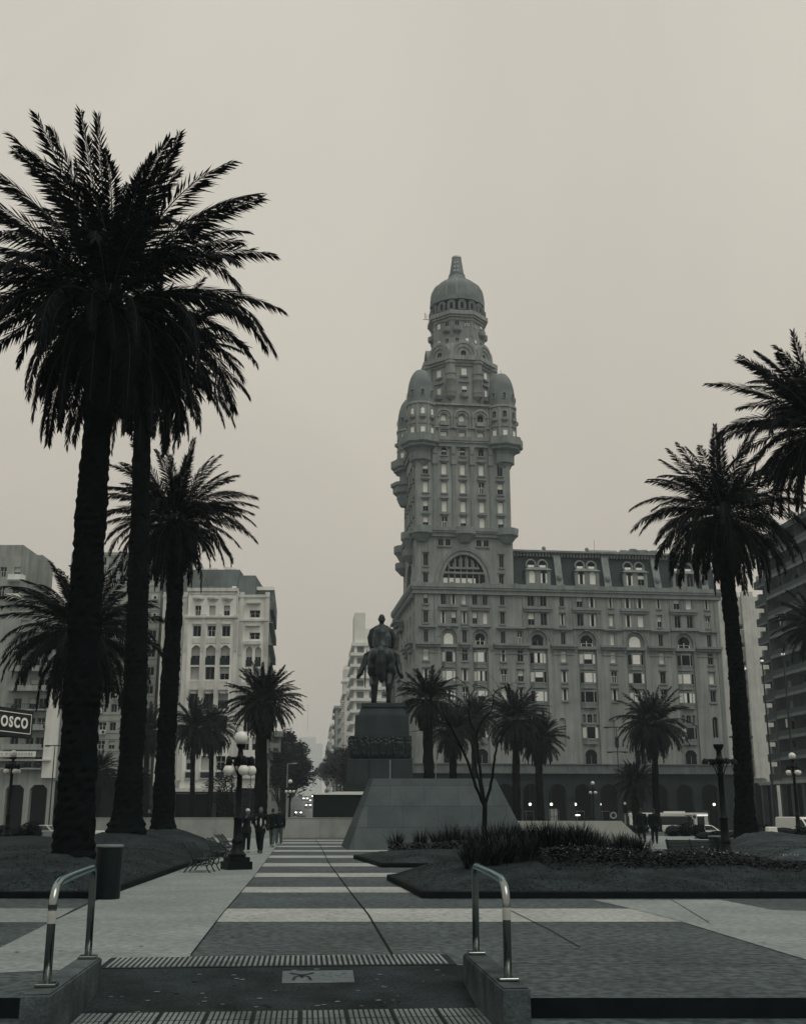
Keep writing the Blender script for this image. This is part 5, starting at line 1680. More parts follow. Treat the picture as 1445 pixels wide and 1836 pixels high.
lw.box(a.x-6, b.x+.3, 72.97, 73.53, a.z, a.z+.04)
o = tag(lw.build('court_wall', M_lowall), 'long pale low wall crossing the end of the striped path behind the walkers', 'low wall')
lw = MB()
q = [P(905, 1472, 60), P(1114, 1473, 60), G(1152, 1511)]
z_ = q[0].z
x0_, x1_, x2_ = q[0].x, q[1].x, q[1].x+1.25
lw.add([(x0_-4, 60, -.1), (x2_, 60, -.1), (x1_, 60, z_), (x0_-4, 60, z_), (x0_-4, 60.5, -.1), (x2_, 60.5, -.1), (x1_, 60.5, z_), (x0_-4, 60.5, z_)],
       [(0,1,2,3), (7,6,5,4), (3,2,6,7), (1,5,6,2), (0,3,7,4)])
o = tag(lw.build('court_wall', M_lowall2), 'pale low wall with a slanted end beside the two people in suits', 'low wall')

# ------------------------------------------------------------------ lamp posts
M_globe = mat('lamp_globe_opal', 0.70, rough=0.25, n=0.03, spec=0.4)
def lamp_post(label, x, y, h=4.25, globes=True, rz=0.0, group='globe lamp posts'):
    z0 = ground_z(x, y)
    t = thing('lamp_post', label, 'lamp post', (x, y, z0), rz, group)
    b = MB()
    b.box(-.36, .36, -.36, .36, -.03, .22); b.box(-.30, .30, -.30, .30, .22, .34)
    b.build('base', M_black, t)
    k = h/4.25
    p = MB()
    p.lathe([(.26, .33), (.27, .42), (.20, .48), (.155, .62), (.14, .70), (.165, .74), (.165, .80), (.125, .86), (.115, 1.35), (.13, 1.37), (.13, 1.43), (.095, 1.47), (.078, 2.95*k), (.10, 2.98*k), (.10, 3.05*k), (.07, 3.08*k), (.065, 3.42*k)], 14)
    p.build('post', M_black, t, smooth=True, angle=40)
    zz = 3.35*k
    a = MB()
    a.lathe([(.10, zz-.02), (.13, zz+.03), (.13, zz+.14), (.09, zz+.18), (.07, zz+.36), (.12, zz+.44), (.14, zz+.50)], 12)
    for q in range(4):
        an = q*PI/2; ra = .34 if globes else .46
        c_, s_ = math.cos(an), math.sin(an)
        a.tube([(c_*.08, s_*.08, zz+.08), (c_*ra*.6, s_*ra*.6, zz+.10), (c_*(ra+.04), s_*(ra+.04), zz+.08)], [.05, .045, .05], 8)
        a.tube([(c_*.10, s_*.10, zz-.30), (c_*.17, s_*.17, zz-.12), (c_*.27, s_*.27, zz+.04)], [.018, .018, .018], 6)
        a.lathe([(.03, .16), (.07, .13), (.09, .05), (.10, -.08), (.085, -.11)] if globes else [(.03, .15), (.05, .13), (.09, .08), (.10, .0), (.08, -.02)], 10, (c_*ra, s_*ra, zz))
    if not globes:
        a.lathe([(.15, zz+.50), (.15, zz+.56)], 12)
    a.build('arm_bracket', M_black, t, smooth=True, angle=40)
    if globes:
        for q in range(4):
            an = q*PI/2
            g = MB(); g.ball((0, 0, 0), .155, 20, 14)
            g.build('globe', M_globe, t, smooth=True, loc=(math.cos(an)*.34, math.sin(an)*.34, zz-.25))
        g = MB(); g.ball((0, 0, 0), .20, 20, 14)
        g.build('globe', M_globe, t, smooth=True, loc=(0, 0, zz+.68))
    return t
def xat(px, py, Y): return P(px, py, Y).x
lamp_post('black cast-iron lamp post with five opal globes standing by the path benches', xat(424, 1557, 33.5), 33.5, 3.82, rz=.45)
lamp_post('black lamp post left without any globes, beside the bench with slatted back', xat(1303, 1557, 33.6), 33.6, 3.75, False, rz=.2)
lamp_post('globe lamp post at the picture edge in front of the arched apartment base', xat(14, 1480, 62), 62, 5.0, rz=.8)
lamp_post('globe lamp post before the dark balcony block', xat(1432, 1500, 66), 66, 5.1, rz=.3)
lamp_post('small far globe lamp post before the palace arcade', xat(1065, 1475, 118), 118, 6.6, rz=.5)
lamp_post('small far globe lamp post at the mouth of the avenue', xat(519, 1470, 110), 110, 5.9, rz=.1)

# ------------------------------------------------------------------ benches
M_slat = mat('bench_slat_wood', 0.022, rough=0.6, n=0.4, scale=5, spec=0.2)
M_iron = mat('bench_cast_iron', 0.045, rough=0.4, n=0.6, scale=9, metal=.5)
def bench(label, x, y, rz, group='park benches', L=1.5):
    t = thing('park_bench', label, 'bench', (x, y, ground_z(x, y)+.004), rz, group); t.scale = (.92, .88, .80)
    # sits facing local +y; back at -y
    s = MB()
    for k in range(8):
        yy = .24-k*.058; zz = .44 - .02*math.sin(k/7*PI)
        s.box(-L/2, L/2, yy-.022, yy+.022, zz-.014, zz+.014)
    s.build('seat', M_slat, t)
    b = MB()
    for k in range(9):
        f = k/8
        yy = -.21 - .20*f - .10*f*f; zz = .50+.43*f
        b.obox((0, yy, zz), (L/2, 0, 0), (0, .010, .008), (0, -.006, .017))
    b.build('backrest', M_slat, t)
    for sx_ in (-L/2+.06, 0, L/2-.06):
        e = MB()
        e.tube([(sx_, .26, .43), (sx_, .31, .40), (sx_, .30, .30), (sx_, .24, .18), (sx_, .30, .06), (sx_, .35, .0)], [.022, .024, .022, .02, .022, .024], 6)
        e.tube([(sx_, .27, .425), (sx_, 0, .40), (sx_, -.2, .42), (sx_, -.26, .56), (sx_, -.36, .76), (sx_, -.50, .94), (sx_, -.55, .98), (sx_, -.56, .93)], .02, 6)
        e.tube([(sx_, -.2, .41), (sx_, -.26, .25), (sx_, -.40, .10), (sx_, -.46, .0)], .022, 6)
        e.tube([(sx_, .24, .2), (sx_, .05, .30), (sx_, -.1, .22), (sx_, -.28, .22)], .016, 6)
        e.tube([(sx_, .1, .38), (sx_, .16, .28), (sx_, .08, .2), (sx_, 0, .26), (sx_, .05, .32)], .014, 6)
        if sx_: 
            e.tube([(sx_, .26, .43), (sx_, .33, .55), (sx_, .25, .66), (sx_, .05, .67), (sx_, -.2, .66), (sx_, -.31, .68)], .018, 6)
            e.tube([(sx_, .22, .64), (sx_, .30, .60), (sx_, .27, .53)], .014, 6)
        e.build('side_frame', M_iron, t, smooth=True)
    return t
bench('park bench at the edge of the lawn, nearest of the row on the light path', xat(366, 1563, 32.2), 32.2, -PI/2-.05)
bench('middle park bench of the row on the light path, partly behind the nearest', xat(398, 1540, 37.6), 37.6, -PI/2-.05)
bench('farthest park bench of the row on the light path, behind the lamp post', xat(414, 1525, 43.0), 43.0, -PI/2-.05)
bench('park bench seen from behind its slatted back, beside the lamp post without globes', xat(1243, 1547, 35.6), 35.6, R(-24), L=1.6)
# litter bins
def bin_(label, x, y, r, h):
    m = MB()
    m.lathe([(r*.96, 0), (r, .02), (r, h-.06), (r*1.035, h-.055), (r*1.05, h-.02), (r*1.02, h), (r*.93, h-.005), (r*.92, h-.05), (r*.92, h-.3), (.01, h-.31)], 32)
    t = thing('litter_bin', label, 'litter bin', (x, y, 0.004))
    m.build('drum', mat('bin_black_plastic', .006, rough=.45, n=.15), t, smooth=True, angle=40)
    e = MB(); e.lathe([(r*1.035, h-.05), (r*1.055, h-.022), (r*1.025, h+.004), (r*.97, h+.003)], 32)
    e.build('rim', mat('bin_rim_grey', .16, rough=.4, n=.2), t, smooth=True)
bin_('black drum litter bin at the corner of the lawn by the handrail', xat(199, 1608, 22.6), 22.3, .245, .98)
bin_('small dark litter bin half hidden by the lamp post without globes', xat(1286, 1552, 35.5), 35.5, .22, .88)
# kiosk with sign
kx, ky = -6.62, 20.0
ka = math.atan2(-.966, -.26)
kt = thing('kiosk', 'dark kiosk at the picture edge with a white-bordered black sign', 'kiosk', (kx, ky, 0), R(90-15))
# local x runs away from the camera to the sign's far end (x<0 nearer), -y faces the path
kb_ = MB(); kb_.box(-3.2, -.75, .55, 2.6, 0, 2.85); kb_.build('booth', mat('kiosk_panel_dark', .03, rough=.5), kt)
kr = MB(); kr.box(-3.4, -.0, .02, 2.8, 2.87, 2.95); kr.build('roof', M_black, kt)
zs0, zs1 = P(30, 1322, 19.6).z, P(30, 1272, 19.6).z
s_ = MB(); s_.box(-2.4, 0, -.10, .02, zs0, zs1)
sg = s_.build('sign_board', mat('sign_black', .010, rough=.4), kt)
fr_ = MB()
yb = -.104; b0, b1 = zs0+.07, zs1-.075
for (a0, a1, c0, c1) in ((-2.36, -.05, b0, b0+.012), (-2.36, -.05, b1, b1+.012), (-.062, -.05, b0+.013, b1-.001)):
    fr_.box(a0, a1, yb, -.1, c0, c1)
M_let = mat('sign_letter_white', .85, rough=.5, n=.03)
fr_.build('border', M_let, sg)
fc = bpy.data.curves.new('letters', 'FONT'); fc.body = 'KIOSCO'; fc.size = .245; fc.extrude = .004; fc.offset = .008; fc.space_character = 1.28
fc.align_x = 'RIGHT'; fc.align_y = 'CENTER'
fo = bpy.data.objects.new('letters', fc); COL.objects.link(fo)
dg = bpy.context.evaluated_depsgraph_get(); dg.update()
fm = bpy.data.meshes.new_from_object(fo.evaluated_get(dg)); bpy.data.objects.remove(fo)
fm.materials.clear(); fm.materials.append(M_let)
lo = ob('letters', fm, sg, (-.16, -.106, (zs0+zs1)/2-.0)); lo.rotation_euler = (PI/2, 0, 0)

# ------------------------------------------------------------------ people
def person(label, x, y, rz, pose, coat, legs, shoe=.02, skin=.16, hair=.02, h=1.72, cap=None, shirt=None, bag=None, group=None, coat_len=.82):
    """pose: dict of (l_arm, r_arm, l_leg, r_leg) joint lists in metres for a 1.72 m figure facing local -y"""
    t = thing('person', label, 'person', (x, y, ground_z(x, y)+.005), rz, group)
    k = h/1.72
    lh = pose.get('lh'); rhnd = pose.get('rh')
    la = pose['la']; ra = pose['ra']; ll = pose['ll']; rl = pose['rl']
    tw = pose.get('lean', 0)
    hip = Vector((0, 0, .92)); neck = Vector((0, -tw, 1.45)); hd = Vector((pose.get('hx', 0), -tw-.02, 1.60))
    body = [('l', [((0, 0, .92), .13), ((0, -tw*.5, 1.12), .125), ((0, -tw, 1.33), .15), ((0, -tw, 1.44), .06), (hd - Vector((0, 0, .06)), .05)]),
            ('l', [((-.08, 0, .93), .12), ((.08, 0, .93), .12)]), ('l', [((-.15, -tw, 1.38), .07), ((.15, -tw, 1.38), .07)]),
            ('e', hd, (.075, .092, .115)), ('e', hd + Vector((0, -.095, -.005)), (.014, .022, .022)), ('e', hd+Vector((.076, 0, -.005)), (.012, .02, .03)), ('e', hd+Vector((-.076, 0, -.005)), (.012, .02, .03)), ('e', hd+Vector((0, -.07, -.07)), (.035, .03, .03))]
    def armL(j): return ('l', [(j[0], .06), (j[1], .045), (j[2], .034)])
    def legL(j): return ('l', [(j[0], .095), (j[1], .06), (j[2], .042), ])
    body += [armL(la), armL(ra), legL(ll), legL(rl)]
    ex = MB()
    for j in (la, ra):
        d = (Vector(j[2])-Vector(j[1])).normalized(); p = Vector(j[2]); s = d.cross(Vector((0, 1, .1))).normalized()
        if s.length < .1: s = Vector((1, 0, 0))
        body.append(('l', [(p, .032), (p+d*.07, .036)]))
        for q in range(4):
            o_ = s*(-.027+.018*q); L_ = (.062, .075, .07, .052)[q]; n = d.cross(s)
            ex.tube([p+d*.085+o_, p+d*(.085+L_*.55)+o_, p+d*(.085+L_)+o_+n*.018], [.009, .0085, .007], 5)
        ex.tube([p+d*.03+s*.035, p+d*.065+s*.058, p+d*.095+s*.058], [.011, .009, .007], 5)
    for j in (ll, rl):
        f = Vector(j[3]) if len(j) > 3 else Vector(j[2]) + Vector((0, -.16, -.05))
        body.append(('l', [(j[2], .045), (Vector(j[2])+Vector((0, 0, -.04)), .045), (f, .038)]))
    o = ob('body', blob_mesh('body', body, .022, mat('skin_%02d' % int(skin*100), skin, rough=.6, n=.05), 2, ex), t); o.scale = (k,)*3
    ey = MB()
    for s in (-.03, .03): ey.ball(hd + Vector((s, -.083, .012)), .011, 6, 5)
    e_ = ey.build('eyes', mat('eye_dark', .01, rough=.3), t); e_.scale = (k,)*3
    # trousers
    tr = [('l', [((-.085, 0, .94), .125), ((.085, 0, .94), .125)])]
    for j in (ll, rl): tr.append(('l', [(j[0], .112), (j[1], .082), (Vector(j[1]).lerp(Vector(j[2]), .9), .066)]))
    o = ob('trousers', blob_mesh('trousers', tr, .022, mat('cloth_%03d' % int(legs*1000), legs, rough=.9, n=.15, scale=5), 2), t); o.scale = (k,)*3
    ct = [('l', [((0, .0, coat_len), .165), ((0, -tw*.5, 1.10), .15), ((0, -tw, 1.34), .165), ((0, -tw, 1.42), .085)]), ('l', [((-.16, -tw, 1.375), .088), ((.16, -tw, 1.375), .088)]),
          ('l', [((-.07, 0, coat_len), .15), ((.07, 0, coat_len), .15)])]
    for j in (la, ra): ct.append(('l', [(j[0], .085), (j[1], .066), (Vector(j[1]).lerp(Vector(j[2]), .9), .052)]))
    o = ob('coat', blob_mesh('coat', ct, .022, mat('cloth_%03d' % int(coat*1000), coat, rough=.9, n=.15, scale=5), 2), t); o.scale = (k,)*3
    hr = [('e', hd + Vector((0, .018, .03)), (.082, .09, .10))]
    if pose.get('long'): hr.append(('l', [(hd+Vector((0, .06, 0)), .075), (hd+Vector((0, .08, -.14)), .07), (hd+Vector((0, .08, -.22)), .05)]))
    o = ob('hair', blob_mesh('hair', hr, .016, mat('hair_%03d' % int(hair*1000), hair, rough=.6), 1), t); o.scale = (k,)*3
    if cap is not None:
        m = MB(); m.ball(hd + Vector((0, 0, .055)), 1, 12, 8, 0, (.095, .105, .085)); m.ball(hd + Vector((0, -.10, .05)), 1, 10, 6, 0, (.06, .06, .012))
        o = m.build('cap', mat('cap_pale', cap, rough=.8), t, smooth=True); o.scale = (k,)*3
    if shirt is not None:
        m = MB(); m.ball((0.03, -tw-.115, 1.16), 1, 10, 8, 0, (.045, .05, .22)); o = m.build('shirt', mat('shirt_pale', shirt, rough=.8), t, smooth=True); o.scale = (k,)*3
    if bag is not None:
        m = MB(); m.ball(bag, 1, 10, 8, 0, (.07, .13, .16)); o = m.build('bag', mat('bag_dark', .015, rough=.6), t, smooth=True); o.scale = (k,)*3
    sh = MB()
    for j in (ll, rl):
        f = Vector(j[3]) if len(j) > 3 else Vector(j[2]) + Vector((0, -.16, -.05))
        sh.tube([Vector(j[2])+Vector((0, .03, -.05)), Vector(j[2])+Vector((0, -.03, -.045)), f], [.052, .056, .045], 8)
    o = sh.build('shoes', mat('shoe_%03d' % int(shoe*1000), shoe, rough=.5), t, smooth=True); o.scale = (k,)*3
    return t
V3 = Vector
stand = dict(la=[V3((.2,0,1.38)), V3((.25,.03,1.10)), V3((.24,-.06,.86))], ra=[V3((-.2,0,1.38)), V3((-.25,.03,1.10)), V3((-.24,-.06,.86))],
             ll=[V3((.09,0,.92)), V3((.10,-.02,.50)), V3((.10,.02,.09))], rl=[V3((-.09,0,.92)), V3((-.10,-.02,.50)), V3((-.10,.02,.09))])
def pose(**k): d = dict(stand); d.update(k); return d
stride = dict(ll=[V3((.09,0,.92)), V3((.10,-.18,.52)), V3((.10,-.22,.11)), V3((.10,-.40,.06))], rl=[V3((-.09,0,.92)), V3((-.10,.04,.50)), V3((-.10,.30,.14)), V3((-.10,.20,.03))])
phone = dict(ra=[V3((-.2,-.02,1.38)), V3((-.27,-.14,1.14)), V3((-.08,-.26,1.36))])
WALK = 'walkers on the light path'
person('woman in dark coat and pale cap, hand raised to her face, beside the lamp post', xat(441, 1527, 47), 47, .25, pose(la=[V3((.2,0,1.38)), V3((.32,.05,1.14)), V3((.40,.02,.90))], hx=.02, lean=.04, long=1, **phone), .018, .016, shoe=.5, cap=.5, hair=.03, h=1.70)
person('man in an open dark suit over a pale shirt striding towards the viewer', xat(466, 1530, 46), 46, -.1, pose(ra=[V3((-.2,-.02,1.38)), V3((-.30,-.06,1.14)), V3((-.14,-.24,1.28))], la=[V3((.2,0,1.38)), V3((.30,.02,1.14)), V3((.20,-.16,1.0))], **stride), .012, .012, shirt=.55, h=1.78, skin=.14, bag=(.27, .05, .98))
person('person in a black jacket and blue-grey jeans walking away, nearer of the pair', xat(488, 1519, 54), 54, PI-.1, pose(**stride), .012, .10, shoe=.4, h=1.74, coat_len=.9)
person('person in a dark jacket and jeans walking away on the outer side of the pair', xat(500, 1515, 57), 57, PI+.05, pose(), .016, .085, shoe=.55, h=1.78, coat_len=.9, hair=.03)
person('dark figure standing among the palm trunks on the lawn side', xat(265, 1500, 74), 74, .6, pose(), .014, .014, h=1.72, coat_len=.75)
person('person in dark clothes walking away, left of the pair by the slanted wall end', xat(1151, 1511, 62), 62, PI, pose(**stride), .013, .013, h=1.76)
person('person in dark suit with pale collar, right of the pair by the slanted wall', xat(1174, 1513, 60), 60, PI-.3, pose(), .012, .012, h=1.74, shirt=.5)
# ------------------------------------------------------------------ buildings on the left and right of the square
M_cream = mat('stucco_cream', 0.76, rough=.9, n=.09, scale=.3, streak=.12, bump=.1, bscale=6)
M_creamd = mat('stucco_cream_relief', 0.60, rough=.9, n=.12, scale=.6, streak=.2)
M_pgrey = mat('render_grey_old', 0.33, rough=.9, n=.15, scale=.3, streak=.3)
M_pent = mat('penthouse_dark_render', 0.17, rough=.9, n=.2, scale=.4, streak=.25)
M_panel = mat('panel_grey', 0.38, rough=.8, n=.12, scale=.4, streak=.2)
M_rail = mat('balcony_rail_dark', 0.02, rough=.6)
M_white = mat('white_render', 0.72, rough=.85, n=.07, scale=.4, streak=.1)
def bx(px, row, Y): return P(px, row, Y).x
def bz(row, Y, px=300): return P(px, row, Y).z
ZG = LOW
rb_ = random.Random(14)
# --- cream curved building
Yc = 160.0
cX = bx(283, 1200, Yc)
xL, xR = bx(287, 1200, Yc), bx(479, 1200, Yc)
cb_t = thing('apartment_building', 'cream art-deco apartment building with bowed bays and a dark penthouse behind the lamp post', 'building', (0, Yc, 0))
FC = Face(0, 0)
m = MB(); mm_ = MB()
zc_t, zc_r = bz(1059, Yc), bz(1068, Yc)
base_t = bz(1413, Yc)
bayL = [(337, 419)]
def X(px, row=1200): return bx(px, row, Yc)
def Z(row): return bz(row, Yc)
chl = []; cw = []
def ch(px, w_px, r0, r1, arch=0, kind='dark', store=None, dpt=.35):
    x0, x1 = X(px-w_px/2), X(px+w_px/2)
    h = (x0, x1, Z(r1), Z(r0), arch)
    (store if store is not None else chl).append(h); cw.append((h, kind, dpt, store is not None))
cent = []                                             # the projecting centre bay has its own wall 1.0 m forward
for i, px in enumerate((353, 379, 405)):
    ch(px, 11, 1088, 1106, 0, ['case', 'blind', 'half'][i], cent)
    ch(px, 15, 1124, 1143, 0, ['dark', 'case', 'dark'][i], cent)
    ch(px, 17, 1159, 1194, -.5, ['half', 'half', 'half'][i], cent, .6)
    ch(px, 17, 1197, 1220, 0, ['blind', 'dark', 'half'][i], cent, .6)
    ch(px, 17, 1244, 1272, 0, ['dark', 'dark', 'half'][i], cent, .6)
    ch(px, 17, 1284, 1312, 0, 'dark', cent, .6)
    ch(px, 16, 1322, 1340, 0, 'half', cent, .5)
    ch(px, 17, 1356, 1381, 0, ['half', 'blind', 'case'][i], cent, .5)
for side in ((447, 463), (302, 318)):
    c0 = sum(side)/2
    ch(c0-1, 19, 1094, 1107, 0, 'case'); ch(c0, 19, 1134, 1146, 0, 'case')
    for px in side:
        ch(px-1, 11, 1160, 1195, -.35, 'half'); ch(px-1, 11, 1199, 1222, 0, 'blind'); ch(px-1, 11, 1245, 1272, 0, 'dark'); ch(px-1, 11, 1284, 1312, 0, 'dark'); ch(px-1, 11, 1322, 1345, 0, 'half'); ch(px-1, 12, 1360, 1385, 0, 'dark')
wall(m, FC, X(287), X(334), base_t, zc_r, [h for h in chl if h[1] < X(334)], .35)
wall(m, FC, X(423), xR, base_t, zc_r, [h for h in chl if h[0] > X(423)], .35)
CFc = Face(0, -1.1)
wall(m, CFc, X(334), X(423), base_t, zc_t, cent, .6)
m.box(X(334), X(334)+.05, -1.1, .5, base_t, zc_t); m.box(X(423)-.05, X(423), -1.1, .5, base_t, zc_t)
m.quad((X(334), -1.1, zc_t), (X(423), -1.1, zc_t), (X(423), 4, zc_t), (X(334), 4, zc_t)); 
m.quad((X(287), 0, zc_r), (X(334), 0, zc_r), (X(334), 4, zc_r), (X(287), 4, zc_r)); m.quad((X(423), 0, zc_r), (xR, 0, zc_r), (xR, 4, zc_r), (X(423), 4, zc_r))
fa = m.build('facade', M_cream, cb_t)
for h, k, dpt, c_ in cw:
    put_window(fa, CFc if c_ else FC, h[0], h[1], h[2], h[3], k, dpt, False if h[4] != 1 and h[4] == 0 else False, mats=[GLASS, FRAME, mat('roller_blind_grey', .45, n=.08)])
mo = MB()
for i, px in enumerate((353, 379, 405)):
    x0, x1 = X(px-11), X(px+11)
    mo.prism([(x0, -1.1), ((x0*2+x1)/3, -1.75), ((x0+2*x1)/3, -1.75), (x1, -1.1)], Z(1077), Z(1073.5), 0)
    mo.prism([(x0+.2, -1.1), ((x0*2+x1)/3, -1.5), ((x0+2*x1)/3, -1.5), (x1-.2, -1.1)], Z(1079.5), Z(1077)-.01, 0)
    mo.box(x0+.2, x1-.2, -1.35, -1.1, Z(1121.5), Z(1119.5))
    mo.box(X(px-8), X(px+8), -1.18, -1.1, Z(1155), Z(1146))
    # balcony with square openings
    zb0, zb1 = Z(1236), Z(1223)
    mo.box(x0+.25, x1-.25, -1.95, -1.11, zb0-.25, zb0); mo.box(x0+.25, x1-.25, -1.95, -1.8, zb1-.22, zb1)
    for q in range(4): mo.box(x0+.25+q*(x1-x0-.75)/3, x0+.5+q*(x1-x0-.75)/3, -1.94, -1.81, zb0, zb1-.22)
    mo.prism([(x0+.5, -1.7), (x1-.5, -1.7), (x1-.5, -1.12), (x0+.5, -1.12)], zb0-.75, zb0-.26, 0, None)
    mo.box(x0+.2, x1-.2, -1.9, -1.11, Z(1276), Z(1273.5))
    mo.box(X(px-9), X(px+9), -1.45, -1.11, Z(1397), Z(1382)); 
for px in (333.5, 364.5, 392, 423.5):
    x = X(px); mo.box(x-.32, x+.32, -1.3, -1.1, Z(1400), Z(1110))
    for s in (-.18, 0, .18): mo.box(x+s-.05, x+s+.05, -1.38, -1.301, Z(1170), Z(1117))
    mo.box(x-.36, x+.36, -1.34, -1.1, Z(1112), Z(1104)); 
for px in (476, 430, 328, 291):
    x = X(px); mo.box(x-.32, x+.32, -.22, 0, Z(1410), zc_r+.5)
    for s in (-.18, 0, .18): mo.box(x+s-.05, x+s+.05, -.3, -.221, Z(1175), Z(1117))
mo.box(X(334)-.2, X(423)+.2, -1.5, -1.1, Z(1110.5), Z(1107.5)); mo.box(X(334)-.15, X(423)+.15, -1.4, -1.1, zc_t-.35, zc_t+.15); mo.box(X(334)+.4, X(423)-.4, -1.25, -1.1, Z(1068), Z(1065))
for a, b in ((287, 334), (423, 479)):
    mo.box(X(a), X(b), -.35, 0, Z(1114), Z(1111)); mo.box(X(a)-.1, X(b)+.1, -.3, 0, zc_r-.3, zc_r+.1)
    mo.box(X((a+b)/2-13), X((a+b)/2+13), -.6, 0, Z(1083), Z(1080)); mo.box(X((a+b)/2-13), X((a+b)/2+13), -.5, 0, Z(1123), Z(1120.5))
    mo.box(X((a+b)/2-15), X((a+b)/2+15), -.4, 0, Z(1156), Z(1150)); mo.box(X((a+b)/2-15), X((a+b)/2+15), -.7, 0, Z(1236), Z(1224)); mo.box(X((a+b)/2-13), X((a+b)/2+13), -.5, 0, Z(1396), Z(1388))
mo.box(X(326), X(431), -1.45, 0.2, base_t-.5, base_t)
mo.build('moulding', M_creamd, fa)
ra_ = MB()
for px in (353, 379, 405):
    for (r0, r1) in ((1181, 1194), (1258, 1272)):
        for q in range(9): 
            x = X(px-8.3)+q*(X(px+8.3)-X(px-8.3))/8; ra_.box(x-.035, x+.035, -1.14, -1.10, Z(r1), Z(r0))
        ra_.box(X(px-8.5), X(px+8.5), -1.16, -1.09, Z(r0), Z(r0)+.08); ra_.box(X(px-8.5), X(px+8.5), -1.02, -.99, Z(r1), Z(r0)-.1)
    ra_.box(X(px-7.5), X(px+7.5), -1.49, -1.46, Z(1395), Z(1385))
for px in (446, 462, 301, 317):
    ra_.box(X(px-5.5), X(px+5.5), -.05, -.01, Z(1195), Z(1183))
ra_.build('balcony_railing', M_rail, fa)
# street level, side wall, penthouse
gl = MB()
gw_ = [(X(a), X(b), ZG, Z(1420), 0) for a, b in ((296, 322), (328, 356), (362, 392), (398, 420), (430, 470))]
wall(gl, Face(0, -.6), X(287), xR, ZG, base_t-.5, gw_, .8)
gl.quad((X(287), .3, ZG), (xR, .3, ZG), (xR, .3, base_t), (X(287), .3, base_t), 1)
gl.build('ground_floor', [mat('granite_base_dark', .03, rough=.6, n=.2), M_void], cb_t)
aw = MB()
for a, b in ((328, 356), (362, 392), (398, 425)):
    aw.prism([(X(a), -2.4), (X(b), -2.4), (X(b), -.62), (X(a), -.62)], Z(1424), Z(1422), 0, [(X(a), -1.9), (X(b), -1.9), (X(b), -.62), (X(a), -.62)])
aw.build('awning', mat('awning_dark', .03, rough=.8), cb_t)
TS = Face(xR, 0, PI/2 + AX*1.0)
sdw = MB()
shs = [(x-.6, x+.6, Z(r+12), Z(r-10), 0) for x in (3, 7, 11, 15, 19, 23) for r in (1097, 1138, 1178, 1212, 1258, 1298, 1335, 1375)]
wall(sdw, TS, 0, 27, ZG, zc_r, shs, .3)
for h in shs: sdw.quad(TS(h[0], .28, h[2]), TS(h[1], .28, h[2]), TS(h[1], .28, h[3]), TS(h[0], .28, h[3]), 1)
for r in (1112, 1152, 1190, 1225, 1270, 1310, 1347):
    fbox(sdw, TS, 1.5, 25, -.55, -.005, Z(r+1.5), Z(r), 0); 
    for x in (2, 9.5, 17): fbox(sdw, TS, x, x+6, -.57, -.5, Z(r), Z(r-8), 2)
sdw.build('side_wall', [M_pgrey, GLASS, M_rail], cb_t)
pn_ = MB()
pn_.box(X(290), X(416), 4, 20, zc_r-1, Z(1011)); pn_.box(X(416), X(447), 3.5, 20, zc_r-1, Z(1023)); pn_.prism([(X(447), 5.0), (X(481), 5.0), (X(481)-1.7, 24), (X(447), 24)], zc_r-1.2, Z(1045))
pn_.box(X(345), X(380), 2.2, 4, zc_r-.5, Z(1046))
pn_.build('penthouse', M_pent, cb_t)
pp = MB(); pp.box(X(448), X(481), 4.6, 4.9, Z(1047), Z(1041)); pp.build('roof_parapet', M_cream, cb_t)
for (a, b, y0, y1, r0, r1) in ((330, 345, 5, 9, 1012, 1003), (352, 372, 5, 9, 1012, 1006), (404, 412, 3.3, 3.9, 1075, 1043)):
    pp = MB(); pp.box(X(a), X(b), y0, y1, Z(r0), Z(r1)); pp.build('roof_hut', M_cream, cb_t)
pp = MB(); pp.ball((X(394), 6, Z(1007)), .9, 10, 8); pp.build('water_tank', M_cream, cb_t)
pp = MB(); pp.tube([(X(364), 1, zc_t), (X(364), 1, zc_t+1.2)], .04, 5); pp.build('antenna', M_rail, cb_t)
# --- grey panelled block
Yp = 168.0
pb_t = thing('apartment_building', 'plain grey panelled tower block with air conditioners between the palm trunks', 'building', (0, Yp, 0))
def X2(px, row=1200): return bx(px, row, Yp)
def Z2(row): return bz(row, Yp, 230)
m = MB(); ph = []
rows = [1004 + 33*i for i in range(12)]
for r in rows:
    for a, b in ((168, 178), (184, 198), (204, 215), (222, 238), (246, 258), (263, 277)):
        if rb_.random() < .72: ph.append((X2(a), X2(b), Z2(r+9), Z2(r-6), 0))
wall(m, Face(0, 0), X2(113), X2(281), ZG, Z2(990), ph, .25)
m.box(X2(281), X2(281)+1.5, 1.0, 16, ZG, Z2(1003), 1)
m.quad((X2(113), 0, Z2(990)), (X2(281), 0, Z2(990)), (X2(281), 14, Z2(990)), (X2(113), 14, Z2(990)))
m.quad((X2(281), 0, ZG), (X2(281), 14, ZG), (X2(281), 14, Z2(990)), (X2(281), 0, Z2(990)))
for r in rows:
    m.box(X2(113), X2(281), -.06, -.004, Z2(r+14), Z2(r+13.2), 1); m.box(X2(113), X2(281), -.05, -.004, Z2(r-8), Z2(r-8.6), 1)
fp = m.build('facade', [M_panel, M_pent], pb_t)
for h in ph: put_window(fp, Face(0, 0), h[0], h[1], h[2], h[3], rb_.choice(['dark', 'half', 'dark', 'blind', 'case']), .25, mats=[GLASS, FRAME, mat('roller_blind_grey', .45)])
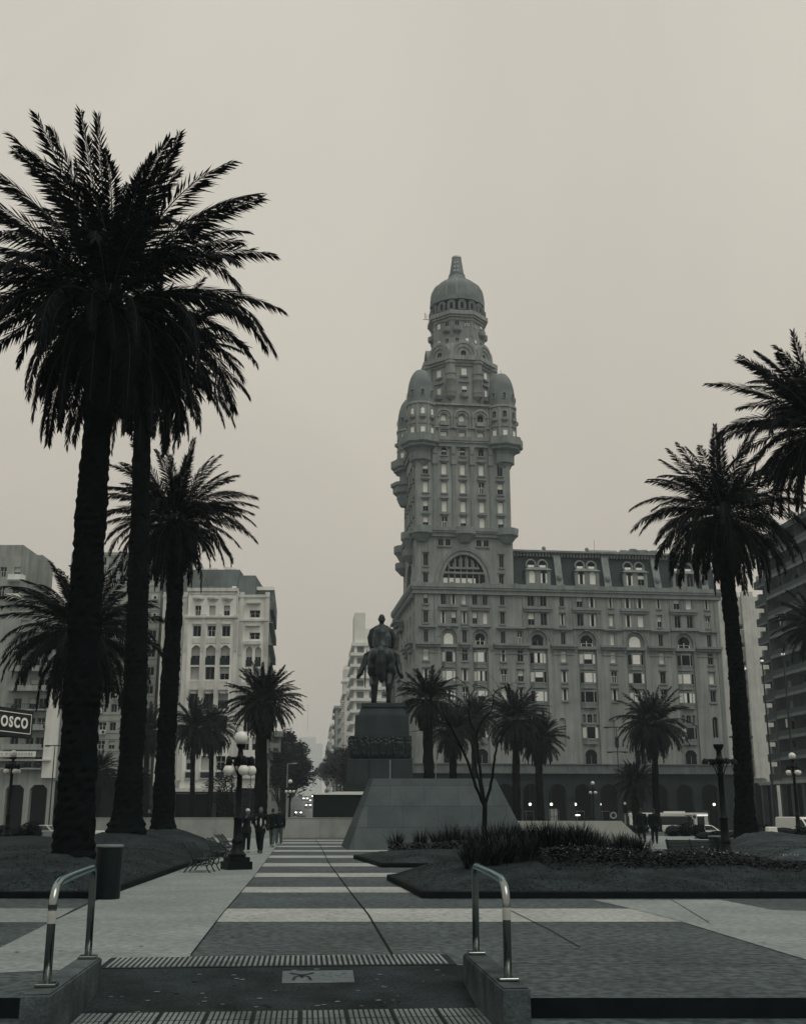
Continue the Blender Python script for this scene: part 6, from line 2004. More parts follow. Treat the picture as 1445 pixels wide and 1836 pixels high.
for (px, r) in ((184, 1275), (193, 1313), (271, 1072), (272, 1103), (172, 1249), (212, 1250), (245, 1250)):
    a = MB(); a.box(-.45, .45, -.35, 0, -.3, .35, 0); a.lathe([(.22, 0), (.22, .02)], 14, (0, 0, 0), 1)
    q = a.v[-28:]; a.v[-28:] = [(x+.1, -.355-z, y+.02) for x, y, z in q]
    a.build('air_conditioner', [mat('ac_white', .6, rough=.5), M_rail], fp, loc=(X2(px), 0, Z2(r)))
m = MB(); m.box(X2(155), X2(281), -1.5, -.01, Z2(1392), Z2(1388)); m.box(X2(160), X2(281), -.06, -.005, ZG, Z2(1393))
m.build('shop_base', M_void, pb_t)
# --- balconied apartments at the left edge
Yb = 164.0
ab_t = thing('apartment_building', 'pale balconied apartment building at the picture edge with chamfered arches below', 'building', (0, Yb, 0))
def X3(px, row=1250): return bx(px, row, Yb)
def Z3(row): return bz(row, Yb, 60)
m = MB(); ah = []
TF = Face(0, 3.0)
for i in range(5):
    r = 1018+35*i
    for px in (-50, -28, -2): ah.append((X3(px-6), X3(px+6), Z3(r+9), Z3(r-9), 0))
wall(m, TF, X3(-75), X3(27, 1000), Z3(1400), Z3(990), ah, .3)
m.quad((X3(27,1000), 3, Z3(1400)), (X3(27,1000), 11, Z3(1400)), (X3(27,1000), 11, Z3(968)), (X3(27,1000), 3, Z3(968)))
m.box(X3(-75), X3(27, 1000)-.01, 3.3, 11, Z3(990), Z3(968)); m.box(X3(10, 970), X3(36, 970), 11.01, 17, Z3(1090), Z3(966))
m.box(X3(26), X3(66), 2, 7, Z3(1100), Z3(1062))
LF = Face(0, 0)
ah2 = []
for i in range(8):
    r = 1120+35*i
    for px in (33, 60, 78): ah2.append((X3(px-7), X3(px+7), Z3(r+11), Z3(r-8), 0))
    for px in (-50, -20): ah2.append((X3(px-8), X3(px+8), Z3(r+8), Z3(r-8), 0))
    if i % 2: ah2.append((X3(97), X3(103), Z3(r+9), Z3(r+3), 0))
wall(m, LF, X3(-75), X3(112), Z3(1398), Z3(1095), ah2, .3)
m.quad((X3(112), 0, Z3(1398)), (X3(112), 4, Z3(1398)), (X3(112), 4, Z3(1095)), (X3(112), 0, Z3(1095)))
m.quad((X3(-75), 0, Z3(1095)), (X3(112), 0, Z3(1095)), (X3(112), 4, Z3(1095)), (X3(-75), 4, Z3(1095)))
arh = [(X3(a), X3(b), ZG, Z3(1407), -.6) for a, b in ((-38, -8), (-4, 16), (26, 58), (68, 99))]
wall(m, LF, X3(-75), X3(112), ZG, Z3(1398), arh, 1.0)
fb_ = m.build('facade', M_pgrey, ab_t)
for i, h in enumerate(ah): put_window(fb_, TF, h[0], h[1], h[2], h[3], rb_.choice(['dark', 'half', 'case']), .3, mats=[GLASS, FRAME, mat('roller_blind_grey', .45)])
for i, h in enumerate(ah2): put_window(fb_, LF, h[0], h[1], h[2], h[3], rb_.choice(['dark', 'half', 'dark', 'case']), .3, mats=[GLASS, FRAME, mat('roller_blind_grey', .45)])
m = MB(); m.box(X3(88), X3(112), -.5, -.01, Z3(1395), Z3(1235)); m.build('pier', M_white, fb_)
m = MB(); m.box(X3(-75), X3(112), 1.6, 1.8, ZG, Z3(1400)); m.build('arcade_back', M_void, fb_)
for i in range(8):
    r = 1120+35*i
    b = MB()
    x0, x1 = X3(18), X3(87)
    b.box(x0, x1, -1.3, -.01, Z3(r+15), Z3(r+12.5), 0)
    if i % 3 != 1: 
        b.box(x0, x1, -1.3, -1.22, Z3(r+12.5), Z3(r+5), 0)
    else:
        for q in range(24): b.box(x0+q*(x1-x0-.05)/23, x0+.05+q*(x1-x0-.05)/23, -1.29, -1.24, Z3(r+12.5), Z3(r+4), 1)
        b.box(x0, x1, -1.3, -1.22, Z3(r+4), Z3(r+3), 1)
    for q in range(3): b.ball((x0+1+rb_.random()*4.5, -.9, Z3(r+12.5)+.35), .35, 7, 5, 1)
    b.build('balcony', [M_pgrey, M_rail], fb_)
for i in range(5):
    r = 1018+35*i
    b = MB(); b.prism([(X3(-16), 3), (X3(-14), 1.6), (X3(14), 1.6), (X3(17), 3)], Z3(r+17), Z3(r+15), 0); b.prism([(X3(-14), 2.95), (X3(-13), 1.7), (X3(13), 1.7), (X3(15), 2.95)], Z3(r+15)+.003, Z3(r+7), 0)
    b.build('balcony', M_cream, fb_)
sgn = MB(); sgn.box(X3(9), X3(79), -1.42, -1.34, Z3(1357.5), Z3(1348), 0)
r9 = random.Random(2); x = X3(12)
while x < X3(76):
    w_ = r9.uniform(.22, .4); sgn.box(x, x+w_, -1.43, -1.421, Z3(1355.5), Z3(1350.5), 1)
    sgn.box(x+.08, x+w_-.08, -1.436, -1.431, Z3(1354)+.0, Z3(1352.5), 0); x += w_ + (.35 if r9.random() < .15 else .12)
sgn.build('banner', [M_white, mat('banner_ink', .35)], fb_)
m = MB(); m.box(X3(-10), X3(103), -1.0, -.01, Z3(1364.5), Z3(1362)); m.build('cornice', M_creamd, fb_)

# --- right: pale slim building and dark balcony block
R1t = thing('apartment_building', 'pale slim building with a column of balconies squeezed between the palace and the dark block', 'building', (0, 206, 0))
def X4(px, row=1250): return bx(px, row, 206)
def Z4(row): return bz(row, 206, 1330)
m = MB(); h4 = []
for i in range(9):
    r = 1120+33*i
    h4.append((X4(1325), X4(1334), Z4(r+9), Z4(r-9), 0)); h4.append((X4(1346), X4(1354), Z4(r+7), Z4(r-7), 0))
wall(m, Face(0, 0), X4(1298), X4(1392), Z4(1397), Z4(1070), h4, .4)
m.box(X4(1340), X4(1362), -.5, -.01, Z4(1397), Z4(1062)); m.box(X4(1298), X4(1325), -.3, -.01, Z4(1397), Z4(1085))
wall(m, Face(0, 0), X4(1298), X4(1392), ZG, Z4(1397), [(X4(1336), X4(1354), ZG, Z4(1403), .8), (X4(1360), X4(1372), ZG, Z4(1405), 1)], 1.2)
m.quad((X4(1298), 0, ZG), (X4(1298), 20, ZG), (X4(1298), 20, Z4(1070)), (X4(1298), 0, Z4(1070)))
m.quad((X4(1298), 0, Z4(1070)), (X4(1392), 0, Z4(1070)), (X4(1392), 20, Z4(1070)), (X4(1298), 20, Z4(1070)))
m.box(X4(1320), X4(1350), 4, 12, Z4(1070), Z4(1055))
m.box(X4(1341), X4(1357), -.62, -.505, Z4(1395), Z4(1066))
fr1 = m.build('facade', M_creamd, R1t)
for h in h4: put_window(fr1, Face(0, 0), h[0], h[1], h[2], h[3], 'dark', .4)
for i in range(9):
    r = 1120+33*i
    b = MB(); x0, x1 = X4(1322), X4(1338)
    b.box(x0, x1, -1.2, -.31, Z4(r+11), Z4(r+9.5), 0)
    for q in range(10): b.box(x0+q*(x1-x0-.05)/9, x0+.05+q*(x1-x0-.05)/9, -1.18, -1.12, Z4(r+9.5), Z4(r+1.5), 1)
    b.box(x0, x1, -1.2, -1.1, Z4(r+1.5), Z4(r+.8), 1); b.box(x0+.1, x1-.1, -1.1, -1.08, Z4(r+9.5), Z4(r+3), 1)
    b.build('balcony', [M_creamd, M_rail], fr1)
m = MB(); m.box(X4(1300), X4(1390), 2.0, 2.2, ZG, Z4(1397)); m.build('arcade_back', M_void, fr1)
# dark block: long facade parallel to the avenue, facing the square
cx_, cy_ = P(1388, 1250, 165).x, 165.0
R2t = thing('apartment_building', 'tall dark apartment block with long stacked balconies at the picture edge', 'building', (cx_, cy_, 0), 0)
a2 = -PI/2 + AX                                      # x runs towards the camera
DF = Face(0, 0, a2)
def Z5(row): return bz(row, 165, 1390)
M_dkb = mat('dark_block_render', 0.10, rough=.9, n=.2, scale=.4, streak=.25)
m = MB(); m3 = MB()
fh = 2.93; zb5 = Z5(1400); nf = 12
top5 = zb5 + nf*fh
def whole(mb, x0, x1, d0, d1, z0, z1, mi=0): fbox(mb, DF, x0, x1, d0, d1, z0, z1, mi)
m2 = MB()
for i in range(nf):
    z = zb5+i*fh
    whole(m, -.2, 34, -.0, .25, z-.01, z+.28); whole(m3, -.2, 34, -.03, -.003, z-.08, z+.36)
    whole(m2, .1, 33.9, .05, .1, z+.28, z+1.1)
    for x in (5.5, 11.2, 17, 22.8, 28.4): whole(m, x-.12, x+.12, .26, 1.7, z+.28, z+fh-.01)
whole(m, -.35, .1, -.05, 1.7, zb5-.3, top5)
whole(m, 0, 34, 1.7, 9, zb5, top5); whole(m, -.3, 34, -.1, 9, top5, top5+.9)
fr2 = m.build('facade', M_dkb, R2t)
m3.build('slab_edge', mat('slab_edge_grey', .22, rough=.9, n=.2, streak=.2), fr2)
m2.build('balcony_railing', mat('rail_panel_dark', .07, rough=.5, n=.2), fr2)
for i in range(nf):
    z = zb5+i*fh
    for x in (2.8, 8.3, 14.0, 20, 25.5):
        k = rb_.choice(['dark', 'dark', 'half', 'dark', 'blind', 'case'])
        me = window_mesh(3.2, 2.2, k, False, [GLASS, DFRAME, mat('roller_blind_dim', .25)])
        ob('window', me, fr2, DF(x, 1.69, z+.3), a2)
m = MB()                                             # second stack of balconies, set back, next to the slim building
for i in range(nf-1):
    z = zb5+i*fh
    for (xa, xb, d0, d1) in ((-7.2, -.6, 1.2, 3.4),): whole(m, xa, xb, d0, d1, z, z+.25, 4); whole(m, xa, xb, d0, d0+.06, z+.25, z+1.15, 1); whole(m, xa, xa+.06, d0+.07, d1, z+.25, z+1.15, 1)
    whole(m, -8.0, -7.25, 2.0, 3.4, z+.9, z+2.3, 2)
whole(m, -7.4, -.4, 3.4, 12, zb5, top5-fh, 3); whole(m, -8.2, -7.4, 3.0, 12, zb5, top5-fh*1.5, 3)
m.build('balcony_stack', [M_dkb, mat('rail_panel_dark', .07), mat('shutter_grey', .30), mat('recess_dark', .05), mat('slab_edge_grey', .22)], fr2)
m = MB()
whole(m, -8, 34, -.2, 10, zb5-.45, zb5-.02, 0)
for x in (-7.5, -4, -.5, 3.2, 6.8, 10.5, 14, 18, 22, 26): whole(m, x-.35, x+.35, 0, .7, ZG, zb5-.46, 1)
whole(m, -8, 34, 4, 4.2, ZG, zb5-.46, 2)
m.build('colonnade', [M_pgrey, M_dkb, M_void], R2t)
m = MB(); q = DF(4.6, -.15, 0)
for (x, z, w_) in ((4.2, zb5+7.6*fh, .5), (6.2, zb5+7.7*fh, .8)):
    c = DF(x, -.12, z); m.add([c + Vector((0,0,.9)), c + DF.u*w_ + Vector((0,0,.1)), c + DF.u*w_*.5 + Vector((0,0,-.6))], [(0,1,2)])
m.build('hung_cloth', mat('cloth_white', .7), fr2)
m = MB(); whole(m, 3.2, 3.7, -.06, -.03, zb5+2.5*fh, zb5+2.9*fh); m.build('notice', M_white, fr2)

# ------------------------------------------------------------------ avenue: buildings on both sides, trees, a far tower
def block(label, x, y, w_, d, z, m_, nfl, ncol, side=True, kind='office_building', steps=None, bands=False):
    t = thing(kind, label, 'building', (x, y, 0), AX*1.0)
    mb = MB(); z0 = -2.0
    F1 = Face(0, 0); F2 = Face(0, d, -PI/2)
    fh_ = (z-z0-5)/nfl
    h1 = [(w_*(c+.22)/ncol, w_*(c+.78)/ncol, z0+5+fh_*(f+.2), z0+5+fh_*(f+.8), 0) for f in range(nfl) for c in range(ncol)]
    nc2 = max(2, int(d/3.6))
    h2 = [(d*(c+.25)/nc2, d*(c+.75)/nc2, z0+5+fh_*(f+.2), z0+5+fh_*(f+.8), 0) for f in range(nfl) for c in range(nc2)]
    wall(mb, F1, 0, w_, z0, z, h1, .3); wall(mb, F2, 0, d, z0, z, h2, .3)
    mb.quad((0,0,z), (w_,0,z), (w_,d,z), (0,d,z)); mb.quad((w_,0,z0), (w_,d,z0), (w_,d,z), (w_,0,z))
    for h in h1: mb.quad(F1(h[0],.28,h[2]), F1(h[1],.28,h[2]), F1(h[1],.28,h[3]), F1(h[0],.28,h[3]), 1)
    for h in h2: mb.quad(F2(h[0],.28,h[2]), F2(h[1],.28,h[2]), F2(h[1],.28,h[3]), F2(h[0],.28,h[3]), 1)
    mb.box(-.7, w_+.3, -.5, d, z-.5, z+.5)
    o = mb.build('facade', [m_, mat('window_far_haze_tint', .16, rough=.5, n=.3, scale=.3)], t)  # far panes lightened: distance haze put into the pane colour
    sm = MB()
    sm.box(-1.0, -.01, -1.4, 1.4, fh_*.1, fh_*.2); sm.box(-1.0, -.93, -1.4, 1.4, fh_*.2, fh_*.45)
    sme = sm.mesh('balcony', m_)
    for f in range(nfl):
        zz = z0+5+fh_*f
        if bands:
            bb = MB(); bb.box(-1.1, w_+.0, -.9, d, zz-.15, zz+.75); bb.build('balcony_band', m_, t)
        else:
            for c in range(0, nc2, 2): ob('balcony', sme, t, (0, d*(c+.5)/nc2, zz))
    if steps: steps(t, m_)
    return t
def rx(px, Y): return bx(px, 1300, Y)
block('dark party-walled block close behind the palace corner, left of its avenue side', rx(707, 232), 232, 12, 24, bz(1135, 232), M_pent, 9, 3)
def lap(t, m_):
    b = MB(); zt = bz(1098, 330); b.box(0, 3.2, .5, 14, 30, zt); b.box(3.2, 4.8, 2.5, 14, 30, zt-4.5); b.box(4.8, 14, 4, 14, 30, bz(1133, 330))
    b.build('tower_slab', m_, t)
    b = MB()
    for z in (bz(1142, 330), bz(1150, 330), bz(1160, 330)): b.lathe([(3.9, z), (4.2, z+.2), (4.2, z+1.1), (3.9, z+1.2)], 20, (10, 5, 0))
    b.build('round_balcony', m_, t)
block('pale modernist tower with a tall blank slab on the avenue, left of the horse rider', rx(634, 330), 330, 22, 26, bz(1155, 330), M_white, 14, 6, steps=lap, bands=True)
def cup(t, m_):
    b = MB(); z = bz(1240, 370); b.lathe([(3.4, z), (3.4, z+3), (3.9, z+3.2), (3.9, z+3.8), (3.3, z+4), (3.3, z+7.5), (2.8, z+9), (1.6, z+10.6), (.5, z+11.5), (.2, z+13)], 14, (2.5, 2, 0)); b.build('cupola', m_, t)
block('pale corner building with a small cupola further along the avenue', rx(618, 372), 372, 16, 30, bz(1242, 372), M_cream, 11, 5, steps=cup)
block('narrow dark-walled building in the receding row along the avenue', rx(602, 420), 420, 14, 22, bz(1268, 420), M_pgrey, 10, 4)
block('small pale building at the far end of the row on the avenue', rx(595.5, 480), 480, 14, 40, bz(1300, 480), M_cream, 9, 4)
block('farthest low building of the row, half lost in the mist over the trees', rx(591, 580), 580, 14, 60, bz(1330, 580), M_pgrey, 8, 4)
block('dim building across the avenue, behind the thick-trunked palm', rx(470, 214), 214, 3.6, 30, bz(1316, 214), M_pgrey, 6, 2)
block('lower dim building past the palm on the near side of the avenue trees', rx(488, 262), 262, 4.0, 40, bz(1342, 262), M_pgrey, 6, 2)
ft = thing('office_building', 'ghostly stepped office tower with a mast, faint in the mist over the avenue', 'building', (rx(552, 1700), 1700, 0), AX)
b = MB()
def fz(r): return bz(r, 1700)
s_ = 1700/2000.0
b.box(-14*s_, 15*s_, 0, 30, 0, fz(1322)); b.box(-22*s_, 27*s_, 5, 40, 0, fz(1333)); b.box(-6*s_, 8*s_, 4, 20, fz(1322), fz(1319))
b.build('tower_block', M_white, ft)  # tower and mast coloured white to stand in for thicker haze
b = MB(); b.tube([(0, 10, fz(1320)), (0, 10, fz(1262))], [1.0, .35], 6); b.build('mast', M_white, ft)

M_tleaf = mat('street_tree_leaf', 0.018, rough=.8, n=.4, scale=1.5)
def leaf_tree_mesh(seed, h, rad, n, ls, dense=1.0):
    r = random.Random(seed); tb = MB(); cb_ = MB()
    fork = h*.3
    tb.tube([(0, 0, -.4), (.05, 0, fork*.5), (0, .05, fork)], [.30, .24, .2], 8)
    cl_ = []
    for i in range(11):
        a = r.uniform(0, 2*PI); rr = rad*r.uniform(.2, .72); z = fork + (h-fork)*r.uniform(.25, .92)
        e = Vector((rr*math.cos(a), rr*math.sin(a), z)); mid = Vector((rr*.45*math.cos(a), rr*.45*math.sin(a), fork+(z-fork)*.5))
        tb.tube([(0, .05, fork*.95), mid, e], [.12, .08, .02], 5)
        cl_.append((e, rad*r.uniform(.32, .5)))
        for q in range(3):
            f_ = e + Vector((r.uniform(-1, 1), r.uniform(-1, 1), r.uniform(-.2, 1)))*rad*.4
            tb.tube([mid.lerp(e, .6), f_], [.04, .01], 4); cl_.append((f_, rad*r.uniform(.15, .28)))
    for i in range(n):
        c, s = r.choice(cl_)
        d = Vector((r.gauss(0, 1), r.gauss(0, 1), r.gauss(0, 1))).normalized()*s*r.random()**.45
        leafq(cb_, c+d, ls*r.uniform(.6, 1.2), r, 0)
    return tb.mesh('tree_trunk', M_bark), cb_.mesh('tree_crown', M_tleaf)
TM = [leaf_tree_mesh(s, 11, 5.0, 5200, .34) for s in (1, 2, 3)]
TS_ = leaf_tree_mesh(7, 6.0, 2.6, 1500, .16)
TL = ['plane tree of the dark row on the sidewalk of the avenue below the pale tower', 'plane tree of the dark row across the avenue below the dim buildings']
k = 0
for side, lst in ((1, ((212, 1.1), (238, 1.0), (262, 1.1), (290, 1.0), (322, 1.1), (356, 1.05), (400, 1.1), (450, 1.1), (510, 1.1), (580, 1.1))),
                  (-1, ((196, 1.0), (222, 1.15), (246, 1.1), (276, 1.2), (306, 1.1), (345, 1.1), (390, 1.1), (440, 1.1), (510, 1.1)))):
    for (y, s) in lst:
        k += 1
        x = avx(y) + side*(6.5 if side > 0 else 8.9)
        t = thing('street_tree', TL[0 if side > 0 else 1], 'tree', (x, y, avz(y)), k*1.3, 'avenue trees, tower side' if side > 0 else 'avenue trees, near side')
        tm_ = TM[k % 3]; s2 = s*rb_.uniform(1.0, 1.18)
        a = ob('trunk', tm_[0], t); b = ob('crown', tm_[1], t); a.scale = b.scale = (s2, s2, s2*1.1)
t = thing('street_tree', 'small airy tree in front of the cream building base, right of the close palm pair', 'tree', (xat(418, 1450, 130), 130, LOW))
a = ob('trunk', TS_[0], t); b = ob('crown', TS_[1], t); a.scale = b.scale = (1.25, 1.25, 1.25)
t = thing('street_tree', 'dark low tree in the shade between the second and third palm trunks', 'tree', (xat(248, 1450, 128), 128, LOW))
a = ob('trunk', TS_[0], t); b = ob('crown', TS_[1], t); a.scale = b.scale = (1.1, 1.1, 1.2)

# hedges
M_hedge = mat('hedge_leaf_dark', 0.012, rough=.85, n=.4, scale=2)
def hedge(label, px0, px1, Y, h, d=1.6, n=1600, seed=1):
    r = random.Random(seed); x0, x1 = xat(px0, 1490, Y), xat(px1, 1490, Y); m = MB(); z0 = ground_z((x0+x1)/2, Y)
    L = x1-x0; ns = max(3, int(L/1.1))
    for i in range(ns):
        c = (x0+L*(i+.5)/ns, Y+r.uniform(-.2, .2), z0+h*.42)
        m.ball(c, 1, 8, 6, 0, (L/ns*.62, d*.45, h*.46*r.uniform(.8, 1.1)))
    for i in range(n):
        x = r.uniform(x0, x1); a = r.uniform(0, PI); k_ = h*(.8+.22*math.sin(x*1.7)+.1*math.sin(x*4.1))
        leafq(m, (x, Y+math.cos(a)*d/2, z0+math.sin(a)*k_*r.uniform(.8, 1.05)), r.uniform(.05, .11), r, 0)
    tag(m.build('hedge', M_hedge), label, 'hedge')
hedge('dark clipped hedge by the globe lamp at the picture edge, before the parked cars', -10, 72, 66, .95, seed=2)
hedge('dark hedge between the thickest palm trunk and the second trunk', 168, 214, 80, .9, seed=3)
hedge('rounded shrub hedge in front of the bus', 1082, 1160, 88, .85, seed=4)
hedge('low dark hedge beyond the palm with the small lawn, right of the bus shrubs', 1195, 1262, 78, .8, seed=5)
hedge('thin dark hedge strip along the pale path, left of the tall lamp without globes', 1250, 1322, 70, .45, seed=6)
hedge('long dark hedge at the foot of the dark balcony block', 1338, 1470, 64, .95, n=2600, seed=7)
# pale concrete blocks and lawn strips
for (lab, px, Y, w_) in (('pale concrete block seat on the lawn right of the thickest palm trunk', 174, 70, .95), ('pale concrete block seat by the dark figure among the trunks', 258, 74, .7), ('pale concrete block seat in front of the long hedge', 1383, 60, .55)):
    m = MB(); x = xat(px, 1500, Y); z = ground_z(x, Y)
    m.prism([(x-w_/2, Y-.3), (x+w_/2, Y-.3), (x+w_/2, Y+.3), (x-w_/2, Y+.3)], z-.05, z+.48, 0, [(x-w_/2+.05, Y-.25), (x+w_/2-.05, Y-.25), (x+w_/2-.05, Y+.25), (x-w_/2+.05, Y+.25)])
    o = tag(m.build('concrete_seat', M_cream), lab, 'seat'); bv = o.modifiers.new('b', 'BEVEL'); bv.width = .03

# ------------------------------------------------------------------ vehicles
M_tyre = mat('tyre_rubber', .012, rough=.9); M_rim = mat('wheel_rim', .3, rough=.4)
HEAD = glow('headlight_glow', (1, .97, .88), 16.0)
M_cglass = mat('car_glass', .02, rough=.1, spec=.6)
M_tail = mat('tail_lamp', .05, rough=.3)
def car(label, x, y, rz, v=.6, van=False, lights=True, z=None, group=None, rough=.3):
    t = thing('van' if van else 'car', label, 'van' if van else 'car', (x, y, (ground_z(x, y) if z is None else z)+.01), rz, group)
    L, Wd = (4.9, 1.9) if van else (4.3, 1.72)
    # side profile, front towards local -y
    if van: prof = [(-2.45,.35),(-2.42,.75),(-2.3,.98),(-1.75,1.15),(-1.1,1.9),(-.8,2.05),(2.3,2.05),(2.43,1.9),(2.45,.4)]
    else: prof = [(-2.15,.32),(-2.13,.62),(-2.0,.74),(-1.1,.90),(-.95,.93),(-.35,1.36),(-.1,1.42),(.85,1.42),(1.15,1.36),(1.75,.98),(2.08,.92),(2.15,.72),(2.13,.34)]
    def wid(zz): return Wd/2*(1 - (.02 if zz < .95 else .16*(zz-.95)/(.5 if not van else 1.1)*(.5 if van else 1)))
    m = MB(); n = len(prof)
    vs = [(-wid(z_)+.0, y_, z_) for y_, z_ in prof] + [(wid(z_), y_, z_) for y_, z_ in prof]
    m.add(vs, [tuple(range(n)), tuple(range(2*n-1, n-1, -1))] + [(i, n+i, n+(i+1) % n, (i+1) % n) for i in range(n)])
    o = m.build('body', mat('car_paint_%03d' % int(v*1000), v, rough=rough, n=.05, spec=.5), t)
    bv = o.modifiers.new('b', 'BEVEL'); bv.width = .06; bv.segments = 2; bv.limit_method = 'ANGLE'; bv.angle_limit = R(20)
    g = MB()
    def strip(a, b, s, lift=.012):
        (y0, z0), (y1, z1) = a, b
        nn = Vector((0, z1-z0, -(y1-y0))).normalized()*lift
        if nn.z < 0: nn = -nn
        w0, w1 = wid(z0)*.88, wid(z1)*.88
        g.add([(-w0, y0+nn.y, z0+nn.z), (w0, y0+nn.y, z0+nn.z), (w1, y1+nn.y, z1+nn.z), (-w1, y1+nn.y, z1+nn.z)], [(0,1,2,3)])
    if van:
        strip((-1.68, 1.22), (-1.15, 1.85), 1)
        for s in (-1, 1):
            g.add([(s*(wid(1.2)+.012), -1.55, 1.2), (s*(wid(1.2)+.012), -.5, 1.2), (s*(wid(1.8)+.012), -.5, 1.8), (s*(wid(1.8)+.012), -1.1, 1.8)], [(0,1,2,3)])
        g.add([(-.75, 2.462, 1.2), (.75, 2.462, 1.2), (.7, 2.445, 1.8), (-.7, 2.445, 1.8)], [(0,1,2,3)])
    else:
        strip((-.90, .97), (-.38, 1.33), 1); strip((1.70, 1.01), (1.18, 1.34), 1)
        for s in (-1, 1):
            q = [(-.75, .97), (-.25, 1.34), (.40, 1.37), (.40, .97)]; g.add([(s*(wid(z_)+.015), y_, z_) for y_, z_ in q], [(0,1,2,3)])
            q = [(.47, .97), (.47, 1.37), (1.05, 1.33), (1.5, .99)]; g.add([(s*(wid(z_)+.015), y_, z_) for y_, z_ in q], [(0,1,2,3)])
    g.build('windows', M_cglass, t)
    for sx_ in (-1, 1):
        for yy in (-L/2+.82, L/2-.85):
            w2 = MB(); w2.lathe([(.2, -.09), (.30, -.1), (.32, -.06), (.32, .06), (.30, .1), (.2, .09)], 18)
            w2.v = [(z_, y_, x_) for x_, y_, z_ in w2.v]
            wh = w2.build('wheel', M_tyre, t, loc=(sx_*(Wd/2-.08), yy, .32))
            r2 = MB(); r2.lathe([(.01, .1), (.19, .098), (.2, .08)], 14); r2.v = [(sx_*z_, y_, x_) for x_, y_, z_ in r2.v]; r2.build('rim', M_rim, wh)
        h = MB(); h.ball((0, 0, 0), 1, 10, 7, 0, (.17, .06, .10)); h.build('headlight', HEAD if lights else M_rim, t, loc=(sx_*(Wd/2-.3), -L/2+.04 + (0.08 if van else .05), .66))
        h = MB(); h.ball((0, 0, 0), 1, 8, 6, 0, (.15, .04, .11)); h.build('tail_lamp', M_tail, t, loc=(sx_*(Wd/2-.22), L/2-.02, .78))
    return t
car('pale car seen over the hedge at the picture edge, left of the thickest trunk', xat(66, 1480, 128), 128, R(90), .55, lights=False)
car('light car nosing out beside the thickest palm trunk', xat(88, 1486, 112), 112, R(70), .35)
car('small white car parked beyond the lawn between the second and third trunks', xat(249, 1475, 128), 128, R(20), .75, lights=False)
car('white car low behind the shrubs, right of the bus', xat(1268, 1488, 112), 112, R(88), .75, lights=False)
car('white car in the street below the slim pale building', xat(1352, 1490, 125), 125, R(70), .7, lights=False)
car('grey car beside the white one, in front of the dark block colonnade', xat(1378, 1490, 128), 128, R(10), .3)
car('white delivery van standing before the dark balcony block', xat(1436, 1490, 110), 110, R(25), .78, van=True, lights=False)
lanes = [(540, 232, -1, 'first car coming down the avenue with its headlights lit'), (566, 200, 1, 'dark car nearest the plaza on the avenue, by the monument platform')]
car('nearest oncoming car on the avenue with bright headlights', xat(541, 1455, 225), 225, R(2)+AX, .12, z=avz(225))
car('oncoming car at the edge of the avenue behind the globe lamp', xat(535, 1445, 262), 262, R(2)+AX, .3, z=avz(262))
car('dark car on the avenue beside the monument platform', xat(567, 1462, 190), 190, R(0)+AX, .05, z=avz(190), rough=.5)
car('second oncoming car up the avenue slope, lights lit', xat(553, 1438, 300), 300, AX, .4, z=avz(300))
car('third oncoming car up the avenue slope, right lane', xat(560, 1434, 330), 330, AX, .3, z=avz(330))
car('oncoming car highest up the avenue, almost lost in mist', xat(563, 1430, 375), 375, AX, .3, z=avz(375))
car('car in the far left lane of the avenue under the trees', xat(548, 1436, 345), 345, AX, .6, z=avz(345))
# bus
bus = thing('bus', 'white-roofed city bus passing in front of the palace arcade', 'bus', (xat(1197, 1475, 172), 172, LOW+.02), R(-7))
m = MB(); L = 11.4
m.box(-L/2, L/2, -1.25, 1.25, .35, 1.25, 0); m.box(-L/2+.02, L/2-.02, -1.2, 1.2, 1.25, 2.45, 1); m.box(-L/2, L/2, -1.25, 1.25, 2.45, 3.0, 0)
o = m.build('body', [mat('bus_white', .78, rough=.35, n=.04), mat('bus_glass_dark', .02, rough=.15)], bus)
bv = o.modifiers.new('b', 'BEVEL'); bv.width = .1; bv.segments = 2; bv.limit_method = 'ANGLE'
m = MB()
for x in (-L/2+.0, -L/2+1.2, L/2-1.2-.9, L/2-.55): m.box(x, x+.5, -1.262, -1.2, 1.25, 2.45)
m.box(L/2-.5, L/2+.01, -1.26, 1.26, 1.25, 1.7)
m.build('pillar', mat('bus_white', .78), bus)
for x in (-3.6, 3.4):
    for s in (-1, 1):
        w2 = MB(); w2.lathe([(.25, -.14), (.48, -.15), (.5, -.1), (.5, .1), (.48, .15), (.25, .14)], 18); w2.v = [(x_, z_, y_) for x_, y_, z_ in w2.v]
        w2.build('wheel', M_tyre, bus, loc=(x, s*1.12, .5))
m = MB(); m.box(-.5, 2.5, -.6, .6, 3.0, 3.22); m.build('roof_unit', mat('bus_white', .78), bus)
m = MB(); m.box(L/2+.005, L/2+.03, -.8, .8, 2.55, 2.85); m.build('destination_display', glow('display_glow', (1, .95, .8), 1.5), bus)
stp = thing('bus_shelter', 'small bus shelter with a lit roof edge right of the bus', 'bus shelter', (xat(1258, 1470, 160), 160, LOW))
m = MB()
for x in (-1.8, 1.8): m.box(x-.06, x+.06, -.06, .06, 0, 2.6)
m.box(-2.1, 2.1, -.9, .7, 2.6, 2.7); m.build('frame', M_black, stp)
m = MB(); m.box(-.9, .6, -.95, -.905, 2.6, 2.82); m.build('lit_fascia', glow('fascia_glow', (1, .98, .9), .7), stp)

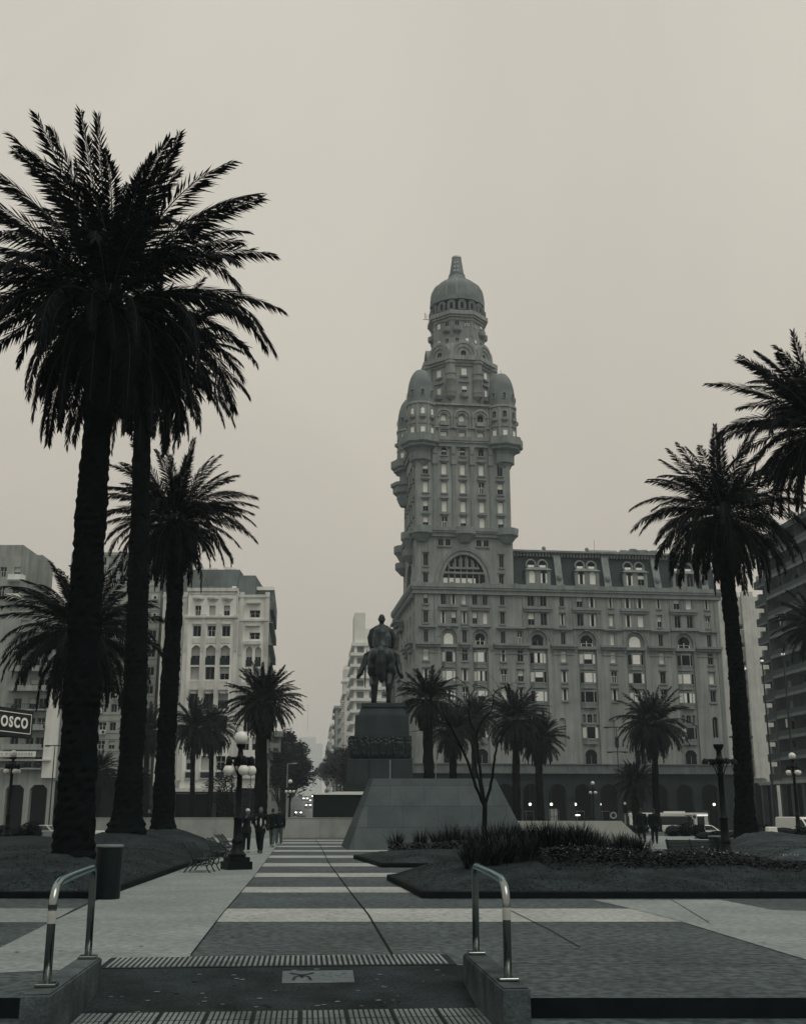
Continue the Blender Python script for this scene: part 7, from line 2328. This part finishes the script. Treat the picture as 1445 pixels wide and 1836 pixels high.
# ------------------------------------------------------------------ poles, masts and signals
M_pole = mat('pole_dark_paint', .02, rough=.6)
M_polep = mat('pole_pale', .25, rough=.5)
def pole(label, px, Y, row_top, parts, name='street_light', cat='street light', r=.09, m_=None, slant=0):
    x = xat(px, 1480, Y); z0 = ground_z(x, Y) if Y < 180 else LOW
    t = thing(name, label, cat, (x, Y, z0)); zt_ = P(px, row_top, Y).z - z0
    m = MB(); m.tube([(0, 0, 0), (0, 0, zt_*.5), (0, 0, zt_)], [r, r*.85, r*.6], 10); m.lathe([(r*1.8, 0), (r*1.8, .3), (r*1.2, .4)], 10)
    m.build('pole', m_ or M_pole, t)
    for p in parts:
        m = MB(); kind = p[0]
        if kind == 'T':
            m.box(-p[1], p[1], -.06, .06, zt_-.05+p[2], zt_+.07+p[2])
            m.build('cross_arm', m_ or M_pole, t)
            for s in (-1, 1):
                q = MB(); q.ball((0, 0, 0), 1, 10, 7, 0, (.42, .16, .12)); q.build('lamp_head', m_ or M_pole, t, loc=(s*p[1], 0, zt_+p[2]-.02))
        elif kind == 'head':
            m.ball((0, 0, 0), 1, 10, 7, 0, (.2, .2, .12)); m.build('lamp_head', glow('mast_light', (1, .98, .92), .35), t, loc=(0, 0, zt_))
        elif kind == 'L':
            m.tube([(0, 0, zt_-.1), (p[1]*.5, 0, zt_), (p[1], 0, zt_)], .05, 6); m.build('arm', m_ or M_pole, t)
            q = MB(); q.ball((0, 0, 0), 1, 10, 7, 0, (.4, .15, .1)); q.build('lamp_head', m_ or M_pole, t, loc=(p[1], 0, zt_))
        elif kind == 'box':
            m.box(-.2, .2, -.2, .2, zt_-p[1]-.35, zt_-p[1]+.35); m.build('control_box', m_ or M_pole, t)
        elif kind == 'signal':
            m.box(-.17, .17, -.15, .15, zt_-.9, zt_); m.build('signal_head', M_black, t)
            for q_, z_ in enumerate((.15, .45, .75)):
                q = MB(); q.lathe([(.11, 0), (.11, .03), (.02, .04)], 12); q.v = [(a, -c_-.15, b_) for a, b_, c_ in q.v]; q.build('signal_lens', mat('lens_pale', .5, rough=.3) if q_ == 0 else M_black, t, loc=(0, 0, zt_-z_))
        elif kind == 'disc':
            q = MB(); q.lathe([(.32, 0), (.32, .03)], 20); q.v = [(a, -c_-.05, b_) for a, b_, c_ in q.v]; q.build('sign_face', mat('sign_face_pale', .5), t, loc=(0, 0, zt_-.3))
            q = MB(); q.lathe([(.2, 0), (.2, .004)], 20); q.v = [(a, -c_-.082, b_) for a, b_, c_ in q.v]; q.build('sign_symbol', M_pole, t, loc=(0, 0, zt_-.3))
    return t
pole('dark twin-armed street light before the pale balconied building at the picture edge', 88, 140, 1337, [('T', .9, 0)])
pole('dark street light with two cross arms, before the palace left of the lone palm', 1113, 150, 1304, [('T', 1.3, 0), ('T', 1.0, -3.2), ('box', 1.6), ('box', 2.3)])
pole('tall mast light nearest the palm by the lamp without globes', 1356, 105, 1199, [('head',)], 'mast_light', 'mast', .11)
pole('tall mast light in front of the dark block, middle one of three', 1390, 120, 1185, [('head',)], 'mast_light', 'mast', .11)
pole('tall mast light in front of the dark block, closest to the picture edge', 1430, 110, 1173, [('head',)], 'mast_light', 'mast', .11)
pole('slim street light with two arms between the palm trunk and the dark block', 1340, 130, 1321, [('T', 1.0, 0)])
pole('slim street light at the mouth of the avenue', 513, 150, 1369, [('L', .9)], m_=M_polep)
pole('slim pole with a street light behind the five-globe lamp post', 447, 128, 1370, [('L', .7)], r=.06)
pole('pale pole with a traffic signal behind the pale wall with the slanted end', 1121, 92, 1437, [('signal',)], 'traffic_signal', 'traffic light', .06, M_polep)
pole('round traffic sign on a post behind the pale wall, left of the signal', 1100, 110, 1456, [('disc',)], 'traffic_sign', 'traffic sign', .04)
pole('thin flag pole rising behind the stone block, near the pedestal', 782, 95, 1360, [], 'thin_pole', 'pole', .04, M_polep)
pole('bus stop sign post at the end of the bus', 1245, 140, 1460, [('disc',)], 'traffic_sign', 'traffic sign', .05, M_polep)

# ------------------------------------------------------------------ misty air
hz = MB(); hz.box(-1500, 1500, -60, 2300, -3.5, 130)
HZ = bpy.data.materials.new('mist'); HZ.use_nodes = True
t_ = HZ.node_tree; t_.nodes.remove(t_.nodes['Principled BSDF'])
pv = t_.nodes.new('ShaderNodeVolumePrincipled')
pv.inputs['Color'].default_value = (0.80, 0.92, 1.0, 1); pv.inputs['Density'].default_value = 0.00030; pv.inputs['Anisotropy'].default_value = 0.2
t_.links.new(pv.outputs[0], t_.nodes['Material Output'].inputs['Volume'])
struct(hz.build('haze', HZ), 'stuff')
